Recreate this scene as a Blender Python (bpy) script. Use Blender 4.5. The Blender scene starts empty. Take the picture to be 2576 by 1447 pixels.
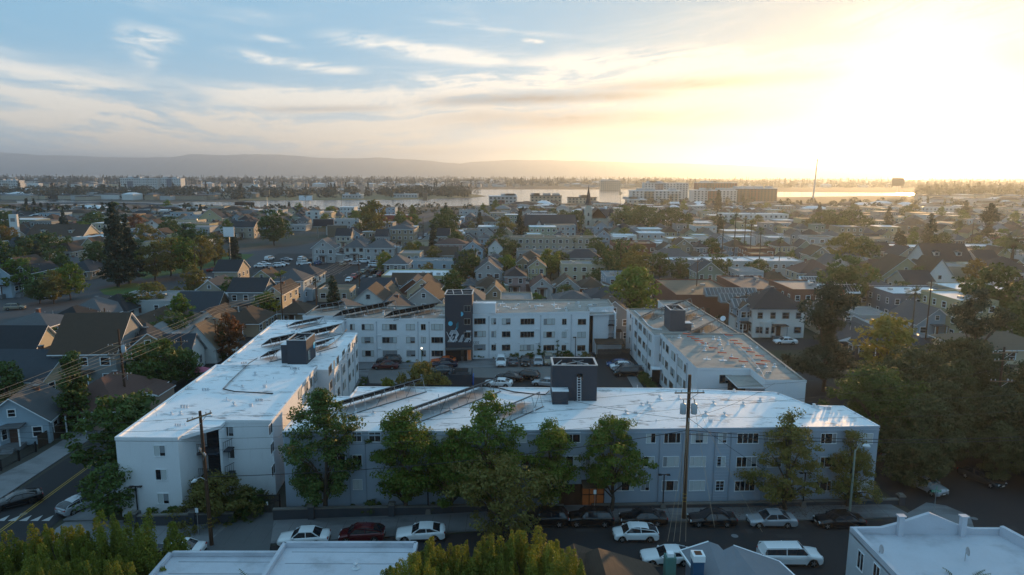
import bpy, math, random
import numpy as np
from mathutils import Vector, Matrix
R = math.radians
SC = bpy.context.scene
COL = SC.collection
rnd = random.Random(11)
# ---------------------------------------------------------------- camera
F, CX, CY, HC, ROLL = 1720.0, 1288.0, 723.5, 35.0, 0.0047
PITCH = math.atan((723.5 - 438) / F)
cd = bpy.data.cameras.new('camera'); cam = bpy.data.objects.new('camera', cd); COL.objects.link(cam)
cd.sensor_width = 36.0; cd.lens = 36.0 * F / 2576.0; cd.clip_start = 0.5; cd.clip_end = 80000
cam.location = (0, 0, HC)
cam.matrix_world = Matrix.Translation((0, 0, HC)) @ Matrix.Rotation(math.pi / 2 - PITCH, 4, 'X') @ Matrix.Rotation(ROLL, 4, 'Z')
SC.camera = cam
def ray(px, py):
    x = (px - CX) / F; y = -(py - CY) / F
    c, s = math.cos(ROLL), math.sin(ROLL)
    xr = x * c - y * s; yr = x * s + y * c
    cp, sp = math.cos(PITCH), math.sin(PITCH)
    return (xr, cp + yr * sp, -sp + yr * cp)
def G(px, py, z=0.0):
    d = ray(px, py); t = (z - HC) / d[2]; return Vector((d[0] * t, d[1] * t))
def K(ox, oy, s):
    return lambda x, y: ((ox + x / s) * 0.62891, (oy + y / s) * 0.62891)
# ---------------------------------------------------------------- light
SUN_AZ, SUN_EL = R(30.0), R(5.2)
sdir = Vector((math.sin(SUN_AZ) * math.cos(SUN_EL), math.cos(SUN_AZ) * math.cos(SUN_EL), math.sin(SUN_EL)))
sl = bpy.data.lights.new('sun', 'SUN'); sl.energy = 3.6; sl.angle = R(0.8); sl.color = (1.0, 0.57, 0.23)
so = bpy.data.objects.new('sun', sl); COL.objects.link(so)
so.rotation_euler = sdir.to_track_quat('Z', 'Y').to_euler()
SC.view_settings.view_transform = 'Standard'; SC.view_settings.look = 'None'
SC.view_settings.exposure = 1.0; SC.view_settings.gamma = 1.0
SC.view_settings.use_curve_mapping = False
SC.cycles.max_bounces = 5; SC.cycles.diffuse_bounces = 3; SC.cycles.glossy_bounces = 2
SC.cycles.transmission_bounces = 3; SC.cycles.transparent_max_bounces = 8; SC.cycles.volume_bounces = 0
SC.cycles.use_denoising = True
SC.cycles.caustics_reflective = False; SC.cycles.caustics_refractive = False
SC.cycles.sample_clamp_indirect = 4
W = bpy.data.worlds.new('World'); SC.world = W; W.use_nodes = True
class NX:
    """small expression wrapper for shader maths"""
    def __init__(s, nt, sock): s.nt, s.k = nt, sock
    def op(s, o, b=None, c=None, clamp=False):
        n = s.nt.nodes.new('ShaderNodeMath'); n.operation = o; n.use_clamp = clamp
        for i, v in enumerate((s, b, c)):
            if v is None: continue
            if isinstance(v, NX): s.nt.links.new(v.k, n.inputs[i])
            else: n.inputs[i].default_value = v
        return NX(s.nt, n.outputs[0])
    def __add__(s, b): return s.op('ADD', b)
    def __sub__(s, b): return s.op('SUBTRACT', b)
    def __mul__(s, b): return s.op('MULTIPLY', b)
    def __truediv__(s, b): return s.op('DIVIDE', b)
    def pw(s, b): return s.op('POWER', b)
    def ss(s, a, b):
        n = s.nt.nodes.new('ShaderNodeMapRange'); n.interpolation_type = 'SMOOTHSTEP'
        s.nt.links.new(s.k, n.inputs[0]); n.inputs[1].default_value = a; n.inputs[2].default_value = b
        return NX(s.nt, n.outputs[0])
def nnode(nt, t, **kw):
    n = nt.nodes.new(t)
    for k, v in kw.items(): setattr(n, k, v)
    return n
def mixc(nt, fac, a, b, mode='MIX'):
    n = nt.nodes.new('ShaderNodeMix'); n.data_type = 'RGBA'; n.blend_type = mode
    for i, v in ((0, fac), (6, a), (7, b)):
        if isinstance(v, NX): v = v.k
        if hasattr(v, 'links'): nt.links.new(v, n.inputs[i])
        elif i == 0: n.inputs[0].default_value = v
        else: n.inputs[i].default_value = (v[0], v[1], v[2], 1)
    return n.outputs[2]
def noise(nt, vec, scale, detail=3, rough=.5, dist=0):
    n = nt.nodes.new('ShaderNodeTexNoise'); n.inputs['Scale'].default_value = scale
    n.inputs['Detail'].default_value = detail; n.inputs['Roughness'].default_value = rough
    n.inputs['Distortion'].default_value = dist
    nt.links.new(vec, n.inputs['Vector']); return NX(nt, n.outputs[0])
def world():
    nt = W.node_tree; bg = nt.nodes['Background']
    sky = nnode(nt, 'ShaderNodeTexSky', sky_type='NISHITA', sun_disc=False)
    sky.sun_elevation = SUN_EL; sky.sun_rotation = SUN_AZ
    sky.altitude = 50; sky.air_density = 1.0; sky.dust_density = 0.6; sky.ozone_density = 2.0
    tc = nnode(nt, 'ShaderNodeTexCoord'); sep = nnode(nt, 'ShaderNodeSeparateXYZ')
    nt.links.new(tc.outputs['Generated'], sep.inputs[0])
    x, y, z = (NX(nt, sep.outputs[i]) for i in range(3))
    az = x.op('ARCTAN2', y); el = z.op('ARCSINE')
    dot = nnode(nt, 'ShaderNodeVectorMath', operation='DOT_PRODUCT'); nt.links.new(tc.outputs['Generated'], dot.inputs[0])
    dot.inputs[1].default_value = sdir
    d = NX(nt, dot.outputs['Value']).op('MAXIMUM', 0.0)
    def vec(a, b, c=0.0):
        n = nnode(nt, 'ShaderNodeCombineXYZ')
        for i, v in enumerate((a, b, c)):
            if isinstance(v, NX): nt.links.new(v.k, n.inputs[i])
            else: n.inputs[i].default_value = v
        return n.outputs[0]
    # stretched cirrus noise in azimuth / elevation, following a gentle curve across the sky
    s_ = el - (az + .25).pw(2.0) * .14
    wob = noise(nt, vec(az * 1.0, el * 1.6), 2.6, 4)
    n1 = noise(nt, vec(az * 1.6 + wob * .5, s_ * 11.0 + wob * .9, 1.0), 2.0, 8, .64, .3)
    n2 = noise(nt, vec(az * 4.0 + wob * 1.5, s_ * 34.0 + wob * 2.4, 5.0), 1.6, 8, .68, .35)
    n3 = noise(nt, vec(az * 9.0 + el * 8.0, el * 16.0 - az * 4.0 + wob * 3.0, 9.0), 1.6, 7, .7, .4)
    # bands: (px0,py0,px1,py1,half width px, strength) in the sky, tone 0 bright 1 grey
    bands = [(-150, 120, 620, 300, 34, .55), (560, 128, 920, 182, 13, .8), (280, 80, 460, 110, 26, .75), (330, 120, 400, 170, 22, .5),
             (640, 85, 760, 115, 9, .5), (820, 90, 1300, 165, 20, .85), (1000, 45, 1480, 95, 8, .35), (-100, 270, 900, 300, 46, .7),
             (500, 230, 1300, 245, 34, .8), (980, 205, 1700, 195, 22, .95), (-100, 370, 1200, 350, 30, .75), (1300, 175, 2300, 130, 42, 1.0),
             (1500, 220, 2700, 190, 50, .9), (-100, 210, 300, 260, 30, .5), (2100, 50, 2700, 0, 30, 1.0), (1200, 330, 2100, 345, 22, .8), (1310, 100, 1370, 106, 5, .8), (2250, 90, 2700, 70, 46, .9), (900, 300, 1600, 270, 30, .9), (200, 330, 1300, 300, 24, .8), (0,300,400,345,22,.8)]
    greys = [(1090, 258, 1700, 235, 13, .95), (1500, 225, 2260, 175, 15, .85), (2250, 165, 2700, 140, 20, .8), (1150, 305, 2150, 292, 24, .75),
             (1450, 345, 2000, 360, 16, .45), (650, 272, 1000, 270, 8, .4), (0, 395, 900, 405, 9, .3), (950, 385, 1600, 375, 10, .35)]
    def mask(bs):
        tot = None
        for (x0, y0, x1, y1, hw, st) in bs:
            a0, a1 = ray(x0, y0), ray(x1, y1)
            A0, A1 = math.atan2(a0[0], a0[1]), math.atan2(a1[0], a1[1])
            E0 = math.atan2(a0[2], math.hypot(a0[0], a0[1])); E1 = math.atan2(a1[2], math.hypot(a1[0], a1[1]))
            ca, ce = (A0 + A1) / 2, (E0 + E1) / 2; L = math.hypot(A1 - A0, E1 - E0) / 2; an = math.atan2(E1 - E0, A1 - A0); wd = hw / F
            da, de = az - ca, el - ce
            u = (da * math.cos(an) + de * math.sin(an)) / L
            v = (de * math.cos(an) - da * math.sin(an)) / wd
            q = u.pw(2.0).pw(2.0) + (v + (wob - .5) * 2.2).pw(2.0)
            m = (q * -0.9).op('EXPONENT') * st
            tot = m if tot is None else tot.op('MAXIMUM', m)
        return tot
    mb = mask(bands); mg = mask(greys)
    tex = n1.ss(.38, .62) * .38 + n2.ss(.40, .62) * .40 + n3.ss(.42, .64) * .22
    cover = ((mb.ss(.02, 1.0) * (tex.ss(.10, .74) * 1.25 + .06)) + (n1.ss(.46, .76) * n2.ss(.28, .72) * .45) + z.ss(.17, .02) * (tex * .5 + .30)).op('MINIMUM', 1.0)
    up = z.ss(-.01, .03)
    cover = cover * z.ss(0.0, .04)
    glow = d.pw(16.0); g2 = d.pw(60.0); g3 = d.pw(420.0)
    base = nnode(nt, 'ShaderNodeVectorMath', operation='SCALE'); nt.links.new(sky.outputs[0], base.inputs[0]); base.inputs['Scale'].default_value = SKY_S
    blue = mixc(nt, 1.0, base.outputs[0], SKY_TINT, 'MULTIPLY')
    blue = mixc(nt, 1.0, blue, mixc(nt, glow, SKY_LIFT, [q * .5 for q in SKY_LIFT]), 'ADD')
    # brighter veil of cirrostratus near the sun side of the sky
    ccol = mixc(nt, glow, (.50, .50, .475), (.40, .365, .31))
    ccol = mixc(nt, z.ss(.0, .16), mixc(nt, glow, (.45, .395, .32), (.34, .275, .20)), ccol)
    c1 = mixc(nt, cover, blue, ccol)
    gcol = mixc(nt, glow, (.115, .115, .125), (.10, .085, .07))
    gm = (mg * (tex * .9 + .5)).op('MINIMUM', 1.0) * (g2 * -.85 + 1.0)
    c2 = mixc(nt, gm, c1, gcol)
    def addg(c, f, col, k):
        n = nnode(nt, 'ShaderNodeVectorMath', operation='SCALE'); n.inputs[0].default_value = [q * k for q in col]; nt.links.new(f.k, n.inputs['Scale'])
        m = nnode(nt, 'ShaderNodeVectorMath', operation='ADD'); nt.links.new(c, m.inputs[0]); nt.links.new(n.outputs[0], m.inputs[1]); return m.outputs[0]
    c3 = addg(c2, glow, (1.0, .84, .60), .0); c3 = addg(c3, g2, (1.0, .86, .62), .04); c3 = addg(c3, g3, (1.0, .88, .66), .55)
    low = (el * -14.0).op('EXPONENT') * d.pw(5.0) * up
    c3 = addg(c3, low, (1.0, .66, .36), .08)
    nt.links.new(c3, bg.inputs[0]); bg.inputs[1].default_value = 1.0
SKY_S = 0.010; SKY_TINT = (1.0, 1.0, 1.0); SKY_LIFT = (.128, .250, .355)
world()
# ---------------------------------------------------------------- materials
MATS = {}
def mat(name, col, rough=.8, var=.14, sc=.6, metal=0.0, spec=.35, col2=None, sc2=(1, 1, 1), thr=(.5, .62), bump=0.0, rand=0.0, trans=0.0, emit=None, es=0.0, lines=None):
    if name in MATS: return MATS[name]
    m = bpy.data.materials.new(name); m.use_nodes = True; nt = m.node_tree; b = nt.nodes['Principled BSDF']
    b.inputs['Roughness'].default_value = rough; b.inputs['Metallic'].default_value = metal; b.inputs['Specular IOR Level'].default_value = spec
    tc = nnode(nt, 'ShaderNodeTexCoord'); o = tc.outputs['Object']
    c = (*col, 1)
    base = None
    if var > 0:
        n = noise(nt, o, sc, 4, .6); n2 = noise(nt, o, sc * 7.3, 3, .6)
        f = (n * .65 + n2 * .35 - .5) * (2 * var) + 1.0
        if rand > 0:
            oi = nnode(nt, 'ShaderNodeObjectInfo'); f = f * ((NX(nt, oi.outputs['Random']) - .5) * (2 * rand) + 1.0)
        sv = nnode(nt, 'ShaderNodeVectorMath', operation='SCALE'); sv.inputs[0].default_value = col; nt.links.new(f.k, sv.inputs['Scale']); base = sv.outputs[0]
    if col2 is not None:
        mp = nnode(nt, 'ShaderNodeMapping'); mp.inputs['Scale'].default_value = sc2; nt.links.new(o, mp.inputs['Vector'])
        k = noise(nt, mp.outputs[0], 1.0, 6, .65).ss(*thr)
        base = mixc(nt, k, base if base is not None else col, col2)
    if lines is not None:   # courses of siding, shingle or board: (axis scale, strength)
        sp = nnode(nt, 'ShaderNodeSeparateXYZ'); nt.links.new(o, sp.inputs[0])
        fr = (NX(nt, sp.outputs[2]) * lines[0]).op('FRACT').ss(0.0, .25) * lines[1] + (1 - lines[1])
        sv = nnode(nt, 'ShaderNodeVectorMath', operation='SCALE'); nt.links.new(base, sv.inputs[0]); nt.links.new(fr.k, sv.inputs['Scale']); base = sv.outputs[0]
    if base is not None: nt.links.new(base, b.inputs['Base Color'])
    else: b.inputs['Base Color'].default_value = c
    if bump > 0:
        bp = nnode(nt, 'ShaderNodeBump'); bp.inputs['Strength'].default_value = bump; bp.inputs['Distance'].default_value = .05
        nt.links.new(noise(nt, o, 9, 4).k, bp.inputs['Height']); nt.links.new(bp.outputs[0], b.inputs['Normal'])
    if trans > 0:
        t = nnode(nt, 'ShaderNodeBsdfTranslucent'); mx = nnode(nt, 'ShaderNodeMixShader'); mx.inputs[0].default_value = trans
        if base is not None:
            nt.links.new(mixc(nt, 1.0, base, (1.5, 1.35, .5), 'MULTIPLY'), t.inputs[0])
        out = nt.nodes['Material Output']; nt.links.new(b.outputs[0], mx.inputs[1]); nt.links.new(t.outputs[0], mx.inputs[2]); nt.links.new(mx.outputs[0], out.inputs['Surface'])
    if emit: b.inputs['Emission Color'].default_value = (*emit, 1); b.inputs['Emission Strength'].default_value = es
    MATS[name] = m; return m
# ---------------------------------------------------------------- mesh building
class MB:
    def __init__(s): s.v = []; s.f = []; s.mi = []; s.ms = []; s.sm = []
    def m(s, mt):
        if mt not in s.ms: s.ms.append(mt)
        return s.ms.index(mt)
    def poly(s, pts, mt, smooth=False):
        n = len(s.v); s.v += [tuple(p) for p in pts]; s.f.append(tuple(range(n, n + len(pts)))); s.mi.append(s.m(mt)); s.sm.append(smooth)
    def faces(s, vs, fs, mt, smooth=False):
        n = len(s.v); s.v += [tuple(p) for p in vs]; k = s.m(mt)
        for f in fs: s.f.append(tuple(n + i for i in f)); s.mi.append(k); s.sm.append(smooth)
    def box(s, c, d, mt, rz=0.0, top=None):
        hx, hy, hz = d[0] / 2, d[1] / 2, d[2] / 2; cs, sn = math.cos(rz), math.sin(rz)
        vs = []
        for z in (-hz, hz):
            k = 1 if (z < 0 or top is None) else top
            for x, y in ((-hx, -hy), (hx, -hy), (hx, hy), (-hx, hy)):
                x *= k; y *= k
                vs.append((c[0] + x * cs - y * sn, c[1] + x * sn + y * cs, c[2] + z))
        s.faces(vs, [(0, 3, 2, 1), (4, 5, 6, 7), (0, 1, 5, 4), (1, 2, 6, 5), (2, 3, 7, 6), (3, 0, 4, 7)], mt)
    def bar(s, a, b, t, mt, t2=None):   # square bar between two points
        a, b = Vector(a), Vector(b); d = (b - a).normalized(); u = d.cross(Vector((0, 0, 1)))
        if u.length < 1e-3: u = Vector((1, 0, 0))
        u.normalize(); w = u.cross(d); h = t / 2; h2 = (t2 or t) / 2
        vs = [a + u * i * h + w * j * h2 for i, j in ((-1, -1), (1, -1), (1, 1), (-1, 1))] + [b + u * i * h + w * j * h2 for i, j in ((-1, -1), (1, -1), (1, 1), (-1, 1))]
        s.faces(vs, [(0, 3, 2, 1), (4, 5, 6, 7), (0, 1, 5, 4), (1, 2, 6, 5), (2, 3, 7, 6), (3, 0, 4, 7)], mt)
    def tube(s, pts, rad, mt, n=6, cap=True):
        rs = rad if isinstance(rad, (list, tuple)) else [rad] * len(pts)
        P = [Vector(p) for p in pts]; vs = []
        for i, p in enumerate(P):
            d = (P[min(i + 1, len(P) - 1)] - P[max(i - 1, 0)]).normalized()
            u = d.cross(Vector((0, 0, 1)))
            if u.length < 1e-2: u = Vector((1, 0, 0))
            u.normalize(); w = u.cross(d)
            for k in range(n):
                a = 2 * math.pi * k / n; vs.append(p + (u * math.cos(a) + w * math.sin(a)) * rs[i])
        fs = []
        for i in range(len(P) - 1):
            for k in range(n):
                k2 = (k + 1) % n; fs.append((i * n + k, i * n + k2, (i + 1) * n + k2, (i + 1) * n + k))
        s.faces(vs, fs, mt, n > 4)
        if cap: s.faces([vs[i] for i in range(n)] + [vs[-n + i] for i in range(n)], [tuple(range(n))[::-1], tuple(range(n, 2 * n))], mt)
    def lathe(s, c, prof, mt, n=12, smooth=True):   # prof: (radius, z)
        vs = []; 
        for r_, z in prof:
            for k in range(n):
                a = 2 * math.pi * k / n; vs.append((c[0] + r_ * math.cos(a), c[1] + r_ * math.sin(a), c[2] + z))
        fs = [(i * n + k, i * n + (k + 1) % n, (i + 1) * n + (k + 1) % n, (i + 1) * n + k) for i in range(len(prof) - 1) for k in range(n)]
        s.faces(vs, fs, mt, smooth)
        s.faces([vs[-n + i] for i in range(n)], [tuple(range(n))], mt)
    def prism(s, pts, z0, z1, mt, mtop=None, flip=False):   # footprint counter-clockwise
        n = len(pts); z0s = z0 if isinstance(z0, (list, tuple)) else [z0] * n; z1s = z1 if isinstance(z1, (list, tuple)) else [z1] * n
        vs = [(p[0], p[1], z) for p, z in zip(pts, z0s)] + [(p[0], p[1], z) for p, z in zip(pts, z1s)]
        s.faces(vs, [(i, (i + 1) % n, n + (i + 1) % n, n + i) for i in range(n)], mt)
        s.faces(vs, [tuple(range(n, 2 * n))], mtop or mt); s.faces(vs, [tuple(range(n))[::-1]], mt)
    def build(s, name, parent=None, loc=None, rz=0.0):
        me = bpy.data.meshes.new(name); me.from_pydata(s.v, [], s.f)
        for m_ in s.ms: me.materials.append(m_)
        me.polygons.foreach_set('material_index', s.mi); me.polygons.foreach_set('use_smooth', s.sm); me.update()
        return link(name, me, parent, loc, rz)
def link(name, me, parent=None, loc=None, rz=0.0):
    o = bpy.data.objects.new(name, me); COL.objects.link(o)
    if parent is not None: o.parent = parent; KIDS.setdefault(parent.name, []).append(o)
    if loc is not None: o.location = (loc[0], loc[1], loc[2] if len(loc) > 2 else 0.0)
    if rz: o.rotation_euler = (0, 0, rz)
    return o
KIDS = {}
def tag(o, label=None, cat=None, group=None, kind=None):
    if label: o['label'] = label
    if cat: o['category'] = cat
    if group: o['group'] = group
    if kind: o['kind'] = kind
    return o
def thing(name, label, cat, loc=(0, 0, 0), rz=0.0, group=None):
    o = link(name, None, None, loc if len(loc) > 2 else (loc[0], loc[1], 0.0), rz); o.empty_display_size = .3
    return tag(o, label, cat, group)
def dup(o, parent=None, loc=None, rz=None, label=None, group=None, sc=None):
    c = o.copy(); COL.objects.link(c)
    if parent is not None: c.parent = parent; KIDS.setdefault(parent.name, []).append(c)
    if loc is not None: c.location = (loc[0], loc[1], loc[2] if len(loc) > 2 else 0.0)
    if rz is not None: c.rotation_euler = (0, 0, rz)
    if sc is not None: c.scale = sc if hasattr(sc, '__len__') else (sc, sc, sc)
    if label: c['label'] = label
    if group: c['group'] = group
    for k in KIDS.get(o.name, []): dup(k, c)
    return c
def struct(name, mb, loc=None):
    return tag(mb.build(name, None, loc), kind='structure')
USED = {}
def ulabel(lb):   # remembers labels so the closing pass can tell repeats apart
    return lb
# palette
WHITE = mat('white_wall_paint', (.72, .735, .76), .75, .07, .5, col2=(.50, .51, .525), sc2=(.9, .9, .16), thr=(.54, .90), bump=.15)
FRONTW = mat('pale_blue_grey_paint', (.34, .40, .475), .75, .08, .5, col2=(.25, .29, .34), sc2=(.9, .9, .14), thr=(.55, .90), bump=.15)
ROOFW = mat('white_roof_coating', (.80, .81, .83), .55, .12, .8, col2=(.20, .20, .21), sc2=(.42, .95, 1), thr=(.53, .72), bump=.5)
ROOFG = mat('weathered_grey_roofing', (.30, .285, .26), .85, .25, .5, col2=(.17, .165, .16), sc2=(.35, .8, 1), thr=(.44, .74), bump=.5)
TRIMW = mat('white_trim', (.78, .80, .82), .6, .05)
DARKG = mat('charcoal_stucco', (.045, .052, .066), .85, .15, 2.0, bump=.3)
GLASS = mat('window_glass', (.012, .016, .022), .06, 0, spec=.8)
GLASS2 = mat('dim_window_glass', (.05, .055, .06), .12, .3, 2.0, spec=.6)
CURT = mat('pale_curtain', (.50, .53, .53), .9, .15, 3.0)
BLIND = mat('grey_blind', (.24, .26, .28), .9, .15, 3.0)
FRAME = mat('window_frame_metal', (.38, .36, .32), .5, .05)
METAL = mat('galvanised_metal', (.45, .46, .47), .35, .1, 2, metal=.7)
BLACK = mat('black_metal', (.015, .015, .017), .5, .1)
WOODP = mat('creosoted_wood', (.075, .038, .022), .85, .3, 3.0)
WOODL = mat('weathered_wood', (.22, .15, .09), .85, .3, 3.0)
PANELB = mat('solar_panel_back', (.006, .006, .007), .95, .1, 2, spec=.05)
RACKM = mat('rack_metal', (.16, .16, .165), .6, .1, 2, metal=.3)
PANEL = mat('solar_panel_black', (.010, .010, .013), .25, .1, 2, spec=.4)
# ---------------------------------------------------------------- setting
GROUND = mat('town_ground', (.050, .048, .040), .95, .25, .05, col2=(.030, .040, .018), sc2=(.03, .03, .03), thr=(.45, .6))
ASPH = mat('asphalt', (.022, .023, .026), .9, .18, .3, bump=.3)
ASPH2 = mat('old_asphalt', (.058, .060, .065), .9, .2, .2, bump=.3)
CONC = mat('pavement_concrete', (.19, .195, .205), .85, .18, .7, col2=(.12, .125, .13), sc2=(.12, .3, .25), thr=(.45, .62), bump=.2)
GRASS = mat('park_grass', (.055, .095, .018), .95, .3, .4)
DRYG = mat('dry_grass', (.16, .13, .055), .95, .3, .3)
PAINT = mat('road_paint_white', (.36, .36, .36), .7, .1)
PAINTY = mat('road_paint_yellow', (.32, .21, .03), .7, .1)
SOIL = mat('dark_soil', (.035, .028, .02), .95, .3, 2)
b = MB(); S = 29000.0
b.poly([(-S, -200, -.02), (S, -200, -.02), (S, S, -.02), (-S, S, -.02)], GROUND); struct('ground', b)
WATER = bpy.data.materials.new('bay_water'); WATER.use_nodes = True
_n = WATER.node_tree; _b = _n.nodes['Principled BSDF']; _b.inputs['Base Color'].default_value = (.02, .035, .05, 1); _b.inputs['Roughness'].default_value = .12; _b.inputs['Specular IOR Level'].default_value = .6
_t = nnode(_n, 'ShaderNodeTexCoord'); _m = nnode(_n, 'ShaderNodeMapping'); _m.inputs['Scale'].default_value = (.05, .16, 1); _n.links.new(_t.outputs['Object'], _m.inputs[0])
_k = noise(_n, _m.outputs[0], 1.0, 5, .6); _p = nnode(_n, 'ShaderNodeBump'); _p.inputs['Strength'].default_value = .5; _p.inputs['Distance'].default_value = 1.0; _n.links.new(_k.k, _p.inputs['Height']); _n.links.new(_p.outputs[0], _b.inputs['Normal'])
def sheet(name, pts, mt, z, kind='structure'):
    b = MB(); b.poly([(p[0], p[1], z) for p in pts], mt); return tag(b.build(name), kind=kind)
def pxsheet(name, pp, mt, z): return sheet(name, [G(*p) for p in pp], mt, z)
pxsheet('channel_water', [(590, 532), (900, 525), (1240, 516), (1600, 512), (1640, 500), (1900, 497), (2290, 492), (2320, 486), (1950, 483), (1600, 477), (1190, 477), (1150, 489), (900, 501), (680, 505), (590, 508)], WATER, .05)
pxsheet('creek_water', [(45, 512), (130, 515), (230, 516), (250, 508), (150, 503), (40, 505)], WATER, .05)
pxsheet('slough_water', [(440, 514), (560, 517), (640, 517), (640, 509), (470, 508)], WATER, .05)
sheet('bay_water', [(-28000, 5000), (900, 4600), (2200, 7000), (20000, 9000), (20000, 28000), (-28000, 28000)], WATER, .05)
# streets: (name, [(x,y)...] quad) all in metres
def road(name, x0, y0, x1, y1, mt=ASPH2, z=.02): return sheet(name, [(x0, y0), (x1, y0), (x1, y1), (x0, y1)], mt, z)
# the front street (slightly climbing to the right in the photo, level here)
fs0, fs1 = 56.5, 64.0
sheet('front_street', [(-46, 52.5), (60, 55.5), (60, 66.0), (34, 65.3), (10, 64.6), (-20, 60.4), (-46, 57.5)], ASPH, .02)
sheet('side_street', [(-60, 20), (-46, 20), (-45.8, 60), (-46.3, 80), (-48, 140), (-50, 215), (-44, 460), (-40, 700), (-50, 700), (-55, 460), (-60, 215), (-57, 140), (-55, 80), (-54.5, 60)], ASPH, .024)
sheet('corner_street', [(44, 40), (62, 40), (62, 84), (48, 139), (42, 139), (40.5, 84), (42.5, 66)], ASPH, .016)
sheet('cross_street', [(42, 134), (220, 146), (220, 156), (42, 143)], ASPH, .028)
sheet('middle_street', [(35, 134), (43.5, 134), (44, 215), (47, 700), (39, 700), (35.5, 215)], ASPH, .032)
sheet('back_street', [(-300, 198), (320, 198), (320, 207), (-300, 207)], ASPH, .036)
for i, yy in enumerate((300, 402, 520, 640)):
    road('far_street', -420, yy, 460, yy + 9, ASPH2, .03 + .004 * i)
for i, xx in enumerate((130, 222, 318)):
    road('avenue', xx, 100, xx + 9, 700, ASPH2, .05 + .004 * i)
sheet('boulevard', [(-140, 110), (-103, 110), (-98, 215), (-84, 330), (-60, 520), (-72, 520), (-104, 330), (-136, 300), (-142, 215)], ASPH2, .064)
sheet('boulevard_far', [(-104, 330), (-92, 330), (-60, 640), (-72, 640)], ASPH2, .068)
sheet('median_grass', [G(365, 703), (G(365, 703) + G(600, 655)) / 2 + Vector((2, -2)), G(610, 660), G(640, 640), G(560, 640), G(420, 655), G(330, 690)], GRASS, .09)
sheet('verge_grass', [G(20, 845), G(215, 775), G(385, 748), G(395, 765), G(240, 800), G(110, 860), G(20, 890), G(-60, 905)], DRYG, .09)
pxsheet('traffic_island_grass', [(250, 730), (330, 712), (400, 722), (420, 738), (330, 748), (262, 742)], GRASS, .11)
sheet('parking_lot', [G(610, 690), G(905, 700), G(985, 668), G(900, 640), G(700, 638)], ASPH, .07)
sheet('courtyard', [(-26, 82), (36, 80), (24, 135), (-31, 126)], ASPH, .04)
# pavements with a real step
def slab(name, pts, mt, z0, z1):
    b = MB(); b.prism(pts, z0, z1, mt); return struct(name, b)
slab('front_pavement', [(-45.5, 57.8), (-20, 60.7), (10, 64.9), (34, 65.6), (41.8, 66.3), (40.3, 70.4), (34, 69.2), (10, 69.0), (-20, 66.2), (-45.0, 64.2)], CONC, 0, .13)
slab('side_pavement', [(-45.5, 64.6), (-42.5, 64.6), (-43.5, 140), (-47.4, 140), (-45.8, 80)], CONC, 0, .128)
slab('left_pavement', [(-60, 58), (-55, 60), (-55.6, 80), (-57.5, 140), (-60.5, 140), (-59, 80), (-61.5, 58)], CONC, 0, .13)
slab('courtyard_path', [(-30.5, 123.6), (-8, 124.0), (-7.6, 125.9), (15, 129.6), (17, 132), (-31, 125.2)], CONC, .0, .15)
slab('courtyard_kerb', [(-31, 119.4), (-8, 120.6), (16, 124.2), (15.6, 129.5), (-7.6, 125.8), (-8, 123.9), (-30.6, 123.5)], CONC, 0, .12)
slab('courtyard_walk', [(-24.5, 84), (-21.8, 84), (-25.6, 119), (-28.0, 119)], CONC, 0, .10)
slab('garage_walk', [(20.3, 84), (22.4, 84), (21.8, 118), (20.2, 118)], CONC, 0, .10)
slab('courtyard_concrete', [G(930, 965), G(1090, 968), G(1120, 905), G(915, 905)], mat('worn_concrete', (.15, .15, .15), .9, .25, .4), .041, .053)
slab('concrete_apron', [G(1175, 950), G(1450, 955), G(1450, 920), G(1180, 917)], mat('worn_concrete', (.15, .15, .15), .9, .25, .4), .041, .055)
slab('corner_pavement', [G(2280, 1295), G(2330, 1267), G(2380, 1275), G(2440, 1300), G(2450, 1330), G(2300, 1345)], CONC, 0, .132)
for q in range(3):   # driveway apron and panels of older paving
    pass
# markings
b = MB()
def mark(x0, y0, x1, y1, w, z, mt):
    a, c = Vector((x0, y0)), Vector((x1, y1)); d = (c - a).normalized(); n = Vector((-d.y, d.x)) * w / 2
    b.poly([(*(a - n), z), (*(c - n), z), (*(c + n), z), (*(a + n), z)], mt)
mark(-49.6, 45, -50.9, 82, .12, .029, PAINTY); mark(-49.9, 45, -51.2, 82, .12, .029, PAINTY); mark(-50.9, 84, -53, 128, .12, .029, PAINTY)
for i in range(6):
    p = G(12 + 28 * i - 30, 1305); b.poly([(p.x - .4, p.y - .5, .0296), (p.x + .4, p.y - .5, .0296), (p.x + .1, p.y + .7, .0296)], PAINT)
for yc, xs in ((196, (-59, -47)), (209.5, (-59, -47)), (196, (35, 44)), (209.5, (36, 45)), (133, (-57, -49))):
    x = xs[0]
    while x < xs[1]: b.poly([(x, yc - 1.4, .045), (x + .55, yc - 1.4, .045), (x + .55, yc + 1.4, .045), (x, yc + 1.4, .045)], PAINT); x += 1.25
for y in (199, 206): pass
for i in range(7):  # bays by the back building
    x = -6.2 + 2.62 * i; mark(x, 119.4, x + .05, 124.6, .1, .052, PAINT)
for i in range(6):
    y = 88.5 + 2.7 * i; mark(14.0, y, 19.4, y, .1, .052, PAINT)
for i in range(5):
    y = 96.5 + 2.7 * i; mark(-14.5, y, -9.5, y, .1, .052, PAINT)
mark(-9.5, 96, -9.2, 108, .1, .052, PAINT); mark(3, 100.5, 8.5, 101.5, .1, .052, PAINT); mark(3, 103.5, 8.5, 100, .1, .052, PAINT)
for i in range(24): mark(-100 + 3 * i, 232 + 6 * (i % 2), -100 + 3 * i, 237 + 6 * (i % 2), .1, .076, PAINT)
tag(b.build('road_markings'), kind='structure')
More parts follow.
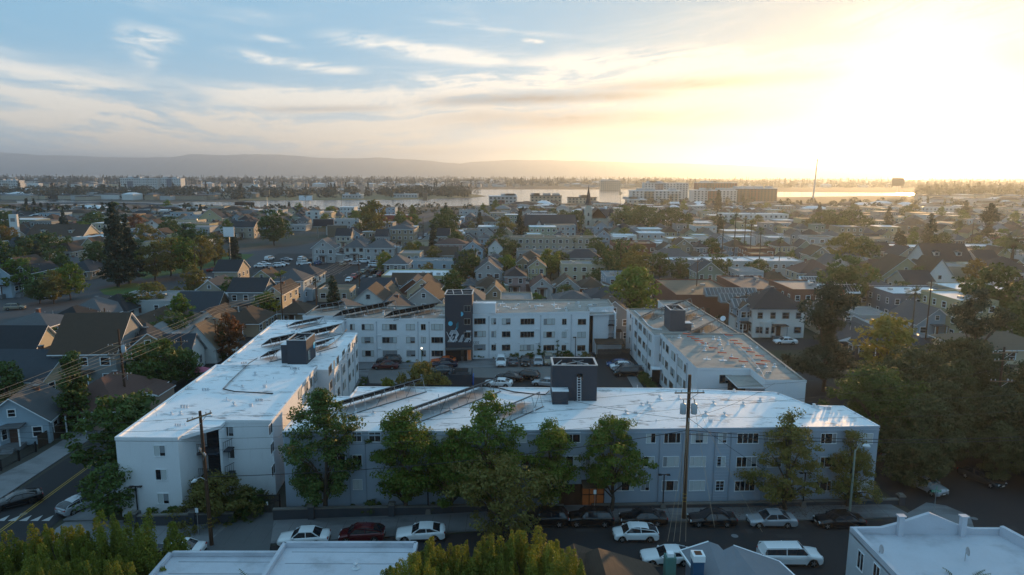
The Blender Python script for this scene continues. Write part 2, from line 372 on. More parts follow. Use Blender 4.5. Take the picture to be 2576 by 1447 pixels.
# mountains beyond the bay
def ridge(name, prof, dist, depth, mt):
    b = MB(); pts = []
    xs = np.arange(prof[0][0], prof[-1][0] + 1, 12.0); ys = np.interp(xs, [p[0] for p in prof], [p[1] for p in prof])
    r2 = random.Random(len(prof)); w1 = 0
    top, bot, back = [], [], []
    for x, y in zip(xs, ys):
        w1 = .7 * w1 + r2.uniform(-1.0, 1.0)
        d = ray(x, y + w1 * .8); t = dist / d[1]
        z = max(5, HC + d[2] * t); X = d[0] * t
        top.append((X, dist, z)); bot.append((X * .93, dist - depth, -2)); back.append((X * 1.05, dist + depth, -2))
        pts.append(((X * .965), dist - depth * .5 + r2.uniform(-300, 300), z * r2.uniform(.35, .62)))
    n = len(top); vs = bot + pts + top + back
    fs = [(k * n + i, k * n + i + 1, (k + 1) * n + i + 1, (k + 1) * n + i) for k in range(3) for i in range(n - 1)]
    b.faces(vs, fs, mt, True); return struct(name, b)
HILL = mat('hill_scrub', (.11, .11, .085), .95, .3, .002)
ridge('distant_mountains', [(-260, 382), (0, 384), (60, 388), (200, 397), (330, 396), (440, 395), (470, 389), (490, 388), (560, 392), (600, 390), (640, 389), (700, 390), (800, 397), (850, 398), (950, 396), (1000, 400), (1080, 405), (1150, 412), (1250, 420)], 10400, 1500, HILL)
ridge('far_mountains', [(900, 432), (1100, 418), (1190, 408), (1260, 404), (1320, 402), (1450, 405), (1600, 409), (1750, 412), (1900, 418), (2100, 424), (2300, 430)], 11200, 1200, HILL)
ridge('far_left_mountains', [(-260, 387), (40, 388), (190, 392), (260, 395), (600, 405), (900, 420)], 11000, 1000, HILL)
# haze
def haze(dens, aniso, col, top=370):
    b = MB(); b.box((0, 12000, top / 2 - 2), (58000, 36000, top), None)
    b.ms = []; me = bpy.data.meshes.new('haze'); me.from_pydata(b.v, [], b.f)
    m = bpy.data.materials.new('haze_air'); m.use_nodes = True; nt = m.node_tree; nt.nodes.clear()
    o = nnode(nt, 'ShaderNodeOutputMaterial'); v = nnode(nt, 'ShaderNodeVolumePrincipled'); v.inputs['Density'].default_value = dens; v.inputs['Anisotropy'].default_value = aniso
    v.inputs['Color'].default_value = (*col, 1); nt.links.new(v.outputs[0], o.inputs['Volume'])
    me.materials.append(m); tag(link('haze', me), 'thin evening haze hanging over the whole town and bay', kind='stuff')
haze(1.5e-4, .64, (.72, .85, 1.0))
# ---------------------------------------------------------------- the white apartment complex
WTYPES = {}
def win_proto(w, h, style, frame=FRAME):
    """window at origin, looking toward -Y: glass is the window mesh; frame and curtain are its sub-parts. Returns list of (name, mesh)."""
    key = (round(w, 2), round(h, 2), style, frame.name)
    if key in WTYPES: return WTYPES[key]
    n = {'N': 2, 'M': 2, 'L': 3, 'X': 4}[style[0]]; cu = style[1:]
    g = MB(); g.poly([(-w / 2, -.012, -h / 2), (w / 2, -.012, -h / 2), (w / 2, -.012, h / 2), (-w / 2, -.012, h / 2)], GLASS)
    f = MB(); t = .05
    f.box((0, -.03, h / 2), (w + t, .06, t), frame); f.box((0, -.05, -h / 2), (w + t * 1.6, .10, t), frame)
    for i in (-1, 1): f.box((i * w / 2, -.03, 0), (t, .056, h - t), frame)
    xs = [-w / 2 + w * i / n for i in range(n + 1)]
    if n == 4: xs = [-w / 2, -w * .24, 0, w * .24, w / 2]
    if n == 3: xs = [-w / 2, -w * .24, w * .24, w / 2]
    for x in xs[1:-1]: f.box((x, -.026, 0), (.04, .046, h - t), frame)
    parts = [('frame', f)]
    c = MB()
    for i, k in enumerate(cu):
        if k in 'cb' and i < len(xs) - 1:
            x0, x1 = xs[i] + .04, xs[i + 1] - .04; z0 = -h / 2 + .05 + (.25 * h if (i % 2 and k == 'b') else 0)
            m = max(1, int((x1 - x0) / .14)); mt = CURT if k == 'c' else BLIND
            for q in range(m):   # pleats
                a = x0 + (x1 - x0) * q / m; e = x0 + (x1 - x0) * (q + 1) / m; mid = (a + e) / 2
                c.poly([(a, -.018, z0), (mid, -.024, z0), (mid, -.024, h / 2 - .04), (a, -.018, h / 2 - .04)], mt)
                c.poly([(mid, -.024, z0), (e, -.018, z0), (e, -.018, h / 2 - .04), (mid, -.024, h / 2 - .04)], mt)
    if c.f: parts.append(('curtain', c))
    def me(nm, mb_):
        o = mb_.build(nm); d = o.data; bpy.data.objects.remove(o); return d
    WTYPES[key] = (me('window', g), [(nm, me(nm, q)) for nm, q in parts]); return WTYPES[key]
class Fac:
    """a facade plane through ground points p0 -> p1 (left to right seen from outside)"""
    def __init__(s, p0, p1, parent):
        s.p0, s.p1 = Vector(p0), Vector(p1); s.d = (s.p1 - s.p0).normalized(); s.n = Vector((s.d.y, -s.d.x)); s.par = parent; s.rz = math.atan2(s.d.y, s.d.x); s.L = (s.p1 - s.p0).length
    def hit(s, px, py):
        d = ray(px, py); dn = d[0] * s.n.x + d[1] * s.n.y; t = (s.p0.dot(s.n)) / dn
        P = Vector((d[0] * t, d[1] * t)); return (P - s.p0).dot(s.d), HC + d[2] * t
    def at(s, u, z, off=0.0): P = s.p0 + s.d * u + s.n * off; return Vector((P.x, P.y, z))
    def win(s, u, z, w, h, style, frame=FRAME, name='window'):
        me, subs = win_proto(w, h, style, frame)
        o = link(name, me, s.par, s.at(u, z, .004), s.rz)
        for nm, q in subs: link(nm, q, o)
        return o
    def wpx(s, px, py, w, h, style, frame=FRAME):
        u, z = s.hit(px, py); return s.win(u, z, w, h, style, frame)
rw = random.Random(5)
def sty(k, p=.7):
    n = {'N': 2, 'M': 2, 'L': 3, 'X': 4}[k]; mode = rw.random()
    if mode > p: return k + '-' * n
    a = rw.choice('cccb'); return k + ''.join(rw.choice([a, a, a, 'b', '-']) for _ in range(n))
WW = {'N': .85, 'M': 1.6, 'L': 2.15, 'X': 2.65}
def apartment(label, pts, h, wall, roof, par=.22, parw=.22, z0=0.0, group='white apartment blocks round the car park'):
    c = sum((Vector(p) for p in pts), Vector((0, 0))) / len(pts)
    t = thing('apartment_block', label, 'apartment building', (0, 0, 0))
    w = MB(); w.prism([Vector(p) for p in pts], z0, h, wall)
    w.f.pop(-2); w.mi.pop(-2); w.sm.pop(-2)
    w.build('wall', t)
    r = MB(); r.poly([(p[0], p[1], h - .02) for p in pts], roof)
    # low rounded parapet lip along the eaves
    n = len(pts)
    ins = []
    for i in range(n):
        a, b_, c_ = Vector(pts[i - 1]), Vector(pts[i]), Vector(pts[(i + 1) % n]); d1 = (b_ - a).normalized(); d2 = (c_ - b_).normalized()
        nn = Vector((-d1.y, d1.x)) + Vector((-d2.y, d2.x)); k = max(.4, 1 + d1.dot(d2)); ins.append(b_ + nn / k * parw)
    out = [Vector(p) for p in pts]
    outb = []
    for i in range(n):
        a, b_, c_ = Vector(pts[i - 1]), Vector(pts[i]), Vector(pts[(i + 1) % n]); d1 = (b_ - a).normalized(); d2 = (c_ - b_).normalized()
        nn = Vector((-d1.y, d1.x)) + Vector((-d2.y, d2.x)); k = max(.4, 1 + d1.dot(d2)); outb.append(b_ - nn / k * .05)
    e = MB()
    for i in range(n):
        j = (i + 1) % n
        e.poly([(*outb[i], h - .12), (*outb[j], h - .12), (*outb[j], h + par), (*outb[i], h + par)], wall)
        e.poly([(*outb[i], h + par), (*outb[j], h + par), (*ins[j], h + par), (*ins[i], h + par)], roof)
        e.poly([(*ins[i], h + par), (*ins[j], h + par), (*ins[j], h - .02), (*ins[i], h - .02)], roof)
    r.build('roof', t); e.build('parapet', t)
    return t
def pipe(fac, px, mt, z0=.3, z1=7.9):
    u, _ = fac.hit(*px); b = MB(); b.tube([fac.at(u, z0, .07), fac.at(u, z1, .07)], .05, mt); b.box(fac.at(u, z1 + .08, .1), (.22, .2, .2), mt, fac.rz)
    return b.build('drainpipe', fac.par)
PIPEM = mat('drainpipe_paint', (.42, .45, .50), .7, .1)
def gl(px, py, z): return G(px, py, z)
C6 = K(1000, 1100, 2.067); C5 = K(1750, 1150, 3.68); C6b = K(1250, 1150, 4.135); C3b = K(1000, 1250, 3.618); C7 = K(2000, 1100, 2.067)
C7b = K(2480, 1180, 3.446); CF = K(2450, 1650, 2.1467); CA = K(0, 1650, 2.223); CM = K(1000, 1650, 2.223); CN = K(2000, 1650, 2.223); C8 = K(3000, 1200, 2.35); CC = K(1550, 1380, 2.342)
# ---- left block: near part, stair recess, rear part
HA = 8.4
a0 = Vector((-40.0, 65.6)); a1 = Vector((-33.7, 65.6)); a2 = Vector((-33.2, 70.6)); a3 = Vector((-25.9, 70.6)); a4 = Vector((-27.1, 92.2)); a5 = Vector((-41.2, 92.2))
A = apartment('long white block at the left with a dark open stairwell in its street end', [a0, a1, a2, a3, a4, a5], HA, WHITE, ROOFW)
fA1 = Fac(a0, a1, A); fA2 = Fac(a2, a3, A); fA3 = Fac(a3, a4, A); fAr = Fac(a1, a2, A)
for x, y in ((1420, 340), (1435, 553), (1455, 765)): fA1.wpx(*CA(x, y), 1.15, 1.15, 'M' + rw.choice(['c-', '-c', 'cb']), TRIMW)
for x, y in ((2032, 168), (2043, 365), (2055, 560)): fA2.wpx(*CA(x, y), 1.1, 1.1, 'M' + rw.choice(['--', '-b', 'b-']), TRIMW)
for x, y in ((180, 148), (195, 315), (205, 510)): fA3.wpx(*CM(x, y), 1.3, 1.15, 'M--', TRIMW)
for x, y, k in ((952, 930, 'L'), (881, 1010, 'N'), (813, 1085, 'M'), (720, 1165, 'M'), (970, 1135, 'L'), (885, 1215, 'N'), (815, 1290, 'M')): fA3.wpx(*C3b(x, y), WW[k], 1.15, sty(k), FRAME)
# canopy roof over the recess, inner stair tower wall, landings, stairs, railings
b = MB(); b.prism([(-33.75, 66.0), (-30.9, 69.2), (-30.9, 70.6), (-33.15, 70.6)], HA - .25, HA + .1, WHITE, ROOFW); b.build('stair_canopy', A)
b = MB(); b.box((-31.0, 69.9, 4.0), (.25, 1.5, 8.0), WHITE); b.build('stair_wall', A)
for z in (2.75, 5.5):
    b = MB(); b.box((-32.3, 69.6, z), (2.2, 1.9, .18), DARKG)
    st = b.build('landing', A)
    q = MB()
    for i in range(12): q.bar((-33.3 + .19 * i, 68.7, z + .1), (-33.3 + .19 * i, 68.7, z + 1.1), .025, BLACK)
    q.bar((-33.35, 68.7, z + 1.1), (-31.2, 68.7, z + 1.1), .04, BLACK); q.bar((-30.7, 69.2, z + 1.1), (-30.2, 70.4, z + 1.1), .04, BLACK)
    for i in range(5): q.bar((-30.7 + .1 * i, 69.2 + .28 * i, z), (-30.7 + .1 * i, 69.2 + .28 * i, z + 1.1), .025, BLACK)
    q.box((-30.5, 70.0, z), (.7, 1.3, .14), DARKG); q.build('railing', A)
for z in (0, 2.75, 5.5):
    b = MB()
    for i in range(14): b.box((-32.4 + .02 * i, 70.35 - .0 * i, z + .1 + .19 * i), (1.1, .26, .06), DARKG)
    b.build('stairs', A)
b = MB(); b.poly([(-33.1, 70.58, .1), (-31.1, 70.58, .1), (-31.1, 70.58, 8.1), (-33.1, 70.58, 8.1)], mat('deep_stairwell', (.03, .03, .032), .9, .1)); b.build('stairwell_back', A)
# rear part, a little lower, stepping out to the right
c0 = Vector((-41.2, 92.3)); c1 = Vector((-24.6, 91.6)); c2 = Vector((-26.4, 114.0)); c3 = Vector((-31.0, 124.0)); c4 = Vector((-43.6, 124.0)); HB = 7.9
AR = apartment('white rear left block whose flat roof carries tilted solar panels and a dark square tower', [c0, c1, c2, (-31.2, 114.2), c3, c4], HB, WHITE, ROOFW)
fR = Fac(c1, c2, AR); fR0 = Fac((-27.1, 91.9), c1, AR)
for row in (((1157, 825, 'L'), (1215, 757, 'N'), (1267, 697, 'M'), (1350, 605, 'L'), (1428, 510, 'M'), (1481, 455, 'N'), (1538, 388, 'M')),
            ((1165, 1055, 'L'), (1222, 990, 'N'), (1275, 925, 'M'), (1355, 820, 'L'), (1435, 725, 'M'), (1485, 660, 'N'), (1543, 590, 'M')),
            ((1283, 1145, 'M'), (1363, 1045, 'L'), (1441, 945, 'M'), (1491, 875, 'N'), (1548, 800, 'M'))):
    for x, y, k in row: fR.wpx(*C3b(x, y), WW[k], 1.15, sty(k, .5))
for x, y in ((1192, 690), (1308, 560), (1402, 450), (1500, 340)): pipe(fR, C3b(x, y), PIPEM, .2, 7.2)
pipe(fA3, C3b(910, 870), PIPEM, .2, 7.5)
def tower(par, x, y, w, d, z0, z1, rz=0.0, mt=DARKG, small=None):
    b = MB(); t = .14
    cs, sn = math.cos(rz), math.sin(rz)
    def P(u, v): return (x + u * cs - v * sn, y + u * sn + v * cs)
    for (u, v, a, c) in ((0, -d / 2, w, t), (0, d / 2, w, t), (-w / 2 + t / 2, 0, t, d - t), (w / 2 - t / 2, 0, t, d - t)): b.box((*P(u, v), (z0 + z1) / 2), (a, c, z1 - z0), mt, rz)
    tw = b.build('stair_tower', par)
    b = MB()
    for (u, v, a, c) in ((0, -d / 2, w + .1, t + .1), (0, d / 2, w + .1, t + .1), (-w / 2 + t / 2, 0, t + .1, d - t - .1), (w / 2 - t / 2, 0, t + .1, d - t - .1)): b.box((*P(u, v), z1 + .03), (a, c, .07), METAL, rz)
    for k in (-.25, .25): b.bar((*P(-w / 2 + .1, -d * .45), z1 - .25), (*P(w * k, d * .45), z1 - .25), .1, METAL)
    b.bar((*P(w / 2 - .1, -d * .45), z1 - .25), (*P(0, d * .45), z1 - .25), .1, METAL)
    b.build('top_rim', tw)
    b = MB(); b.box((*P(0, 0), z1 - 1.1), (w - .2, d - .2, .05), mat('tower_roof_floor', (.12, .12, .13), .9)); 
    for (u, v, s_) in ((-.22, .1, .5), (.15, .2, .6), (.3, .12, .4)): b.box((*P(u * w, v * d), z1 - .7), (s_, s_, .7), METAL, rz)
    b.build('roof_equipment', tw)
    if small:
        u, v, a, c, hh = small; b = MB(); b.box((*P(u, v), z0 + hh / 2), (a, c, hh), mt, rz); b.box((*P(u, v), z0 + hh + .04), (a + .08, c + .08, .08), ROOFW, rz); b.build('side_closet', tw)
    return tw
q0 = C3b(550, 745); q1 = C3b(820, 750); q2 = C3b(957, 735)
tA = tower(AR, -30.8, 97.3, 2.8, 4.3, HB - .6, HB + 3.5, R(0), small=(-1.9, -.9, 1.0, 1.6, 3.3))
fT = Fac((-29.38, 95.2), (-29.38, 99.4), AR); fT.win(1.0, HB + 1.1, .75, 1.3, 'Nc-')
b = MB(); b.lathe((0, 0, 0), [(.5, 0), (.5, .02)], mat('mural_light_blue', (.13, .50, .68), .6, .05), 20, False); o = b.build('mural_disc', AR, (-29.36, 98.8, HB + 1.9)); o.rotation_euler = (0, R(90), 0)
# ---- back block: left half, tower with mural, right half
e0 = Vector((-31.1, 124.05)); e1 = Vector((-12.45, 124.35)); HBL = 8.25
BL = apartment('white back block left of the mural tower, solar racks standing on its grey roof', [e0, e1, (-12.45, 136.5), (-39.5, 136.5), (-39.5, 126.5), (-31.1, 126.5)], HBL, WHITE, ROOFG)
fBL = Fac(e0, e1, BL)
for y, xs in ((655, ((660, 'N'), (910, 'L'), (1273, 'X'), (1620, 'M'), (1833, 'N'), (2062, 'L'))), (870, ((910, 'L'), (1273, 'X'), (1622, 'M'), (1835, 'N'), (2063, 'L'))), (1091, ((920, 'L'), (1282, 'X'), (1628, 'M'), (1837, 'N'), (2065, 'L')))):
    for x, k in xs: fBL.wpx(*C6b(x, y), WW[k], 1.12, sty(k, .8))
for x in (1060, 1745, 1930, 555): pipe(fBL, C6b(x, 700), PIPEM, .2, 7.7)
f0 = Vector((-7.45, 126.5)); f1 = Vector((15.0, 129.4)); HBR = 8.75
BR = apartment('white back block right of the mural tower, with the number 1232 and many roof vents', [f0, f1, (15.2, 133.2), (20.4, 134.4), (20.4, 142.5), (-7.45, 140.5)], HBR, WHITE, ROOFG)
fBR = Fac(f0, f1, BR)
for y0, y1, xs in ((497, 506, ((624, 'L'), (828, 'N'), (1011, 'M'), (1324, 'X'), (1646, 'L'), (1866, 'N'), (2126, 'M'))), (686, 697, ((624, 'L'), (827, 'N'), (1010, 'M'), (1320, 'X'), (1643, 'L'), (1863, 'N'), (2120, 'M'))), (882, 892, ((623, 'L'), (827, 'N'), (1009, 'M'), (1317, 'X'), (1639, 'L'), (1859, 'N'), (2115, 'M')))):
    for x, k in xs: fBR.wpx(*C5(x, y0 + (y1 - y0) * (x - 624) / 1500), WW[k], 1.12, sty(k, .65))
for x in (757, 1519, 1970): pipe(fBR, C5(x, 450), PIPEM, .3, 8.2)
b = MB(); b.box((-5.2, 127.7, HBR + 1.15), (4.3, 1.8, 1.9), WHITE); b.box((-5.2, 127.7, HBR + 2.13), (4.4, 1.9, .07), ROOFW); b.build('roof_house', BR)
# end stair block with lower roof and railings
b = MB(); b.prism([(15.3, 131.0), (20.3, 132.2), (20.3, 133.9), (15.3, 133.2)], HBR - 1.0, HBR - .8, WHITE, ROOFG); b.build('stair_canopy', BR)
b = MB(); b.box((17.6, 132.2, 3.8), (3.2, .3, 7.7), WHITE, R(10)); b.box((20.35, 132.6, 4.1), (.25, 2.6, 8.2), WHITE); b.build('stair_wall', BR)
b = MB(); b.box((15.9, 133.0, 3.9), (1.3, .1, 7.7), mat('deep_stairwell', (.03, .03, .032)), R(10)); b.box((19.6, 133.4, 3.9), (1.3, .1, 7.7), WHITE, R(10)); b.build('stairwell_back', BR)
for z in (2.9, 5.6):
    q = MB(); q.box((19.6, 132.3, z), (1.2, 1.3, .15), DARKG)
    for i in range(7): q.bar((19.1 + .18 * i, 131.7, z), (19.1 + .18 * i, 131.7, z + 1.05), .03, BLACK)
    q.bar((19.1, 131.7, z + 1.05), (20.2, 131.7, z + 1.05), .05, BLACK); q.build('railing', BR)
for f_, c_, z_, pts in ((fBR, C5, 0, [(x, y) for y in (617, 813) for x in (860, 1030, 1200, 1455, 1487, 1885, 1913)]), (fBL, C6b, 0, [(x, y) for y in (790, 1010) for x in (1095, 1125, 1415, 1580, 1805)]), (fR, C3b, 0, [(1390, 695), (1405, 700), (1275, 835), (1495, 590), (1240, 1130), (1285, 1070)])):
    for x, y in pts: u, z = f_.hit(*c_(x, y)); b = MB(); b.box(f_.at(u, z, .08), (.32, .16, .12), TRIMW, f_.rz); b.box(f_.at(u, z - .07, .12), (.2, .1, .03), BLACK, f_.rz); b.build('wall_vent', f_.par)
# mural tower
MT = thing('mural_tower', 'tall charcoal stair tower with blue and white geometric mural in the back building', 'tower', (0, 0, 0))
m0 = Vector((-12.4, 124.2)); m1 = Vector((-7.4, 124.75)); fM = Fac(m0, m1, MT); ZT = 13.0
b = MB(); b.prism([m0, m1, m1 + Vector((0, 5.2)), m0 + Vector((0, 5.2))], 2.9, ZT, DARKG); b.f.pop(-2); b.mi.pop(-2); b.sm.pop(-2); b.build('wall', MT)
b = MB()
P_ = [m0, m1, m1 + Vector((0, 5.2)), m0 + Vector((0, 5.2))]
for i in range(4): b.bar((*P_[i], ZT), (*P_[(i + 1) % 4], ZT), .22, METAL, .12)
for i in (1, 2): b.bar((*(m0 + (m1 - m0) * i / 3), ZT), (*(m0 + (m1 - m0) * (i - .4) / 3 + Vector((0, 5.2))), ZT), .12, METAL)
b.bar((*(m0 + Vector((0, 2.5))), ZT), (*(m1 + Vector((0, 2.5))), ZT), .12, METAL); b.build('top_rim', MT)
b = MB(); b.poly([(*p, ZT - 1.3) for p in P_], mat('tower_roof_floor', (.12, .12, .13))); b.build('roof', MT)
for x, y in ((437, 310), (437, 502), (437, 700)): fM.wpx(*C5(x, y), 1.15, 1.1, 'M--', FRAME)
MBL = mat('mural_light_blue', (.13, .50, .68)); MTE = mat('mural_teal', (.02, .22, .30), .6, .05); MWH = mat('mural_white', (.72, .74, .78), .6, .05)
def mpx(x, y, off=.015): u, z = fM.hit(*C5(x, y)); return fM.at(u, z, off)
b = MB()
b.poly([mpx(190 + 33 * math.cos(a), 532 + 34 * math.sin(a)) for a in [2 * math.pi * i / 24 for i in range(24)]][::-1], MBL)
b.poly([mpx(345 + 35 * math.cos(a), 391 + 34 * math.sin(a)) for a in [-math.pi / 2 + math.pi * i / 14 for i in range(15)]][::-1], MBL)
for x in (0, 18):
    b.poly([mpx(278 + x, 530 - x), mpx(288 + x, 530 - x), mpx(288 + x, 590), mpx(278 + x, 590)][::-1], MTE)
    b.poly([mpx(278 + x, 590), mpx(288 + x, 590), mpx(266 + x, 626), mpx(255 + x, 626)][::-1], MBL if x == 0 else MTE)
o = b.build('mural', MT)
def stripe(pts, w=6.5):
    out = []
    for i in range(len(pts) - 1):
        (x0, y0), (x1, y1) = pts[i], pts[i + 1]; L = math.hypot(x1 - x0, y1 - y0); nx, ny = -(y1 - y0) / L * w / 2, (x1 - x0) / L * w / 2
        b.poly([mpx(x0 - nx, y0 - ny, .013), mpx(x1 - nx, y1 - ny, .013), mpx(x1 + nx, y1 + ny, .013), mpx(x0 + nx, y0 + ny, .013)], MWH)
b = MB()
for k in range(4):   # interlaced hexagonal ribbons
    d = 14 * k
    stripe([(135 + 12 * k, 655 + 26 * k), (135 + 12 * k + 68, 805)][0:2])
    stripe([(150 + d, 805), (215 + d * .35, 690 + d * .4), (226, 668 + d * .5)] if k < 2 else [(150 + d, 805), (200 + d, 718)])
    stripe([(172 + d * .75, 692 + d * .2), (205 + d * .45, 634 + d), (278 - d * .4, 634 + d), (313 - d * .8, 690), (270 - d * .3, 760 - d * .3)])
    stripe([(222 + d * .6, 805), (250 + d * .2, 762 + d * .8), (292, 762 + d * .8)] if k < 3 else [(262, 805), (270, 790)])
    stripe([(310 + d, 805), (365 + d * .6, 700 + d * .8), (400, 700 + d * .8)] if k < 3 else [(352, 805), (370, 770)])
    stripe([(420, 640 + d * .8), (495, 640 + d * .8)] if k < 2 else [(455, 700 + d), (495, 690 + d)])
    stripe([(395 + d, 805), (425 + d, 750)]); stripe([(430 + d, 750 + d * .2), (495, 750 + d * .9)] if k < 3 else [(470, 805), (495, 770)])
b.build('mural_stripes', MT)
b = MB(); b.box((-9.9, 124.1, 2.75), (5.0, 1.2, .25), mat('entrance_canopy', (.09, .09, .09), .9), R(6)); b.build('canopy', MT)
b = MB(); b.box((-11.0, 124.95, 1.35), (3.0, .2, 2.5), BLACK, R(6)); b.box((-8.3, 125.2, 1.35), (1.6, .1, 2.5), BLACK, R(6)); b.build('entrance_wall', MT)
b = MB()
for i in range(8):
    for j in range(5): b.box((-12.1 + .32 * i, 124.78 + .034 * i, .8 + .32 * j), (.05, .02, .05), METAL, R(6))
b.build('mailbox_panel', MT)
b = MB(); b.box((-8.0, 125.05, 1.35), (.8, .06, 2.2), FRAME, R(6)); b.box((-8.0, 125.0, 1.35), (.6, .06, 1.9), mat('warm_lit_lobby', (.18, .09, .05), .5, .2, emit=(.9, .35, .15), es=.05), R(6)); b.build('door', MT)
def text(s, size, loc, rx, rz, mt, parent=None, name='lettering', ext=.01):
    cu = bpy.data.curves.new('t', 'FONT'); cu.body = s; cu.size = size; cu.extrude = ext; cu.align_x = 'CENTER'; cu.align_y = 'CENTER'; cu.resolution_u = 2
    o = bpy.data.objects.new('t', cu); COL.objects.link(o); dg = bpy.context.evaluated_depsgraph_get(); me = bpy.data.meshes.new_from_object(o.evaluated_get(dg)); bpy.data.objects.remove(o)
    me.materials.clear(); me.materials.append(mt); o = link(name, me, parent, loc); o.rotation_euler = (rx, 0, rz); return o
u, z = fBR.hit(*C5(566, 813)); text('1232', .62, fBR.at(u, z, .03), R(90), fBR.rz, BLACK, BR, 'house_number')
# ---- right wing: near part and far part
hC = 8.5
d0 = G(*C7b(1030, 1022), hC); d1 = G(*C7b(535, 500), hC); d2 = G(*C7b(1597, 470), hC); d3 = G(*C7b(2420, 1130), hC)
dC = [Vector((25.6, 91.4)), Vector((33.0, 91.4)), Vector((33.1, 86.0)), Vector((38.3, 85.7)), Vector((39.2, 112.4)), Vector((25.1, 112.4))]
CW = apartment('white right wing with bright orange warning tubes lying on its tan roof', dC, hC, WHITE, ROOFG)
fC = Fac(dC[5], dC[0], CW); fCf = Fac(dC[0], dC[1], CW)
for x, y, k in ((558, 640, 'M'), (607, 693, 'N'), (654, 745, 'M'), (737, 842, 'L'), (832, 940, 'L'), (899, 1015, 'N'), (547, 852, 'M'), (597, 908, 'N'), (643, 965, 'M'), (725, 1065, 'L'), (820, 1175, 'L'), (888, 1235, 'N'), (537, 1065, 'M'), (585, 1130, 'N'), (630, 1185, 'M'), (705, 1250, 'L')):
    fC.wpx(*C7b(x, y), WW[k] * 1.05, 1.2, sty(k, .5))
fCf.wpx(*C7b(1450, 1160), 1.6, 1.2, 'M-b')
for x, y in ((585, 600), (797, 830), (930, 960)): pipe(fC, C7b(x, y), PIPEM, .3, 7.9)
b = MB(); b.prism([(29.6, 86.0), (33.0, 86.0), (33.0, 91.3), (29.6, 91.3)], hC - 1.0, hC - .8, WHITE, ROOFG); b.build('stair_canopy', CW)
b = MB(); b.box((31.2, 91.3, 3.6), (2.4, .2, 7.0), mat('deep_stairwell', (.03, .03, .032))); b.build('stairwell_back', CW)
hC2 = 8.1
dF = [Vector((24.1, 112.5)), Vector((39.1, 112.5)), Vector((37.6, 145)), Vector((31.5, 145)), Vector((31.5, 135.5)), Vector((23.2, 135.5)), Vector((23.4, 113.6))]
CF2 = apartment('white far right block with a square dark lift tower and long solar racks', dF[:6], hC2, WHITE, ROOFG)
fF = Fac(dF[5], dF[0], CF2)
for x, y, k in ((149, 278, 'N'), (226, 370, 'M'), (281, 435, 'L'), (341, 500, 'M'), (377, 540, 'N'), (418, 590, 'M'), (143, 452, 'N'), (219, 545, 'M'), (274, 618, 'L'), (331, 690, 'M'), (369, 735, 'N'), (409, 790, 'M'), (136, 625, 'N'), (211, 725, 'M'), (267, 805, 'L'), (324, 880, 'M'), (360, 925, 'N'), (402, 985, 'M')):
    fF.wpx(*C7b(x, y), WW[k] * 1.1, 1.15, sty(k, .5))
for x, y in ((178, 300), (245, 380), (390, 560)): pipe(fF, C7b(x, y), PIPEM, .3, 7.5)
tC = tower(CF2, 28.85, 118.8, 2.6, 4.6, hC2 - .6, hC2 + 3.7, 0, mat('charcoal_stucco_grey', (.085, .088, .10), .85, .15, 2.0), small=(1.95, -1.2, 1.2, 1.6, 1.9))
b = MB(); b.box((24.3, 111.2, 2.9), (1.6, 1.6, .15), WHITE); b.box((24.4, 111.7, 1.4), (1.3, .1, 2.6), BLACK); b.build('porch', CW)
# ---- front block along the street
HD = 8.5
dD = [Vector((-23.7, 67.4)), Vector((-3, 67.9)), Vector((39.4, 69.8)), Vector((38.6, 76.2)), Vector((34.9, 76.3)), Vector((32.6, 81.2)), Vector((19, 82.6)), Vector((-19.3, 82.6)), Vector((-19.4, 78.8)), Vector((-23.7, 78.6))]
FB = apartment('long pale blue grey front block behind the street trees, white roof and number 1221', dD, HD, FRONTW, ROOFW, .1, .12)
fD = Fac(dD[1], dD[2], FB); fD1 = Fac(dD[0], dD[1], FB)
for x, y, w in ((330, 217, 1.0), (512, 218, 1.75), (745, 218, 1.75), (945, 220, .9), (1162, 221, 2.3), (1400, 222, 1.5), (1855, 223, 1.7), (2170, 225, 1.6), (310, 422, 1.2), (500, 422, 1.7), (732, 422, 1.7), (932, 422, .9), (1150, 424, 2.2), (1390, 424, 1.5), (1850, 425, 1.7), (110, 627, 1.8), (280, 627, .9), (492, 628, 1.75), (725, 628, 1.7), (920, 629, .9), (1135, 630, 2.2), (1390, 632, 1.9), (1810, 630, 1.7), (2160, 630, 1.6)):
    k = 'N' if w < 1.1 else 'M' if w < 1.65 else 'L' if w < 2 else 'X'; fD.wpx(*CF(x, y), w, 1.15, sty(k, .78), TRIMW)
for x, y, w in ((165, 220, 1.6), (645, 222, 1.6), (650, 432, 1.6), (190, 425, 1.6), (800, 432, 1.0), (-100, 640, 1.6), (-60, 220, 1.6)): fD.wpx(*CN(x, y), w, 1.12, sty('M', .5), TRIMW)
for x, y, w in ((950, 213, .95), (955, 423, .95), (958, 640, .95), (755, 640, 1.7), (780, 430, 1.6), (1110, 215, 1.2), (1400, 640, 1.6), (1530, 215, 1.5), (1400, 430, 1.4), (1270, 640, 1.4)): fD1.wpx(*CM(x, y), w, 1.12, sty('N' if w < 1 else 'M', .4), TRIMW)
for x, y in ((1705, 215), (1920, 220), (1700, 430), (1500, 640), (1705, 640)): (fD if fD.hit(*CM(x, y))[0] > 0 else fD1).wpx(*CM(x, y), 1.3, 1.12, sty('M', .4), TRIMW)
for c_, x in ((CF, 405), (CF, 880), (CF, 1015), (CF, 1300), (CF, 1985), (CF, 605)): pipe(fD, c_(x, 300), mat('front_trim_paint', (.28, .335, .40), .7, .1), .2, HD - .5)
for x in (1025, 880): pipe(fD1, CM(x, 300), mat('front_trim_paint', (.28, .335, .40)), .2, HD - .5)
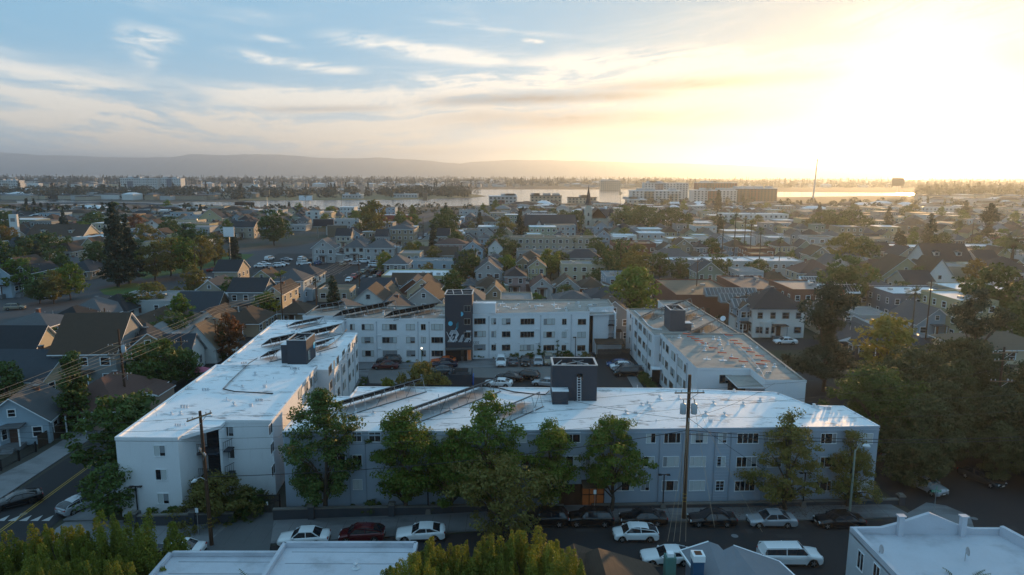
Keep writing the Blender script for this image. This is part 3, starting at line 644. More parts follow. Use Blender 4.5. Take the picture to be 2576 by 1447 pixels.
b = MB(); b.bar(fD.at(0, HD - .35, .05), fD.at(fD.L, HD - .35, .05), .1, FRONTW, .16); b.bar(fD1.at(0, HD - .35, .05), fD1.at(fD1.L, HD - .35, .05), .1, FRONTW, .16)
b.build('cornice_band', FB)
b = MB()   # boarded panels between pipes
for k in range(20):
    z = .8 + .36 * k
    if z < HD - .7:
        ua = fD.hit(*CF(860, 400))[0]; ub = fD.hit(*CF(1000, 400))[0]; b.bar(fD.at(ua, z, .02), fD.at(ub, z, .02), .03, FRONTW, .05)
b.build('board_siding', FB)
# entrance 1221
ua, _ = fD.hit(*CN(525, 650)); ub, _ = fD.hit(*CN(730, 650)); uc, _ = fD.hit(*CN(925, 650))
b = MB(); b.poly([fD.at(ua, .1, .02), fD.at(ub, .1, .02), fD.at(ub, 2.5, .02), fD.at(ua, 2.5, .02)], mat('entrance_wood_slats', (.07, .03, .016), .7, .3, 2, lines=(9, .5))); b.build('wood_screen', FB)
LIT = mat('lit_entrance', (.17, .075, .03), .6, .5, 3.5, emit=(1.0, .34, .08), es=.016)
e_ = MB(); e_.poly([fD.at(ub, .1, .022), fD.at(uc, .1, .022), fD.at(uc, 2.4, .022), fD.at(ub, 2.4, .022)], LIT); dr = e_.build('door', FB)
b = MB()
for k in (0, .33, .66, 1): b.bar(fD.at(ub + (uc - ub) * k, .1, .06), fD.at(ub + (uc - ub) * k, 2.4, .06), .09, BLACK)
for z in (1.3, 2.4): b.bar(fD.at(ub, z, .06), fD.at(uc, z, .06), .08, BLACK)
b.build('frame', dr)
b = MB(); b.prism([fD.at(ub - .1, 0, .02).xy, fD.at(ub - .1, 0, 1.3).xy, fD.at(uc + .1, 0, 1.3).xy, fD.at(uc + .1, 0, .02).xy], [2.85, 2.55, 2.55, 2.85], [3.0, 2.65, 2.65, 3.0], mat('canopy_brown', (.09, .07, .05), .8)); b.build('canopy', FB)
u, z = fD.hit(*CN(624, 531)); text('1221', .55, fD.at(u, z, .03), R(90), fD.rz, mat('number_grey', (.03, .035, .045), .6, 0), FB, 'house_number')
# ladder and tower on the front block
tD = tower(FB, 7.45, 79.6, 5.3, 3.4, HD - .4, HD + 4.3, 0, DARKG, small=(-1.75, -2.4, 1.85, 1.4, 1.95))
b = MB(); b.box((8.05, 77.86, HD + 2.9), (.75, .06, .8), FRAME); b.box((8.05, 77.83, HD + 2.9), (.66, .05, .7), GLASS); b.build('hatch', tD)
L = thing('ladder', 'aluminium ladder leaning on the dark tower of the front block', 'ladder', (7.95, 77.3, HD))
b = MB(); ALU = mat('bright_aluminium', (.7, .72, .74), .35, .05, metal=.4)
for s in (-1, 1): b.bar((.21 * s, -.25, 0), (.21 * s, .42, 2.95), .055, ALU)
b.build('side_rails', L); b = MB()
for i in range(10): k = (i + .5) / 10; b.bar((-.2, -.25 + .67 * k, 2.95 * k), (.2, -.25 + .67 * k, 2.95 * k), .045, ALU)
b.build('rungs', L)
# ---------------------------------------------------------------- trees
LEAF = {
 'dark': mat('leaf_dark_green', (.062, .100, .022), .6, .35, .55, rand=.15, trans=.22, spec=.25),
 'mid': mat('leaf_mid_green', (.105, .160, .022), .6, .35, .5, rand=.15, trans=.28, spec=.25),
 'lime': mat('leaf_yellow_green', (.150, .172, .026), .6, .35, .5, rand=.1, trans=.35, spec=.25),
 'olive': mat('leaf_olive', (.155, .140, .036), .6, .35, .5, rand=.15, trans=.28, spec=.25),
 'shade': mat('leaf_shade_green', (.052, .066, .022), .65, .4, .5, rand=.15, trans=.2),
 'scrub': mat('leaf_scrub_olive', (.38, .30, .09), .65, .4, .5, trans=.3),
 'goldg': mat('leaf_gold_green', (.21, .19, .035), .65, .3, .5, trans=.3),
 'rust': mat('leaf_rust', (.17, .065, .02), .65, .35, .5, rand=.1, trans=.25),
 'gold': mat('leaf_gold', (.20, .13, .02), .65, .3, .5, rand=.1, trans=.3),
 'needle': mat('leaf_dark_needle', (.024, .042, .020), .7, .35, .5, rand=.12, trans=.12),
 'palm': mat('palm_frond', (.060, .085, .022), .55, .3, 1, rand=.1, trans=.2),
 'grey': mat('leaf_grey_green', (.075, .085, .05), .7, .3, 1, trans=.2)}
BARK = mat('tree_bark', (.075, .055, .04), .9, .3, 3)
PALMB = mat('palm_trunk_bark', (.13, .10, .07), .9, .3, 3)
ENV = {
 'round': lambda t: math.sqrt(max(0, 1 - (2 * t - 1) ** 2)) * (1 - .15 * t),
 'oval': lambda t: (math.sin(math.pi * min(1, t * .93 + .07)) ** .6) * (1 - .35 * t),
 'spread': lambda t: math.sqrt(max(0, 1 - (1.6 * t - .6) ** 2)),
 'cone': lambda t: (1 - t) ** .85 * (1 if t > .06 else t / .06),
 'spire': lambda t: (1 - t) ** .6 * min(1, t / .1 + .3) * .95,
 'pyr': lambda t: (1 - t) ** .7 * min(1, t / .18 + .2),
 'pine': lambda t: (.55 + .45 * math.sin(t * 11)) * (1 - .55 * t),
 'plumes': None,
 'bush': lambda t: math.sqrt(max(0, 1 - t * t))}
def leafmesh(name, P, N, size, mt, aspect=.55, seed=0):
    """quads at points P with rough normals N"""
    g = np.random.default_rng(seed); n = len(P)
    N = N + g.normal(0, .75, (n, 3)); N /= np.linalg.norm(N, axis=1)[:, None] + 1e-9
    T = g.normal(0, 1, (n, 3)); T -= (T * N).sum(1)[:, None] * N; T /= np.linalg.norm(T, axis=1)[:, None] + 1e-9
    B = np.cross(N, T); s = (size * g.uniform(.6, 1.35, n))[:, None]
    V = np.empty((n, 4, 3)); V[:, 0] = P - T * s; V[:, 1] = P - B * s * aspect; V[:, 2] = P + T * s; V[:, 3] = P + B * s * aspect
    me = bpy.data.meshes.new(name); me.vertices.add(n * 4); me.vertices.foreach_set('co', V.reshape(-1).astype(np.float32))
    me.loops.add(n * 4); me.loops.foreach_set('vertex_index', np.arange(n * 4, dtype=np.int32))
    me.polygons.add(n); me.polygons.foreach_set('loop_start', np.arange(0, n * 4, 4, dtype=np.int32)); me.update(calc_edges=True)
    me.materials.append(mt); return me
def crown_pts(env, h, r, nc, per, cr, seed, z0=0.0, lean=0.0, gap=.0, flat=1.0):
    if env == 'plumes':   # many upright leafy plumes of different height
        g = np.random.default_rng(seed); P, N, C = [], [], []
        for i in range(nc):
            a = g.uniform(0, 6.28); q = r * g.uniform(0, 1) ** .55; hh = h * (1 - .42 * (q / r) ** 2) * g.uniform(.80, 1.08); w = g.uniform(.30, .72); cx, cy = q * math.cos(a), q * math.sin(a)
            t = g.uniform(.18, 1, per) ** .8; b_ = g.uniform(0, 6.28, per); rr = w * np.sqrt(np.clip(1.04 - t, 0, 1)) * 1.25 * g.uniform(.55, 1.05, per) * (1 + .3 * np.sin(b_ * 3 + t * 14))
            P.append(np.stack([cx + q / r * .5 * t + rr * np.cos(b_), cy + rr * np.sin(b_), z0 + hh * t], 1)); N.append(np.stack([np.cos(b_), np.sin(b_), .5 + t * 0], 1)); C.append((cx, cy, z0 + hh * .8, 1))
        return np.concatenate(P), np.concatenate(N), np.array(C)
    g = np.random.default_rng(seed); cs = []; e = ENV[env]
    ph = g.uniform(0, 6.28, 4); tries = 0
    while len(cs) < nc and tries < nc * 30:
        tries += 1
        t = g.uniform(0, 1); a = g.uniform(0, 2 * math.pi); rr = e(t)
        if g.uniform() > rr + .12: continue
        lump = 1 + .20 * math.sin(2 * a + ph[0] + 5 * t) + .14 * math.sin(5 * a + ph[1] - 7 * t) + .08 * math.sin(9 * a + ph[2])
        if gap and math.sin(3 * a + ph[3] + 9 * t) * math.sin(7 * t + ph[2]) > 1 - gap: continue
        q = g.uniform(0, 1) ** .42
        cs.append((rr * r * lump * q * math.cos(a) + lean * t, rr * r * lump * q * math.sin(a), z0 + t * h, q))
    C = np.array(cs); n = len(C)
    crs = cr * g.uniform(.55, 1.35, n)
    D = g.normal(0, 1, (n, per, 3)); D /= np.linalg.norm(D, axis=2)[:, :, None]; D[:, :, 2] = D[:, :, 2] * .75 + .15
    rad = (g.uniform(0, 1, (n, per)) ** .45)
    P = C[:, None, :3] + D * (rad * crs[:, None])[:, :, None] * np.array([1, 1, .72 * flat])
    N = D + np.array([0, 0, .6]); return P.reshape(-1, 3), N.reshape(-1, 3), C
TREES = {}
SPEC = {  # env, height, radius, bole, nclump, per, clump radius, leaf size, leaf kind
 'ficus': ('oval', 9.0, 3.6, 1.8, 160, 130, .80, .12, 'dark', .12), 'street': ('oval', 7.2, 2.9, 1.7, 120, 130, .72, .11, 'mid', .14),
 'streetlime': ('round', 6.4, 3.0, 2.2, 120, 130, .70, .11, 'mid', .14), 'liquid': ('pyr', 7.6, 3.3, 1.2, 130, 95, .62, .10, 'olive', .3),
 'scrub': ('round', 6.4, 4.4, 1.0, 130, 75, .80, .13, 'olive', .30), 'limebush': ('plumes', 6.2, 3.5, .3, 54, 1000, .70, .065, 'lime', .05),
 'round': ('round', 8.0, 4.4, 1.8, 95, 36, 1.15, .32, 'mid', .1), 'rounddark': ('round', 8.5, 4.8, 1.6, 95, 36, 1.25, .34, 'dark', .1), 'oval': ('oval', 10.0, 3.6, 1.8, 90, 36, 1.1, .32, 'mid', .1),
 'olive': ('round', 8.5, 4.4, 1.8, 90, 34, 1.15, .32, 'olive', .2), 'spread': ('spread', 7.0, 6.2, 2.6, 110, 34, 1.3, .34, 'dark', .15), 'lime': ('round', 7.5, 4.0, 1.5, 90, 36, 1.1, .30, 'lime', .1),
 'rust': ('oval', 7.5, 3.2, 1.3, 80, 40, .9, .24, 'rust', .1), 'gold': ('round', 7.0, 3.4, 1.6, 80, 36, 1.0, .28, 'gold', .2),
 'redwood': ('cone', 26, 5.6, 1.5, 240, 46, 1.25, .42, 'needle', .15), 'fir': ('cone', 15, 3.4, 1.2, 130, 34, .9, .36, 'needle', .15), 'cypress': ('spire', 11, 2.7, .3, 150, 60, .75, .20, 'dark', .0),
 'pine': ('pine', 14, 5.0, 2.5, 100, 60, 1.3, .28, 'needle', .42), 'nearpine': ('pine', 11.5, 5.2, 2.5, 125, 120, 1.15, .19, 'needle', .42), 'thicket': ('round', 10.5, 5.8, 1.0, 240, 90, 1.05, .19, 'shade', .2), 'thicketolive': ('oval', 10.5, 5.0, 1.0, 180, 90, 1.0, .19, 'shade', .28),
 'bush': ('bush', 1.6, 1.2, 0, 24, 50, .42, .12, 'dark', 0), 'bushlime': ('bush', 2.4, 2.0, 0, 60, 60, .5, .14, 'lime', 0), 'bigbush': ('bush', 4.6, 4.2, 0, 150, 70, .75, .15, 'olive', .05), 'greybush': ('bush', 3.0, 2.6, 0, 60, 50, .6, .18, 'grey', 0),
 'narrow': ('spire', 5.0, .7, .1, 34, 50, .3, .12, 'mid', 0), 'sapling': ('pyr', 2.4, .45, .2, 14, 26, .24, .10, 'dark', 0), 'slim': ('spire', 9, 1.3, .5, 60, 50, .5, .2, 'dark', 0)}
def tree_proto(sp, var=0, leaf=None):
    key = (sp, var, leaf)
    if key in TREES: return TREES[key]
    env, h, r, bole, nc, per, cr, ls, kind, gap = SPEC[sp]; seed = hash_s(sp) + 17 * var
    P, N, C = crown_pts(env, h, r, nc, per, cr, seed, bole, gap=gap)
    cm = leafmesh('crown', P, N, ls, LEAF[leaf or kind], seed=seed)
    tb = MB(); g = random.Random(seed); top = bole + h * (.92 if env in ('cone', 'spire', 'pyr') else .62); tr = .018 * (h + bole) + .04
    pts = [(0, 0, -.1)]; x = y = 0.0
    for i in range(1, 6):
        x += g.uniform(-.05, .05) * r; y += g.uniform(-.05, .05) * r; pts.append((x, y, top * i / 5))
    tb.tube(pts, [tr * (1 - .16 * i) for i in range(6)], BARK, 7)
    if env not in ('bush',):
        idx = g.sample(range(len(C)), min(len(C), 9 if ls > .25 else 16))
        for i in idx:
            c = C[i]; zb = min(top * .95, max(bole * .6, c[2] * (.45 if env not in ('cone', 'spire') else .92))); k = zb / top
            p0 = Vector((x * k, y * k, zb)); p2 = Vector(c[:3]) * .94; p1 = (p0 + p2) / 2 + Vector((0, 0, .12 * (p2 - p0).length))
            tb.tube([p0, p1, p2], [tr * .42, tr * .28, tr * .12], BARK, 5, False)
    tm = tb.build('trunk'); tme = tm.data; bpy.data.objects.remove(tm)
    TREES[key] = (cm, tme); return TREES[key]
def hash_s(s): return sum(ord(c) * (i + 7) for i, c in enumerate(s)) % 9973
NTREE = 0
TREEPOS = []
def tree(sp, x, y, label, s=1.0, rz=None, name='tree', cat='tree', group=None, var=None, leaf=None, z=0.0, sz=None):
    global NTREE
    NTREE += 1; g = random.Random(NTREE * 7 + 1)
    cm, tm = tree_proto(sp, (g.randrange(3) if var is None else var), leaf)
    t = thing(name, label, cat, (x, y, z), g.uniform(0, 6.28) if rz is None else rz, group); t.scale = (s, s, s * (sz or 1.0))
    if sp not in ('bush', 'bushlime', 'bigbush', 'greybush'): link('trunk', tm, t); link('crown', cm, t)
    else: link('stems', tm, t); link('foliage', cm, t)
    TREEPOS.append((x, y)); return t
def palm_proto(kind):
    key = ('palm', kind)
    if key in TREES: return TREES[key]
    g = random.Random(hash_s(kind)); H_ = {'fan': 11.0, 'tall': 14.5, 'date': 6.0, 'near': 5.0}[kind]; L = {'fan': 1.9, 'tall': 1.7, 'date': 3.6, 'near': 3.0}[kind]; n = {'fan': 46, 'tall': 42, 'date': 60, 'near': 34}[kind]
    b = MB(); lm = LEAF['palm']
    for i in range(n):
        a = g.uniform(0, 6.28); e0 = g.uniform(-.5, 1.35); l = L * g.uniform(.8, 1.1); p = Vector((0, 0, H_)); d = Vector((math.cos(a) * math.cos(e0), math.sin(a) * math.cos(e0), math.sin(e0))); sd = Vector((-math.sin(a), math.cos(a), 0)); k = 9
        for j in range(k):
            q = p + d * (l / k); d = (d + Vector((0, 0, -.17 if kind in ('date', 'near') else -.09))).normalized(); up = sd.cross(d)
            ll = (.62 if kind in ('date', 'near') else .42) * math.sin(math.pi * min(1, (j + 1.2) / k * .9)) * (L / 3 if kind in ('date', 'near') else 1)
            for sgn in (-1, 1):
                if kind in ('date', 'near'):
                    for f in (0, .5):
                        o = p + (q - p) * f; tip = o + sd * sgn * ll + d * ll * .55 - Vector((0, 0, ll * .35)); b.poly([o, o + d * .09, tip], lm)
                elif j > 3: b.poly([p, q, q + sd * sgn * ll * .9 + d * .22 - Vector((0, 0, .12))], lm)
            b.poly([p - sd * .02, p + sd * .02, q + sd * .02, q - sd * .02], lm); p = q
    c = b.build('crown'); cm = c.data; bpy.data.objects.remove(c)
    b = MB(); w = .32 if kind == 'date' else .2
    b.tube([(0, 0, 0), (.06, 0, H_ * .35), (-.05, .04, H_ * .7), (0, 0, H_ + .1)], [w * 1.15, w * .9, w * .8, w * .85], PALMB, 8); b.lathe((0, 0, H_ - .9), [(w * .9, 0), (w * 1.8, .5), (w * 1.3, 1.0)], PALMB, 8)
    c = b.build('trunk'); tm = c.data; bpy.data.objects.remove(c); TREES[key] = (cm, tm); return TREES[key]
def palm(kind, x, y, label, s=1.0, group=None):
    cm, tm = palm_proto(kind); g = random.Random(int(x * 31 + y)); t = thing('palm_tree', label, 'palm tree', (x, y, 0), g.uniform(0, 6.28), group); t.scale = (s, s, s)
    link('trunk', tm, t); link('crown', cm, t); TREEPOS.append((x, y)); return t
# ---------------------------------------------------------------- vehicles
CARC = {'white': (.72, .74, .76), 'black': (.008, .008, .010), 'silver': (.36, .38, .41), 'grey': (.10, .11, .12), 'dark grey': (.035, .04, .045), 'maroon': (.075, .008, .012), 'orange': (.55, .10, .02), 'blue': (.02, .06, .17), 'red': (.32, .02, .02), 'navy': (.012, .018, .04), 'tan': (.24, .21, .16)}
def carmat(c): return mat('car_paint_' + c.replace(' ', '_'), CARC[c], .22, .04, 1.0, metal=.25 if c in ('silver', 'grey', 'dark grey') else 0, spec=.6)
TYRE = mat('tyre_rubber', (.012, .012, .012), .85, .1); RIM = mat('alloy_rim', (.35, .36, .37), .3, .05, metal=.7); RIMB = mat('dark_rim', (.02, .02, .02), .4, .05)
HLAMP = mat('headlamp_glass', (.55, .57, .6), .1, 0, spec=.8); TLAMP = mat('tail_lamp_red', (.28, .01, .01), .2, 0, spec=.7); PLAS = mat('black_plastic', (.02, .02, .022), .6, .1); PLATE = mat('number_plate', (.6, .6, .58), .5, .1)
# side outlines: lists of (x, z_low_side, z_hood/deck top, roof z or None); x from nose(0) to tail(1) over the length
CART = {
 'sedan': dict(L=4.75, W=1.82, belt=[(0, .60), (.03, .70), (.25, .86), (.30, .90), (.80, .98), (.97, .94), (1.0, .80)], roof=[(.27, .90), (.42, 1.40), (.50, 1.45), (.68, 1.42), (.84, 1.0)]),
 'coupe': dict(L=4.7, W=1.88, belt=[(0, .58), (.04, .70), (.30, .86), (.82, .98), (.96, 1.0), (1.0, .85)], roof=[(.32, .88), (.48, 1.30), (.56, 1.35), (.70, 1.30), (.90, 1.0)]),
 'hatch': dict(L=4.3, W=1.76, belt=[(0, .60), (.03, .72), (.22, .90), (.30, .95), (.9, 1.02), (1.0, .90)], roof=[(.20, .92), (.38, 1.42), (.50, 1.49), (.70, 1.44), (.88, 1.22), (.97, 1.02)]),
 'suv': dict(L=4.6, W=1.86, belt=[(0, .66), (.03, .85), (.24, 1.02), (.3, 1.06), (.95, 1.12), (1.0, .95)], roof=[(.25, 1.03), (.38, 1.60), (.48, 1.68), (.80, 1.66), (.90, 1.58), (.98, 1.14)]),
 'van': dict(L=5.1, W=1.98, belt=[(0, .70), (.03, .90), (.14, 1.05), (.2, 1.1), (.97, 1.15), (1.0, 1.0)], roof=[(.12, 1.05), (.25, 1.72), (.33, 1.80), (.90, 1.80), (.985, 1.72), (.995, 1.16)]),
 'pickup': dict(L=5.5, W=1.98, belt=[(0, .75), (.03, .95), (.22, 1.08), (.3, 1.12), (.97, 1.15), (1.0, 1.05)], roof=[(.22, 1.08), (.33, 1.68), (.40, 1.74), (.92, 1.70), (.97, 1.62), (.985, 1.16)])}
CARM = {}
def car_meshes(kind, colour, rim=None):
    key = (kind, colour)
    if key in CARM: return CARM[key]
    T = CART[kind]; L, W = T['L'], T['W']; pm = carmat(colour); hw = W / 2
    bx, bz = zip(*T['belt']); rx, rz_ = zip(*T['roof'])
    xs = sorted(set([0, .012, .03, .07, .12, .18, .2, .24, .28, .32, .4, .5, .6, .68, .74, .78, .82, .86, .9, .94, .97, .99, 1.0]))
    wx = {'sedan': (.175, .775), 'coupe': (.18, .79), 'hatch': (.175, .80), 'suv': (.175, .79), 'van': (.17, .78), 'pickup': (.17, .79)}[kind]; wr = {'suv': .36, 'van': .35, 'pickup': .39}.get(kind, .33)
    b = MB(); rows = []
    for x in xs:
        z = float(np.interp(x, bx, bz)); e = 1 - .16 * max(0, 1 - x / .09) ** 2 - .12 * max(0, (x - .92) / .08) ** 2; w = hw * e
        zb = .22 + .10 * max(0, 1 - x / .05) + .1 * max(0, (x - .95) / .05)
        for c in wx:
            dx = abs(x - c) * L
            if dx < wr * 1.12: zb = max(zb, math.sqrt((wr * 1.15) ** 2 - dx * dx) + wr * .92)
        zm = max(zb + .02, z * .62 + .08); X = (.5 - x) * L
        rows.append([(X, -w * .96, zb), (X, -w, zm), (X, -w * .985, z - .10), (X, -w * .90, z), (X, -w * .45, z + .03), (X, 0, z + .04), (X, w * .45, z + .03), (X, w * .90, z), (X, w * .985, z - .10), (X, w, zm), (X, w * .96, zb)])
    vs = [p for r_ in rows for p in r_]; n = 11
    fs = [(i * n + k, i * n + k + 1, (i + 1) * n + k + 1, (i + 1) * n + k) for i in range(len(rows) - 1) for k in range(n - 1)]
    b.faces(vs, fs, pm, True); b.faces(rows[0], [tuple(range(n))], pm); b.faces(rows[-1], [tuple(range(n))[::-1]], pm)
    # dark lower grille, bumper lines, plates, arch liners
    b.box((L * .5 + .0, 0, .38), (.06, W * .62, .14), PLAS); b.box((L * .5 - .02, 0, .56), (.08, W * .42, .07), PLAS); b.box((-L * .5 - .005, 0, .36), (.06, W * .66, .16), PLAS); b.box((-L * .5 - .02, 0, .70), (.03, .42, .13), PLATE); b.box((L * .5 + .035, 0, .46), (.02, .38, .11), PLATE)
    b.box((0, 0, .3), (L * .9, W * .7, .2), PLAS)
    for s in (-1, 1): b.box((0.0, s * hw * .97, .27), (L * .40, .05, .10), PLAS)
    body = b.build('body')
    # greenhouse: roof in body colour, glass all round, pillars
    gb = MB(); rb = MB()
    X = lambda x: (.5 - x) * L
    zbelt = lambda x: float(np.interp(x, bx, bz)) + .0
    prof = list(zip(rx, rz_)); x0, x1 = rx[0], rx[-1]; xs2 = np.linspace(x0, x1, 13)
    sec = []
    for x in xs2:
        z = float(np.interp(x, rx, rz_)); zb = zbelt(x) - .01; k = (z - zb) / 1.0
        wb = hw * .90; wt = hw * (.90 - .24 * min(1, max(0, k) / .5)); sec.append([(X(x), -wb, zb), (X(x), -wt, z - .03 if k > .05 else zb + .01), (X(x), -wt * .55, z + .012), (X(x), 0, z + .02), (X(x), wt * .55, z + .012), (X(x), wt, z - .03 if k > .05 else zb + .01), (X(x), wb, zb)])
    for i in range(12):
        xm = (xs2[i] + xs2[i + 1]) / 2; a, c = sec[i], sec[i + 1]; topish = (float(np.interp(xm, rx, rz_)) > max(rz_) - .13)
        gb.faces(a + c, [(0, 1, 8, 7), (5, 6, 13, 12)], GLASS, True)
        (rb if topish or (kind == 'pickup' and xm > .4) else gb).faces(a + c, [(k, k + 1, k + 8, k + 7) for k in (1, 2, 3, 4)], pm if (topish or (kind == 'pickup' and xm > .4)) else GLASS, True)
    for s in (-1, 1):    # pillars and roof rails
        for xa, xb_ in ((rx[0] + .01, rx[1]), ((rx[0] + rx[-1]) / 2 + .01, (rx[0] + rx[-1]) / 2), (rx[-2], rx[-1] - .01)):
            za, zc = zbelt(xa), float(np.interp(xb_, rx, rz_)) - .02
            if xa == rx[-2]: za, zc = float(np.interp(xa, rx, rz_)) - .02, zbelt(xb_)
            def wk(x, z): return hw * (.905 - .24 * min(1, max(0, (z - zbelt(x))) / .5)) + .008
            rb.bar((X(xa), s * wk(xa, za), za), (X(xb_), s * wk(xb_, zc), zc), .065, pm)
        rb.bar((X(rx[1]), s * wk(rx[1], rz_[1]), rz_[1] - .02), (X(rx[-2]), s * wk(rx[-2], rz_[-2]), rz_[-2] - .02), .06, pm)
        rb.box((X(rx[0] + .05), s * (hw + .05), zbelt(rx[0] + .05) + .04), (.14, .2, .12), pm)
    gl_ = gb.build('windows'); ro = rb.build('roof')
    def wheel(rimm):
        t = MB(); t.lathe((0, 0, 0), [(wr * .62, -.10), (wr * .95, -.10), (wr, -.06), (wr, .06), (wr * .95, .10), (wr * .62, .10)], TYRE, 18)
        r_ = MB(); r_.lathe((0, 0, 0), [(wr * .64, .08), (wr * .60, .02)], rimm, 16)
        for i in range(5): a = i * 1.2566; r_.bar((0, 0, .085), (wr * .62 * math.cos(a), wr * .62 * math.sin(a), .075), .085, rimm)
        r_.lathe((0, 0, 0), [(.06, .06), (.06, .10)], rimm, 8)
        d = MB(); d.lathe((0, 0, 0), [(.01, -.09), (wr * .62, -.09), (wr * .6, .03)], PLAS, 12); t.v, t.f = t.v, t.f
        n0 = len(t.v); t.v += d.v; k = t.m(PLAS)
        for f in d.f: t.f.append(tuple(i + n0 for i in f)); t.mi.append(k); t.sm.append(False)
        return t, r_
    t, r_ = wheel(rim or (RIMB if colour in ('black',) and kind == 'coupe' else RIM))
    to = t.build('tyre'); ri = r_.build('rim')
    hl = MB(); hl.box((0, 0, 0), (.26, .34, .13), HLAMP, 0, .7); h = hl.build('headlight'); tl = MB(); tl.box((0, 0, 0), (.16, .34, .14), TLAMP, 0, .8); tt = tl.build('tail_light')
    out = dict(body=body.data, windows=gl_.data, roof=ro.data, tyre=to.data, rim=ri.data, headlight=h.data, tail=tt.data, L=L, W=W, wx=wx, wr=wr, zh=float(np.interp(.03, bx, bz)), zt=float(np.interp(.98, bx, bz)))
    for o in (body, gl_, ro, to, ri, h, tt): bpy.data.objects.remove(o)
    CARM[key] = out; return out
NAMES = {'sedan': 'sedan', 'coupe': 'coupe', 'hatch': 'hatchback', 'suv': 'suv', 'van': 'van', 'pickup': 'pickup_truck'}
CARPOS = []
def car(kind, colour, x, y, rz, label, group=None, z=0.03, full=True, sc=1.0):
    m = car_meshes(kind, colour); t = thing('parked_car' if kind not in ('van', 'pickup') else ('parked_van' if kind == 'van' else 'pickup_truck'), label, 'car' if kind not in ('van', 'pickup') else ('van' if kind == 'van' else 'pickup truck'), (x, y, z), rz, group)
    t.scale = (sc, sc, sc)
    link('body', m['body'], t); link('windows', m['windows'], t); link('roof', m['roof'], t)
    for c in m['wx']:
        for s in (-1, 1):
            w = link('tyre', m['tyre'], t) if not full else None
            if full:
                w = link('wheel', m['tyre'], t); link('rim', m['rim'], w)
            w.name = 'wheel'; w.location = ((.5 - c) * m['L'], s * (m['W'] / 2 - .11), m['wr']); w.rotation_euler = (R(-90) * s, 0, 0)
    if full:
        for s in (-1, 1):
            o = link('headlight', m['headlight'], t, (m['L'] / 2 - .14, s * m['W'] * .34, m['zh'] - .06)); o = link('tail_light', m['tail'], t, (-m['L'] / 2 + .07, s * m['W'] * .36, m['zt'] - .09))
    CARPOS.append((x, y)); return t
# ---------------------------------------------------------------- houses
WC = {'cream': (.50, .43, .31), 'white': (.62, .62, .60), 'tan': (.34, .27, .19), 'beige': (.42, .36, .28), 'pale blue': (.34, .43, .50), 'blue': (.13, .21, .32), 'grey': (.27, .28, .28), 'light grey': (.42, .43, .43), 'salmon': (.38, .27, .21), 'yellow': (.44, .39, .24), 'green': (.20, .36, .12), 'sage': (.28, .32, .24), 'brown': (.14, .09, .06), 'pink': (.34, .24, .23), 'brick': (.20, .085, .06), 'dark': (.05, .055, .065), 'slate': (.16, .18, .22)}
RC = {'dark': (.028, .030, .035), 'grey': (.088, .092, .098), 'brown': (.068, .045, .031), 'black': (.016, .018, .021), 'red brown': (.10, .055, .045), 'pale grey': (.21, .21, .21), 'tan': (.15, .11, .075), 'white': (.66, .68, .70), 'slate': (.038, .046, .056)}
def wmat(c): return mat('wall_' + c.replace(' ', '_'), tuple(v * .95 for v in WC[c]), .85, .10, .5, rand=.10, lines=(5.0, .12))
def rmat(c): return mat('roofing_' + c.replace(' ', '_'), RC[c], .9, .28, 1.2, rand=.12, lines=(6.0, .22), bump=.3)
def rflat(c): return mat('flat_roofing_' + c.replace(' ', '_'), RC[c], .8, .22, .5, col2=tuple(v * .5 for v in RC[c]), sc2=(.3, .3, 1), thr=(.55, .75))
HW = {}
def hwin(w, h, far, frame=TRIMW):
    key = (w, h, far, frame.name)
    if key in HW: return HW[key]
    g = MB(); f = MB(); t = .11
    g.poly([(-w / 2, -.02, -h / 2), (w / 2, -.02, -h / 2), (w / 2, -.02, h / 2), (-w / 2, -.02, h / 2)], GLASS)
    tgt = g if far else f
    for z in (h / 2 + t / 2, -h / 2 - t / 2): tgt.box((0, -.04, z), (w + 2 * t, .08, t), frame)
    for x in (-w / 2 - t / 2, w / 2 + t / 2): tgt.box((x, -.04, 0), (t, .076, h), frame)
    tgt.box((0, -.03, 0), (w, .05, .05), frame)
    if w > 1.3: tgt.box((0, -.03, 0), (.06, .048, h), frame)
    o = g.build('window'); gm = o.data; bpy.data.objects.remove(o); fm = None
    if not far: o = f.build('frame'); fm = o.data; bpy.data.objects.remove(o)
    HW[key] = (gm, fm); return HW[key]
HOUSES = []   # footprints for collision: (x, y, radius)
def put_windows(t, W_, D_, storeys, sh, dens, far, frame, sides=(1, 1), z0=.5, rs=None):
    g = rs or random; gm, fm = hwin(1.0, 1.25, far, frame)
    def row(n, L, fx):
        for s in range(storeys):
            for i in range(n):
                u = -L / 2 + L * (i + .5) / n; z = z0 + s * sh + 1.25
                if s == 0 and fx == 0 and i == n // 2: continue
                x, y, a = ((u, -D_ / 2 - .004, 0), (W_ / 2 + .004, u, R(90)), (-W_ / 2 - .004, u, R(-90)))[fx]
                o = link('window', gm, t, (x, y, z), a); o.scale = (1.0 if (i + s) % 3 else 1.35, 1, 1)
                if fm: link('frame', fm, o)
    row(max(2, int(W_ / dens)), W_, 0)
    if sides[0]: row(max(1, int(D_ / (dens * 1.3))), D_, 1)
    if sides[1]: row(max(1, int(D_ / (dens * 1.3))), D_, 2)
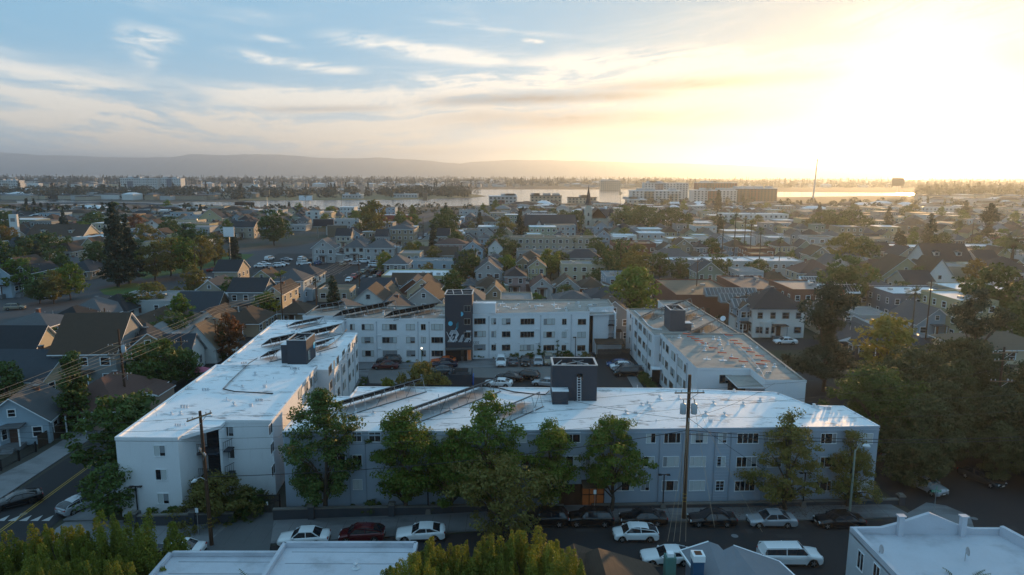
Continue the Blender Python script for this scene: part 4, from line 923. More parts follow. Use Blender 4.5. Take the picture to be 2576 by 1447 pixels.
def house(x, y, W_, D_, st, roof, wall, roofc, label, rz=0.0, far=False, sh=2.75, pitch=.62, porch=True, chim=True, dorm=0, sides=(1, 1), group=None, dens=2.6, name='house', cat='house', over=.45, bay=False, windows=True, z0=.5):
    """x, y: middle of the footprint; front looks toward local -Y"""
    g = random.Random(int(x * 13.7 + y * 7.1)); t = thing(name, label, cat, (x, y, 0), rz, group)
    wm, h = wmat(wall), z0 + st * sh; hw, hd = W_ / 2, D_ / 2; tr = TRIMW if wall not in ('white',) else mat('trim_grey', (.3, .31, .32), .7, .1)
    w = MB(); w.prism([(-hw, -hd), (hw, -hd), (hw, hd), (-hw, hd)], 0, h, wm); r = MB(); th = .16; o = over
    rm = rflat(roofc) if roof == 'f' else rmat(roofc); rise = 0
    if roof == 'f':
        ph = .35
        w.f.pop(-2); w.mi.pop(-2); w.sm.pop(-2)
        r.poly([(-hw, -hd, h), (hw, -hd, h), (hw, hd, h), (-hw, hd, h)], rm)
        p = MB(); 
        for a, c in (((0, -hd + .1, h + ph / 2 - .03), (W_ + .06, .22, ph)), ((0, hd - .1, h + ph / 2 - .03), (W_ + .06, .22, ph)), ((-hw + .1, 0, h + ph / 2 - .03), (.22, D_ - .24, ph)), ((hw - .1, 0, h + ph / 2 - .03), (.22, D_ - .24, ph))): p.box(a, c, wm)
        w.build('wall', t); ro = r.build('roof', t); p.build('parapet', t)
        if not far or W_ > 14:
            for i in range(min(6, 2 + int(W_ / 9))):
                b = MB(); b.box((0, 0, .3), (g.uniform(.5, 1.3), g.uniform(.5, 1.2), g.uniform(.4, .8)), METAL); b.build('roof_unit', t, (g.uniform(-hw * .8, hw * .8), g.uniform(-hd * .8, hd * .8), h + .05))
    elif roof == 'h':
        rise = min(hw, hd) * pitch; rl = max(0, hw - hd); rd = max(0, hd - hw); e = (hw + o, hd + o); zz = h - o * pitch
        E = [(-e[0], -e[1], zz), (e[0], -e[1], zz), (e[0], e[1], zz), (-e[0], e[1], zz)]; T_ = [(-rl, -rd, h + rise), (rl, -rd, h + rise), (rl, rd, h + rise), (-rl, rd, h + rise)]
        r.faces(E + T_, [(0, 1, 5, 4), (1, 2, 6, 5), (2, 3, 7, 6), (3, 0, 4, 7)], rm)
        r.faces(E + [(a, b_, c - th) for a, b_, c in E], [(0, 4, 5, 1), (1, 5, 6, 2), (2, 6, 7, 3), (3, 7, 4, 0), (4, 7, 6, 5)], tr)
        w.build('wall', t); ro = r.build('roof', t)
    else:
        ax = roof == 'g'   # ridge along Y (gable looks to the street) or along X
        half, ln = (hw, hd) if ax else (hd, hw); rise = half * pitch * (1.25 if ax else 1)
        pt = rise / half
        def Q(a, l, z): return (a, l, z) if ax else (l, a, z)
        for s in (-1, 1): w.poly([Q(-half, s * ln, h), Q(half, s * ln, h), Q(0, s * ln, h + rise)][::s if ax else -s], wm)
        w.build('wall', t)
        for s in (-1, 1):
            A_, B_ = (s * (half + o), h - o * pt), (0, h + rise)
            f = [Q(A_[0], -ln - o, A_[1] + th), Q(A_[0], ln + o, A_[1] + th), Q(0, ln + o, B_[1] + th), Q(0, -ln - o, B_[1] + th)]
            lo = [(p[0], p[1], p[2] - th) for p in f]
            r.poly(f if s * (1 if ax else -1) > 0 else f[::-1], rm); r.poly(lo if s * (1 if ax else -1) < 0 else lo[::-1], tr)
            for i in range(4): j = (i + 1) % 4; r.poly([f[i], f[j], lo[j], lo[i]], tr)
        ro = r.build('roof', t)
    if chim and roof != 'f' and g.random() < .6:
        b = MB(); b.box((0, 0, 0), (.6, .6, 1.5), wmat('brick')); b.box((0, 0, .8), (.7, .7, .12), mat('chimney_cap', (.2, .2, .2))); b.build('chimney', ro, (g.uniform(-.3, .3) * hw, g.uniform(0, .5) * hd, h + rise * .75))
    if not far and roof != 'f':
        b = MB()
        for i in range(3): b.lathe((g.uniform(-.5, .5) * hw, g.uniform(-.1, .4) * hd, h + rise * .5), [(.07, -.4), (.07, .7), (.1, .72), (.1, .8)], METAL, 6, False)
        b.build('vent_pipes', ro)
    for k in range(dorm):
        dx = (k - (dorm - 1) / 2) * hw; b = MB(); b.box((dx, -hd * .62, h + rise * .42), (1.7, 1.6, 1.3), wm); d_ = b.build('dormer', t)
        b = MB(); b.prism([(dx - 1.1, -hd * .62 - 1.0), (dx + 1.1, -hd * .62 - 1.0), (dx + 1.1, -hd * .62 + .9), (dx - 1.1, -hd * .62 + .9)], h + rise * .42 + .62, h + rise * .42 + .72, tr); b.poly([(dx - 1.1, -hd * .62 - 1.0, h + rise * .42 + .73), (dx, -hd * .62 - 1.0, h + rise * .42 + 1.3), (dx, -hd * .62 + .9, h + rise * .42 + 1.3), (dx - 1.1, -hd * .62 + .9, h + rise * .42 + .73)], rm)
        b.poly([(dx + 1.1, -hd * .62 - 1.0, h + rise * .42 + .73), (dx + 1.1, -hd * .62 + .9, h + rise * .42 + .73), (dx, -hd * .62 + .9, h + rise * .42 + 1.3), (dx, -hd * .62 - 1.0, h + rise * .42 + 1.3)], rm)
        b.build('dormer_roof', d_); gm, fm = hwin(1.0, .9, True, tr); link('window', gm, d_, (dx, -hd * .62 - .81, h + rise * .42))
    if windows: put_windows(t, W_, D_, st, sh, dens, far, tr, sides, z0, g)
    if roof == 'g' and rise > 1.6:
        gm, fm = hwin(.8, .9, True, tr); link('window', gm, t, (0, -hd - .004, h + rise * .38))
    if roof != 'f' and st < 3 and g.random() < .55:   # a lower wing on one side or at the back
        sd = g.choice((-1, 1)); ww, wd, wh = g.uniform(1.6, 2.6), D_ * g.uniform(.35, .55), z0 + sh * (st if g.random() < .3 else 1) - .3; cx_, cy_ = sd * (hw + ww / 2 - .02), g.uniform(-.1, .4) * hd; b = MB()
        b.box((cx_, cy_, wh / 2), (ww, wd, wh), wm); b.prism([(cx_ - ww / 2 - .2, cy_ - wd / 2 - .25), (cx_ + ww / 2 + .2, cy_ - wd / 2 - .25), (cx_ + ww / 2 + .2, cy_ + wd / 2 + .25), (cx_ - ww / 2 - .2, cy_ + wd / 2 + .25)], wh, [wh + (.15 if sd < 0 else .9), wh + (.9 if sd < 0 else .15), wh + (.9 if sd < 0 else .15), wh + (.15 if sd < 0 else .9)], tr, rm); b.build('side_wing', t)
    b = MB(); b.box((0, -hd - .03, z0 + 1.0), (.95, .08, 2.05), mat('front_door', (.10, .05, .035), .6, .1)); b.build('door', t)
    if porch and roof != 'f':
        b = MB(); b.box((0, -hd - .9, z0 / 2), (2.6, 1.8, z0), CONC); b.box((0, -hd - .9, z0 + 2.5), (3.0, 2.1, .14), rm)
        for s in (-1, 1): b.box((s * 1.25, -hd - 1.7, z0 + 1.22), (.14, .14, 2.42), tr)
        for k in range(3): b.box((0, -hd - 2.0 - .3 * k, z0 * (2 - k) / 6 + .01), (1.4, .3, z0 * (3 - k) / 3.2), CONC)
        b.build('porch', t)
    if bay:
        b = MB(); bx = -hw * .5; pts = [(bx - 1.4, -hd), (bx - .8, -hd - .9), (bx + .8, -hd - .9), (bx + 1.4, -hd)]; b.prism(pts, .3, z0 + (st if bay > 1 else 1) * sh - .1, wm); b.build('bay', t)
        for s_ in range(st if bay > 1 else 1):
            for (px_, py_, a) in ((bx, -hd - .91, 0), (bx - 1.12, -hd - .46, R(-56)), (bx + 1.12, -hd - .46, R(56))):
                gm, fm = hwin(.6, 1.3, True, tr); link('window', gm, t, (px_, py_, z0 + s_ * sh + 1.3), a)
    HOUSES.append((x, y, max(W_, D_) / 2 + .5)); return t
def hpx(xl, xr, yb, dep, st, roof, wall, roofc, label, **k):
    """front base line from pixel xl to xr at image row yb on the ground"""
    a, c = G(xl, yb), G(xr, yb); m = (a + c) / 2; W_ = (c - a).length; rz = k.pop('rz', 0.0); off = Vector((-math.sin(rz), math.cos(rz))) * dep / 2
    return house(m.x + off.x, m.y + off.y, W_, dep, st, roof, wall, roofc, label, rz, **k)
# ---------------------------------------------------------------- on the roofs
VENTW = mat('painted_vent', (.62, .64, .67), .6, .08)
rv = random.Random(8)
def vent(par, x, y, z, kind):
    b = MB()
    if kind == 0: b.lathe((0, 0, 0), [(.07, 0), (.07, .45)], VENTW, 8)
    elif kind == 1: b.lathe((0, 0, 0), [(.42, .02), (.3, .10), (.12, .16), (.12, .42), (.24, .44), (.24, .52), (.04, .62)], VENTW, 10)
    elif kind == 2:
        for i in range(3): b.lathe((.38 * i, 0, 0), [(.13, 0), (.13, .38), (.16, .38), (.16, .43)], VENTW, 8)
    elif kind == 3: b.box((0, 0, .2), (.45, .4, .4), VENTW); b.box((0, 0, .43), (.55, .5, .06), VENTW)
    else: b.box((0, 0, .03), (1.5, .9, .04), VENTW); b.lathe((0, 0, 0), [(.3, .05), (.1, .14), (.1, .6)], VENTW, 8)
    o = b.build('roof_vent', par, (x, y, z), rv.uniform(-.2, .2)); k = rv.uniform(.6, .9); o.scale = (k, k, k)
def pxvents(par, z, c_, pts):
    for i, (x, y, k) in enumerate(pts): p = G(*c_(x, y), z); vent(par, p.x, p.y, z - .02, k)
pxvents(BR, HBR, C5, [(913, 270, 3), (1008, 285, 4), (1065, 310, 3), (1155, 270, 1), (1190, 260, 3), (1140, 315, 4), (1305, 225, 0), (1335, 235, 3), (1362, 290, 3), (1440, 290, 3), (1455, 322, 3), (1510, 270, 4), (1715, 290, 3), (1720, 250, 4), (1775, 310, 4), (1885, 318, 3), (1900, 355, 3), (1930, 240, 1), (2040, 240, 2), (2075, 240, 3), (2095, 292, 3), (2225, 275, 3), (2255, 275, 3), (2300, 265, 2), (800, 355, 1), (885, 350, 3), (955, 235, 4), (1235, 325, 0), (2250, 335, 4), (2465, 350, 4)])
pxvents(BL, HBL, C6b, [(545, 350, 3), (660, 360, 3), (905, 405, 3), (1175, 405, 3), (1175, 450, 3), (1235, 340, 1), (1345, 355, 3), (1735, 410, 3), (1790, 400, 2), (1600, 450, 3), (860, 470, 4), (1690, 475, 4), (1680, 510, 4), (1450, 520, 4), (1830, 500, 3), (2000, 440, 4), (2140, 455, 4)])
pxvents(A, HA, C3b, [(590, 820, 2), (640, 825, 2), (340, 960, 0), (215, 1080, 1), (240, 1020, 0), (90, 1280, 2), (15, 1360, 3), (80, 910, 0), (260, 770, 1), (650, 880, 1)])
CR5 = K(0, 1200, 2.342)
pxvents(A, HA, CR5, [(1900, 850, 2), (1700, 1010, 2), (1605, 1075, 1), (1690, 1075, 1), (1645, 1180, 2), (1735, 1180, 0), (1970, 1080, 1), (2190, 990, 1), (2350, 995, 3), (2125, 940, 4), (2420, 945, 2), (2270, 820, 1), (2480, 820, 3), (1465, 1085, 0), (2120, 740, 0), (2390, 705, 1), (2265, 600, 2)])
pxvents(AR, HB, C3b, [(600, 290, 2), (715, 268, 1), (415, 505, 0), (1020, 620, 1), (690, 260, 0), (540, 200, 3)])
pxvents(FB, HD, C7, [(195, 1140, 1), (280, 1140, 1), (1320, 1025, 1), (1220, 1070, 1), (1240, 1100, 1), (1170, 1080, 1), (1120, 1145, 3), (1040, 1150, 1), (1480, 1020, 1), (1765, 1070, 1), (1700, 1155, 1), (1855, 1165, 1), (1740, 1215, 3), (2010, 1075, 1), (1935, 970, 1), (2150, 1040, 1), (1000, 960, 0), (410, 1050, 0), (910, 1150, 0), (1290, 1215, 0), (1135, 930, 0), (1600, 1110, 0)])
pxvents(FB, HD, C6, [(875, 1130, 1), (870, 1165, 1), (1020, 1145, 1), (1525, 1150, 0), (1665, 1140, 1), (1315, 1050, 0), (1710, 1050, 0), (1560, 1010, 0)])
pxvents(FB, HD, C8, [(600, 1010, 1), (640, 1025, 1), (545, 1035, 0), (700, 1030, 2), (740, 1030, 0), (475, 1075, 1), (495, 1110, 1), (340, 1100, 3)])
pxvents(CW, hC, C7b, [(820, 590, 1), (1145, 520, 1), (1290, 610, 1), (1380, 685, 1), (1490, 680, 1), (1165, 765, 1), (1410, 755, 1), (1100, 690, 3), (1200, 885, 4), (1420, 900, 4), (1540, 850, 1), (1705, 990, 1), (2130, 990, 1), (1890, 730, 1), (1790, 740, 1), (2010, 985, 1), (1905, 1050, 3), (2020, 1085, 2), (1365, 620, 1), (1180, 700, 1), (2285, 1010, 0), (715, 590, 0)])
pxvents(CF2, hC2, C7b, [(560, 330, 3), (1120, 340, 1), (905, 210, 3), (950, 205, 3), (1055, 300, 4), (1000, 430, 1), (1470, 450, 2)])
# solar racks
def rack(p0, p1, zr, label, hi=1.75, depth=2.6, group='black solar racks tilted on the flat roofs', drop=True):
    a, c = G(*p0, zr + hi), G(*p1, zr + hi); d = (c - a); L = d.length; d.normalize(); n = Vector((-d.y, d.x))
    t = thing('solar_rack', label, 'solar rack', (a.x, a.y, zr), math.atan2(d.y, d.x), group); b = MB(); k = max(2, round(L / 1.05)); zl = .28
    for i in range(k):
        x0, x1 = L * i / k + .02, L * (i + 1) / k - .02
        q = [(x0, 0, hi), (x1, 0, hi), (x1, depth, zl), (x0, depth, zl)]; e = Vector((0, (hi - zl), depth)).normalized() * .045
        b.poly(q, PANELB); b.poly([(x, y + e.y, z + e.z) for x, y, z in q][::-1], PANEL)
        for u, v in ((0, 1), (1, 2), (2, 3), (3, 0)):
            s0, s1 = q[u], q[v]; b.poly([s0, (s0[0], s0[1] + e.y, s0[2] + e.z), (s1[0], s1[1] + e.y, s1[2] + e.z), s1], RACKM)
    b.build('panels', t); f = MB()
    f.bar((0, 0, hi - .05), (L, 0, hi - .05), .07, RACKM); f.bar((0, depth, zl - .05), (L, depth, zl - .05), .06, RACKM); f.bar((0, depth * .5, (hi + zl) / 2 - .08), (L, depth * .5, (hi + zl) / 2 - .08), .05, RACKM)
    f.build('rails', t); s = MB(); m = max(2, round(L / 1.5))
    for i in range(m + 1):
        x = L * i / m; s.bar((x, .08, hi - .05), (x, -.45, .02), .045, METAL); s.bar((x, depth, zl), (x, depth, .02), .05, RACKM)
        s.bar((x, 0, hi - .08), (x, depth, zl - .08), .035, RACKM)
        if i % 3 == 0: s.bar((x, -.3, .05), (min(L, x + 1.5), .05, hi - .1), .04, RACKM)
    s.build('struts', t); f = MB(); f.bar((-.2, -.4, .04), (L + .2, -.4, .04), .1, RACKM); f.build('footing_rail', t); return t
rack(C6(760, 1040), C6(1430, 852), HD, 'long solar rack crossing the left end of the front block roof')
rack(C6(1310, 1108), C6(2045, 850), HD, 'longest solar rack, running up the middle left of the front block roof')
rack(C7(60, 1080), C7(330, 968), HD, 'short solar rack just left of the charcoal tower on the front block')
rack(C6b(130, 280), C6b(530, 224), HBL, 'short solar rack on the far left end of the back block', 1.5, 2.3)
rack(C6b(485, 382), C6b(1370, 212), HBL, 'long solar rack in the middle of the back block roof left of the mural tower')
rack(C6b(1330, 387), C6b(2120, 242), HBL, 'long solar rack ending beside the mural tower')
rack(C3b(650, 140), C3b(1070, 55), HB, 'rearmost solar rack of the rear left roof, nearest the back block', 1.3, 2.2)
rack(C3b(300, 375), C3b(690, 292), HB, 'solar rack behind and left of the dark square tower on the rear left roof')
rack(C3b(750, 288), C3b(1325, 160), HB, 'solar rack reaching right of the dark square tower toward the courtyard edge')
rack(C3b(270, 565), C3b(465, 522), HB, 'small solar rack in front and left of the dark tower on the rear left roof', 1.5, 2.3)
rack(C3b(955, 435), C3b(1220, 365), HB, 'small solar rack right of the dark tower on the rear left roof', 1.5, 2.3)
rack(C7b(430, 235), C7b(590, 160), hC2, 'solar rack left of the lift tower on the far right block', 1.5, 2.3)
rack(C7b(700, 130), C7b(980, 45), hC2, 'rearmost solar rack beyond the lift tower on the far right block', 1.5, 2.3)
rack(C7b(890, 270), C7b(1155, 168), hC2, 'solar rack right of the lift tower on the far right block', 1.5, 2.3)
rack(C7b(1105, 455), C7b(1375, 322), hC2, 'solar rack beside the white dish at the edge of the far right block', 1.5, 2.3)
# warning tubes
ORA = mat('safety_orange', (.75, .09, .03), .5, .1)
for i, (x, y, lb) in enumerate(((870, 545, 'orange and white tube farthest back on the left row'), (925, 585, 'second orange tube from the back in the left row'), (985, 612, 'third orange tube from the back in the left row'), (1030, 640, 'fourth orange tube from the back in the left row'), (1105, 675, 'orange tube touching a small vent in the left row'), (1230, 740, 'orange tube alone in the middle of the left row'), (1350, 805, 'orange tube third from the front of the left row'), (1510, 885, 'orange tube second from the front of the left row'), (1640, 928, 'orange tube with black mouth at the front of the left row'),
        (1450, 565, 'orange tube farthest back beside the right hand cable'), (1515, 638, 'second orange tube from the back beside the cable'), (1575, 680, 'third orange tube from the back beside the cable'), (1682, 742, 'orange tube fourth from the back beside the cable'), (1745, 795, 'orange tube in the middle of the right row'), (1868, 850, 'orange tube with yellow cord in the right row'), (1945, 920, 'orange and white tube at the right edge of the roof'), (1875, 962, 'orange tube lying across the cable at the front of the right row'))):
    p = G(*C7b(x, y), hC); t = thing('warning_tube', lb, 'warning tube', (p.x, p.y, hC + .10), R(-12), 'orange warning tubes lying on the tan roof')
    b = MB(); L = 1.25; b.tube([(0, 0, .08), (L, 0, .05)], [.085, .055], ORA, 8); b.build('tube', t); b = MB(); b.tube([(-.05, 0, .1), (0, 0, .1)], [.12, .10], BLACK if i in (2, 3, 8, 13, 16) else ORA, 8); b.build('mouth', t)
def cable(c_, pts, z, label, r=.03, n=3, mt=BLACK, name='roof_cable'):
    b = MB(); g = random.Random(len(pts)); P = [G(*c_(*p), z) for p in pts]
    for k in range(n): b.tube([(p.x + g.uniform(-.08, .08), p.y + g.uniform(-.08, .08), z + .1 + .04 * k) for p in P], r, mt, 4)
    return tag(b.build(name), label, 'cable')
cable(C7b, [(1325, 470), (1440, 570), (1640, 720), (1740, 810), (1860, 940), (1960, 1080), (1995, 1160)], hC, 'pale cable running between the orange tubes on the tan roof', .03, 2, VENTW)
cable(CR5, [(2410, 555), (2340, 600), (2230, 700), (2150, 780), (2090, 845), (2200, 868), (2400, 880), (2560, 888)], HA, 'black cable tray looping across the white left roof', .035, 3)
cable(C3b, [(1400, 260), (1340, 330), (1230, 440), (1130, 505), (1040, 540), (960, 570)], HB, 'bundle of cables beside the parapet of the rear left roof', .04, 4, mat('cable_tan', (.22, .18, .13)))
cable(CC, [(240, 385), (480, 390), (740, 392), (1000, 405), (1180, 450), (1340, 468), (1480, 478), (1520, 440)], HD, 'black cables along the back edge of the front block roof', .035, 3)
cable(C7b, [(200, 225), (290, 310), (390, 430), (470, 475), (570, 485)], hC2, 'white duct following the edge of the far right block roof', .12, 1, VENTW, 'roof_duct')
d_ = thing('satellite_dish', 'round white dish at the right edge of the far right block roof', 'satellite dish', (*G(*C7b(1415, 460), hC), hC)); b = MB(); b.tube([(0, 0, 0), (0, 0, 1.6)], .06, METAL, 6); b.build('mast', d_)
b = MB(); b.lathe((0, 0, 0), [(.05, 0), (.35, .08), (.5, .22), (.48, .24), (.3, .14)], VENTW, 14); o = b.build('reflector', d_, (0, -.1, 1.7)); o.rotation_euler = (R(60), 0, R(-40))
# ---------------------------------------------------------------- street front
WALLB = mat('grey_painted_wall', (.05, .056, .066), .85, .15, 1); CAP = mat('wall_cap_concrete', (.16, .15, .135), .9, .25, 1.5)
def lowwall(pts, hs, label, pillars=()):
    t = thing('garden_wall', label, 'garden wall', (0, 0, 0)); b = MB(); c = MB()
    for i in range(len(pts) - 1):
        a, e = Vector(pts[i]), Vector(pts[i + 1]); d = (e - a).normalized(); n = Vector((-d.y, d.x)) * .14; h0, h1 = hs[i], hs[i + 1]
        b.prism([a - n, e - n, e + n, a + n], .0, [h0, h1, h1, h0], WALLB); n = n * 1.5; c.prism([a - n, e - n, e + n, a + n], [h0, h1, h1, h0], [h0 + .12, h1 + .12, h1 + .12, h0 + .12], CAP)
    b.build('wall', t); c.build('coping', t)
    for (x, y, h) in pillars: b = MB(); b.box((x, y, h / 2), (.62, .62, h), WALLB); b.box((x, y, h + .06), (.74, .74, .14), CAP); b.box((x, y, h + .19), (.5, .5, .14), CAP); b.build('pillar', t)
    return t
lowwall([(-38.0, 63.5), (-32.2, 63.9), (-28.0, 64.3)], [1.15, 1.15, 1.1], 'dark grey garden wall left of the driveway gate', [(-37.6, 63.5, 1.5), (-31.9, 63.9, 1.5)])
lowwall([(-24.2, 64.9), (-17.0, 65.6), (-9.0, 66.2), (-2.0, 67.0)], [1.2, 1.1, .95, .7], 'dark grey garden wall below the front block left of the entrance', [(-20.4, 65.2, 1.5), (-12.3, 65.9, 1.35)])
lowwall([(8.6, 67.6), (20, 68.0), (42.2, 69.0)], [.45, .5, .6], 'long low wall below the front block right of the entrance', [(42.0, 69.0, 1.0)])
lowwall([(3.0, 67.4), (5.6, 67.5)], [.45, .45], 'short stub of low wall left of the entrance steps')
def bed(name, pts): b = MB(); b.prism(pts, 0, .3, SOIL); return tag(b.build(name), kind='structure')
bed('planting_bed', [(-39, 64), (-28.5, 64.5), (-28.5, 66), (-33.8, 65.6 - .1), (-39.8, 65.5)]); bed('planting_bed', [(-24, 65.1), (-3, 67.0), (-3, 67.8), (-23.7, 67.3)]); bed('planting_bed', [(8.6, 67.8), (41, 69.2), (39.4, 69.75), (8.6, 68.4)])
slab('entrance_path', [(3.6, 65.4), (8.4, 65.8), (8.4, 68.2), (3.6, 68.1)], CONC, 0, .14)
slab('driveway', [(-29.5, 57.6), (-22.5, 58.8), (-24.6, 66.5), (-27.8, 66.5)], mat('driveway_concrete', (.10, .105, .11), .9, .2, .5), .005, .136)
def gate():
    t = thing('driveway_gate', 'black barred gate with small notices between left and front blocks', 'gate', (-25.9, 66.4, 0)); b = MB()
    for x in (-1.9, 1.9): b.box((x, 0, 1.1), (.12, .12, 2.2), BLACK)
    for z in (.15, 1.5, 2.0): b.box((0, 0, z), (3.7, .06, .06), BLACK)
    b.bar((-1.85, 0, .15), (1.85, 0, 1.5), .05, BLACK); b.build('gate_frame', t); b = MB()
    for i in range(25): b.box((-1.8 + .15 * i, 0, 1.1), (.03, .03, 2.1), BLACK)
    b.build('bars', t)
    for (x, z, w, h, m_) in ((-1.0, 1.3, .62, .45, TRIMW), (-.1, .95, .55, .36, mat('notice_yellow', (.55, .45, .12), .6, .05)), (.55, 1.15, .25, .4, TRIMW)): b = MB(); b.box((x, -.06, z), (w, .02, h), m_); b.build('notice', t)
gate()
def lamp_post(x, y, h, label, twin=True):
    t = thing('lamp_post', label, 'lamp post', (x, y, 0), 0, 'slim black twin lamp posts in front of the blocks'); b = MB(); b.tube([(0, 0, 0), (0, 0, h)], .07, BLACK, 8); b.build('pole', t)
    b = MB(); b.box((0, 0, h), (1.0, .14, .05), BLACK); b.box((-.45, 0, h - .02), (.34, .3, .1), BLACK); b.box((.45, 0, h - .02), (.34, .3, .1), BLACK); b.build('lamp_head', t)
    b = MB(); b.box((0, 0, .35), (.6, .6, .7), CAP, 0, .7); b.build('footing', t)
lamp_post(*G(348, 1302), 3.4, 'twin lamp post in front of the left block'); lamp_post(16.1, 67.7, 3.9, 'twin lamp post just left of the tall utility pole'); lamp_post(31.2, 68.3, 3.9, 'twin lamp post half hidden by the golden tree'); lamp_post(-8.6, 66.3, 3.6, 'twin lamp post between the two leafiest street trees')
def street_lamp(x, y, h, rz, label, reach=1.9, base=True):
    t = thing('street_lamp', label, 'street lamp', (x, y, 0), rz, 'street lamps with curved arms'); b = MB(); m_ = mat('lamp_pole_paint', (.22, .26, .22), .6, .1)
    b.tube([(0, 0, 0), (0, 0, h)], [.13, .09], m_, 8); b.build('pole', t); b = MB(); b.tube([(0, 0, h - .2), (.35, 0, h + .35), (reach * .7, 0, h + .5), (reach, 0, h + .4)], .045, m_, 6); b.build('arm', t)
    b = MB(); b.faces([], [], METAL); b.tube([(reach - .15, 0, h + .42), (reach + .15, 0, h + .38), (reach + .55, 0, h + .3), (reach + .75, 0, h + .26)], [.08, .2, .22, .08], VENTW, 8); b.build('lamp_head', t); return t
street_lamp(*G(2136, 1302), 7.4, R(8), 'green grey street lamp on the pavement at the right end of the front block', .9); street_lamp(60.5, 72.5, 8.2, R(175), 'street lamp with long arm in front of the dark trees at the right edge', 2.0)
def upole(x, y, h, lean, label, arms=(), trans=0, r=.17, rz=0.0, lamp=False, group='wooden utility poles'):
    t = thing('utility_pole', label, 'utility pole', (x, y, 0), rz, group); b = MB(); b.tube([(0, 0, -.1), (lean[0], lean[1], h)], [r, r * .68], WOODP, 8); b.build('pole', t)
    for (z, w, a) in arms:
        k = z / h; b = MB(); c, s = math.cos(a) * w / 2, math.sin(a) * w / 2; cx, cy = lean[0] * k, lean[1] * k - .2
        b.bar((cx - c, cy - s, z), (cx + c, cy + s, z), .11, WOODL); b.bar((cx, cy, z - .7), (cx + c * .6, cy + s * .6, z - .05), .04, METAL); ar = b.build('crossarm', t)
        b = MB()
        for q in (-.92, -.55, .55, .92): b.lathe((cx + c * q, cy + s * q, z + .05), [(.03, 0), (.07, .08), (.04, .13), (.07, .18), (.02, .24)], mat('porcelain', (.45, .46, .48), .25, .05), 8)
        b.build('insulators', ar)
    for q in range(trans): b = MB(); b.lathe((0, 0, 0), [(.30, 0), (.32, .05), (.32, .95), (.24, 1.05), (.05, 1.1)], mat('transformer_paint', (.38, .42, .46), .4, .05), 12); b.tube([(0, 0, 1.1), (0, 0, 1.5)], .05, METAL, 6); b.build('transformer', t, (lean[0] * .8 + (.55 if q == 0 else -.55), lean[1] * .8 - .1, h * .74))
    if lamp: b = MB(); b.tube([(0, -.1, h * .5), (-.5, -.2, h * .5 + .35), (-.95, -.3, h * .5 + .1)], .04, METAL, 6); b.tube([(-.85, -.3, h * .5 + .16), (-1.0, -.3, h * .5 + .05), (-1.3, -.35, h * .5 - .12)], [.1, .19, .08], VENTW, 8); b.build('lamp_head', t)
    b = MB(); 
    for z in (2.0, 2.4, 2.8): b.lathe((lean[0] * z / h, lean[1] * z / h, z), [(r * 1.0, 0), (r * 1.0, .07)], PAINTY, 10, False)
    if h > 13: b.build('hazard_bands', t)
    return t
upole(*G(1720, 1306), 15.4, (-.1, 0.0), 'tallest wooden pole with two grey transformers on the front pavement', ((13.6, 3.0, R(3)), (10.9, 2.2, R(78))), 2, .24)
upole(*G(533, 1374), 13.4, (-.2, 0), 'leaning wooden pole with slanted crossarm beside the driveway', ((12.9, 2.6, R(62)), (9.4, 2.0, R(-50))), 0, .2, 0, True)
upole(-60.7, 71.5, 12.5, (0, 0), 'wooden pole cut off by the left edge of the picture', ((10.0, 2.4, R(80)),), 0, .2)
upole(*G(322, 1048), 13.0, (-.3, 0), 'pole crowded with glass insulators above the brown roofed houses', ((10.6, 3.2, R(4)), (9.3, 3.4, R(4)), (8.6, 3.4, R(4)), (6.4, 2.6, R(4))), 1, .2)
for (x, y, yt, lb) in ((462, 950, 848, 'slim pole in front of the grey pyramid roof'), (547, 898, 808, 'pole just right of the white gable house'), (272, 880, 775, 'pole behind the salmon flats'), (800, 850, 700, 'pole between tree and dark square house, left of the courtyard'), (712, 822, 690, 'pole in front of the two tall gabled houses'),
        (2327, 865, 705, 'pole standing right of the fan palm by the blue cottage'), (2110, 845, 728, 'pole beside the white two storey house at right'), (1872, 830, 735, 'pole in front of the red brick sheds'), (1750, 770, 650, 'pole at the left corner of the brick sheds'), (2045, 800, 735, 'short pole by the grey shed'), (1100, 770, 745, 'stub pole behind the mural tower'),
        (1065, 600, 545, 'pole beside the tan three storey flats'), (1000, 690, 610, 'pole by the walled car park'), (905, 740, 640, 'pole at the crosswalk on the left street'), (1245, 640, 590, 'small pole behind the pink flats'), (1560, 700, 600, 'pole beside the red brick hall'), (1640, 735, 655, 'pole at the right hand crosswalk'), (2440, 640, 560, 'pole in front of the big gabled roof at right'), (495, 720, 615, 'pole in the park'), (600, 660, 595, 'pole at the far end of the park')):
    p = G(x, y); d = ray(x, yt); h = HC + d[2] * p.y / d[1]; upole(p.x, p.y, max(6, h), (0, 0), lb, ((max(6, h) - .8, 2.4, R(5)),), 0, .16)
upole(61.5, 83, 14.0, (0, 0), 'pole with two wide crossarms rising out of the trees at the right', ((13.3, 3.6, R(8)), (12.3, 2.8, R(8)), (9.6, 2.6, R(-8))), 0, .18)
WIRE = mat('power_wire', (.05, .045, .04), .5, .1); WIREL = mat('sunlit_wire', (.30, .24, .17), .4, .1, metal=.4)
def wires(ends, label, r=.018, sag=.02, mt=WIRE, ):
    b = MB()
    for (a, c) in ends:
        a, c = Vector(a), Vector(c); L = (c - a).length; b.tube([a.lerp(c, k / 10) - Vector((0, 0, 4 * sag * L * (k / 10) * (1 - k / 10))) for k in range(11)], r, mt, 4, False)
    return tag(b.build('power_line'), label, 'power line', 'overhead wires')
PX = G(322, 1048); PB = G(800, 850); q1_ = G(547, 898)
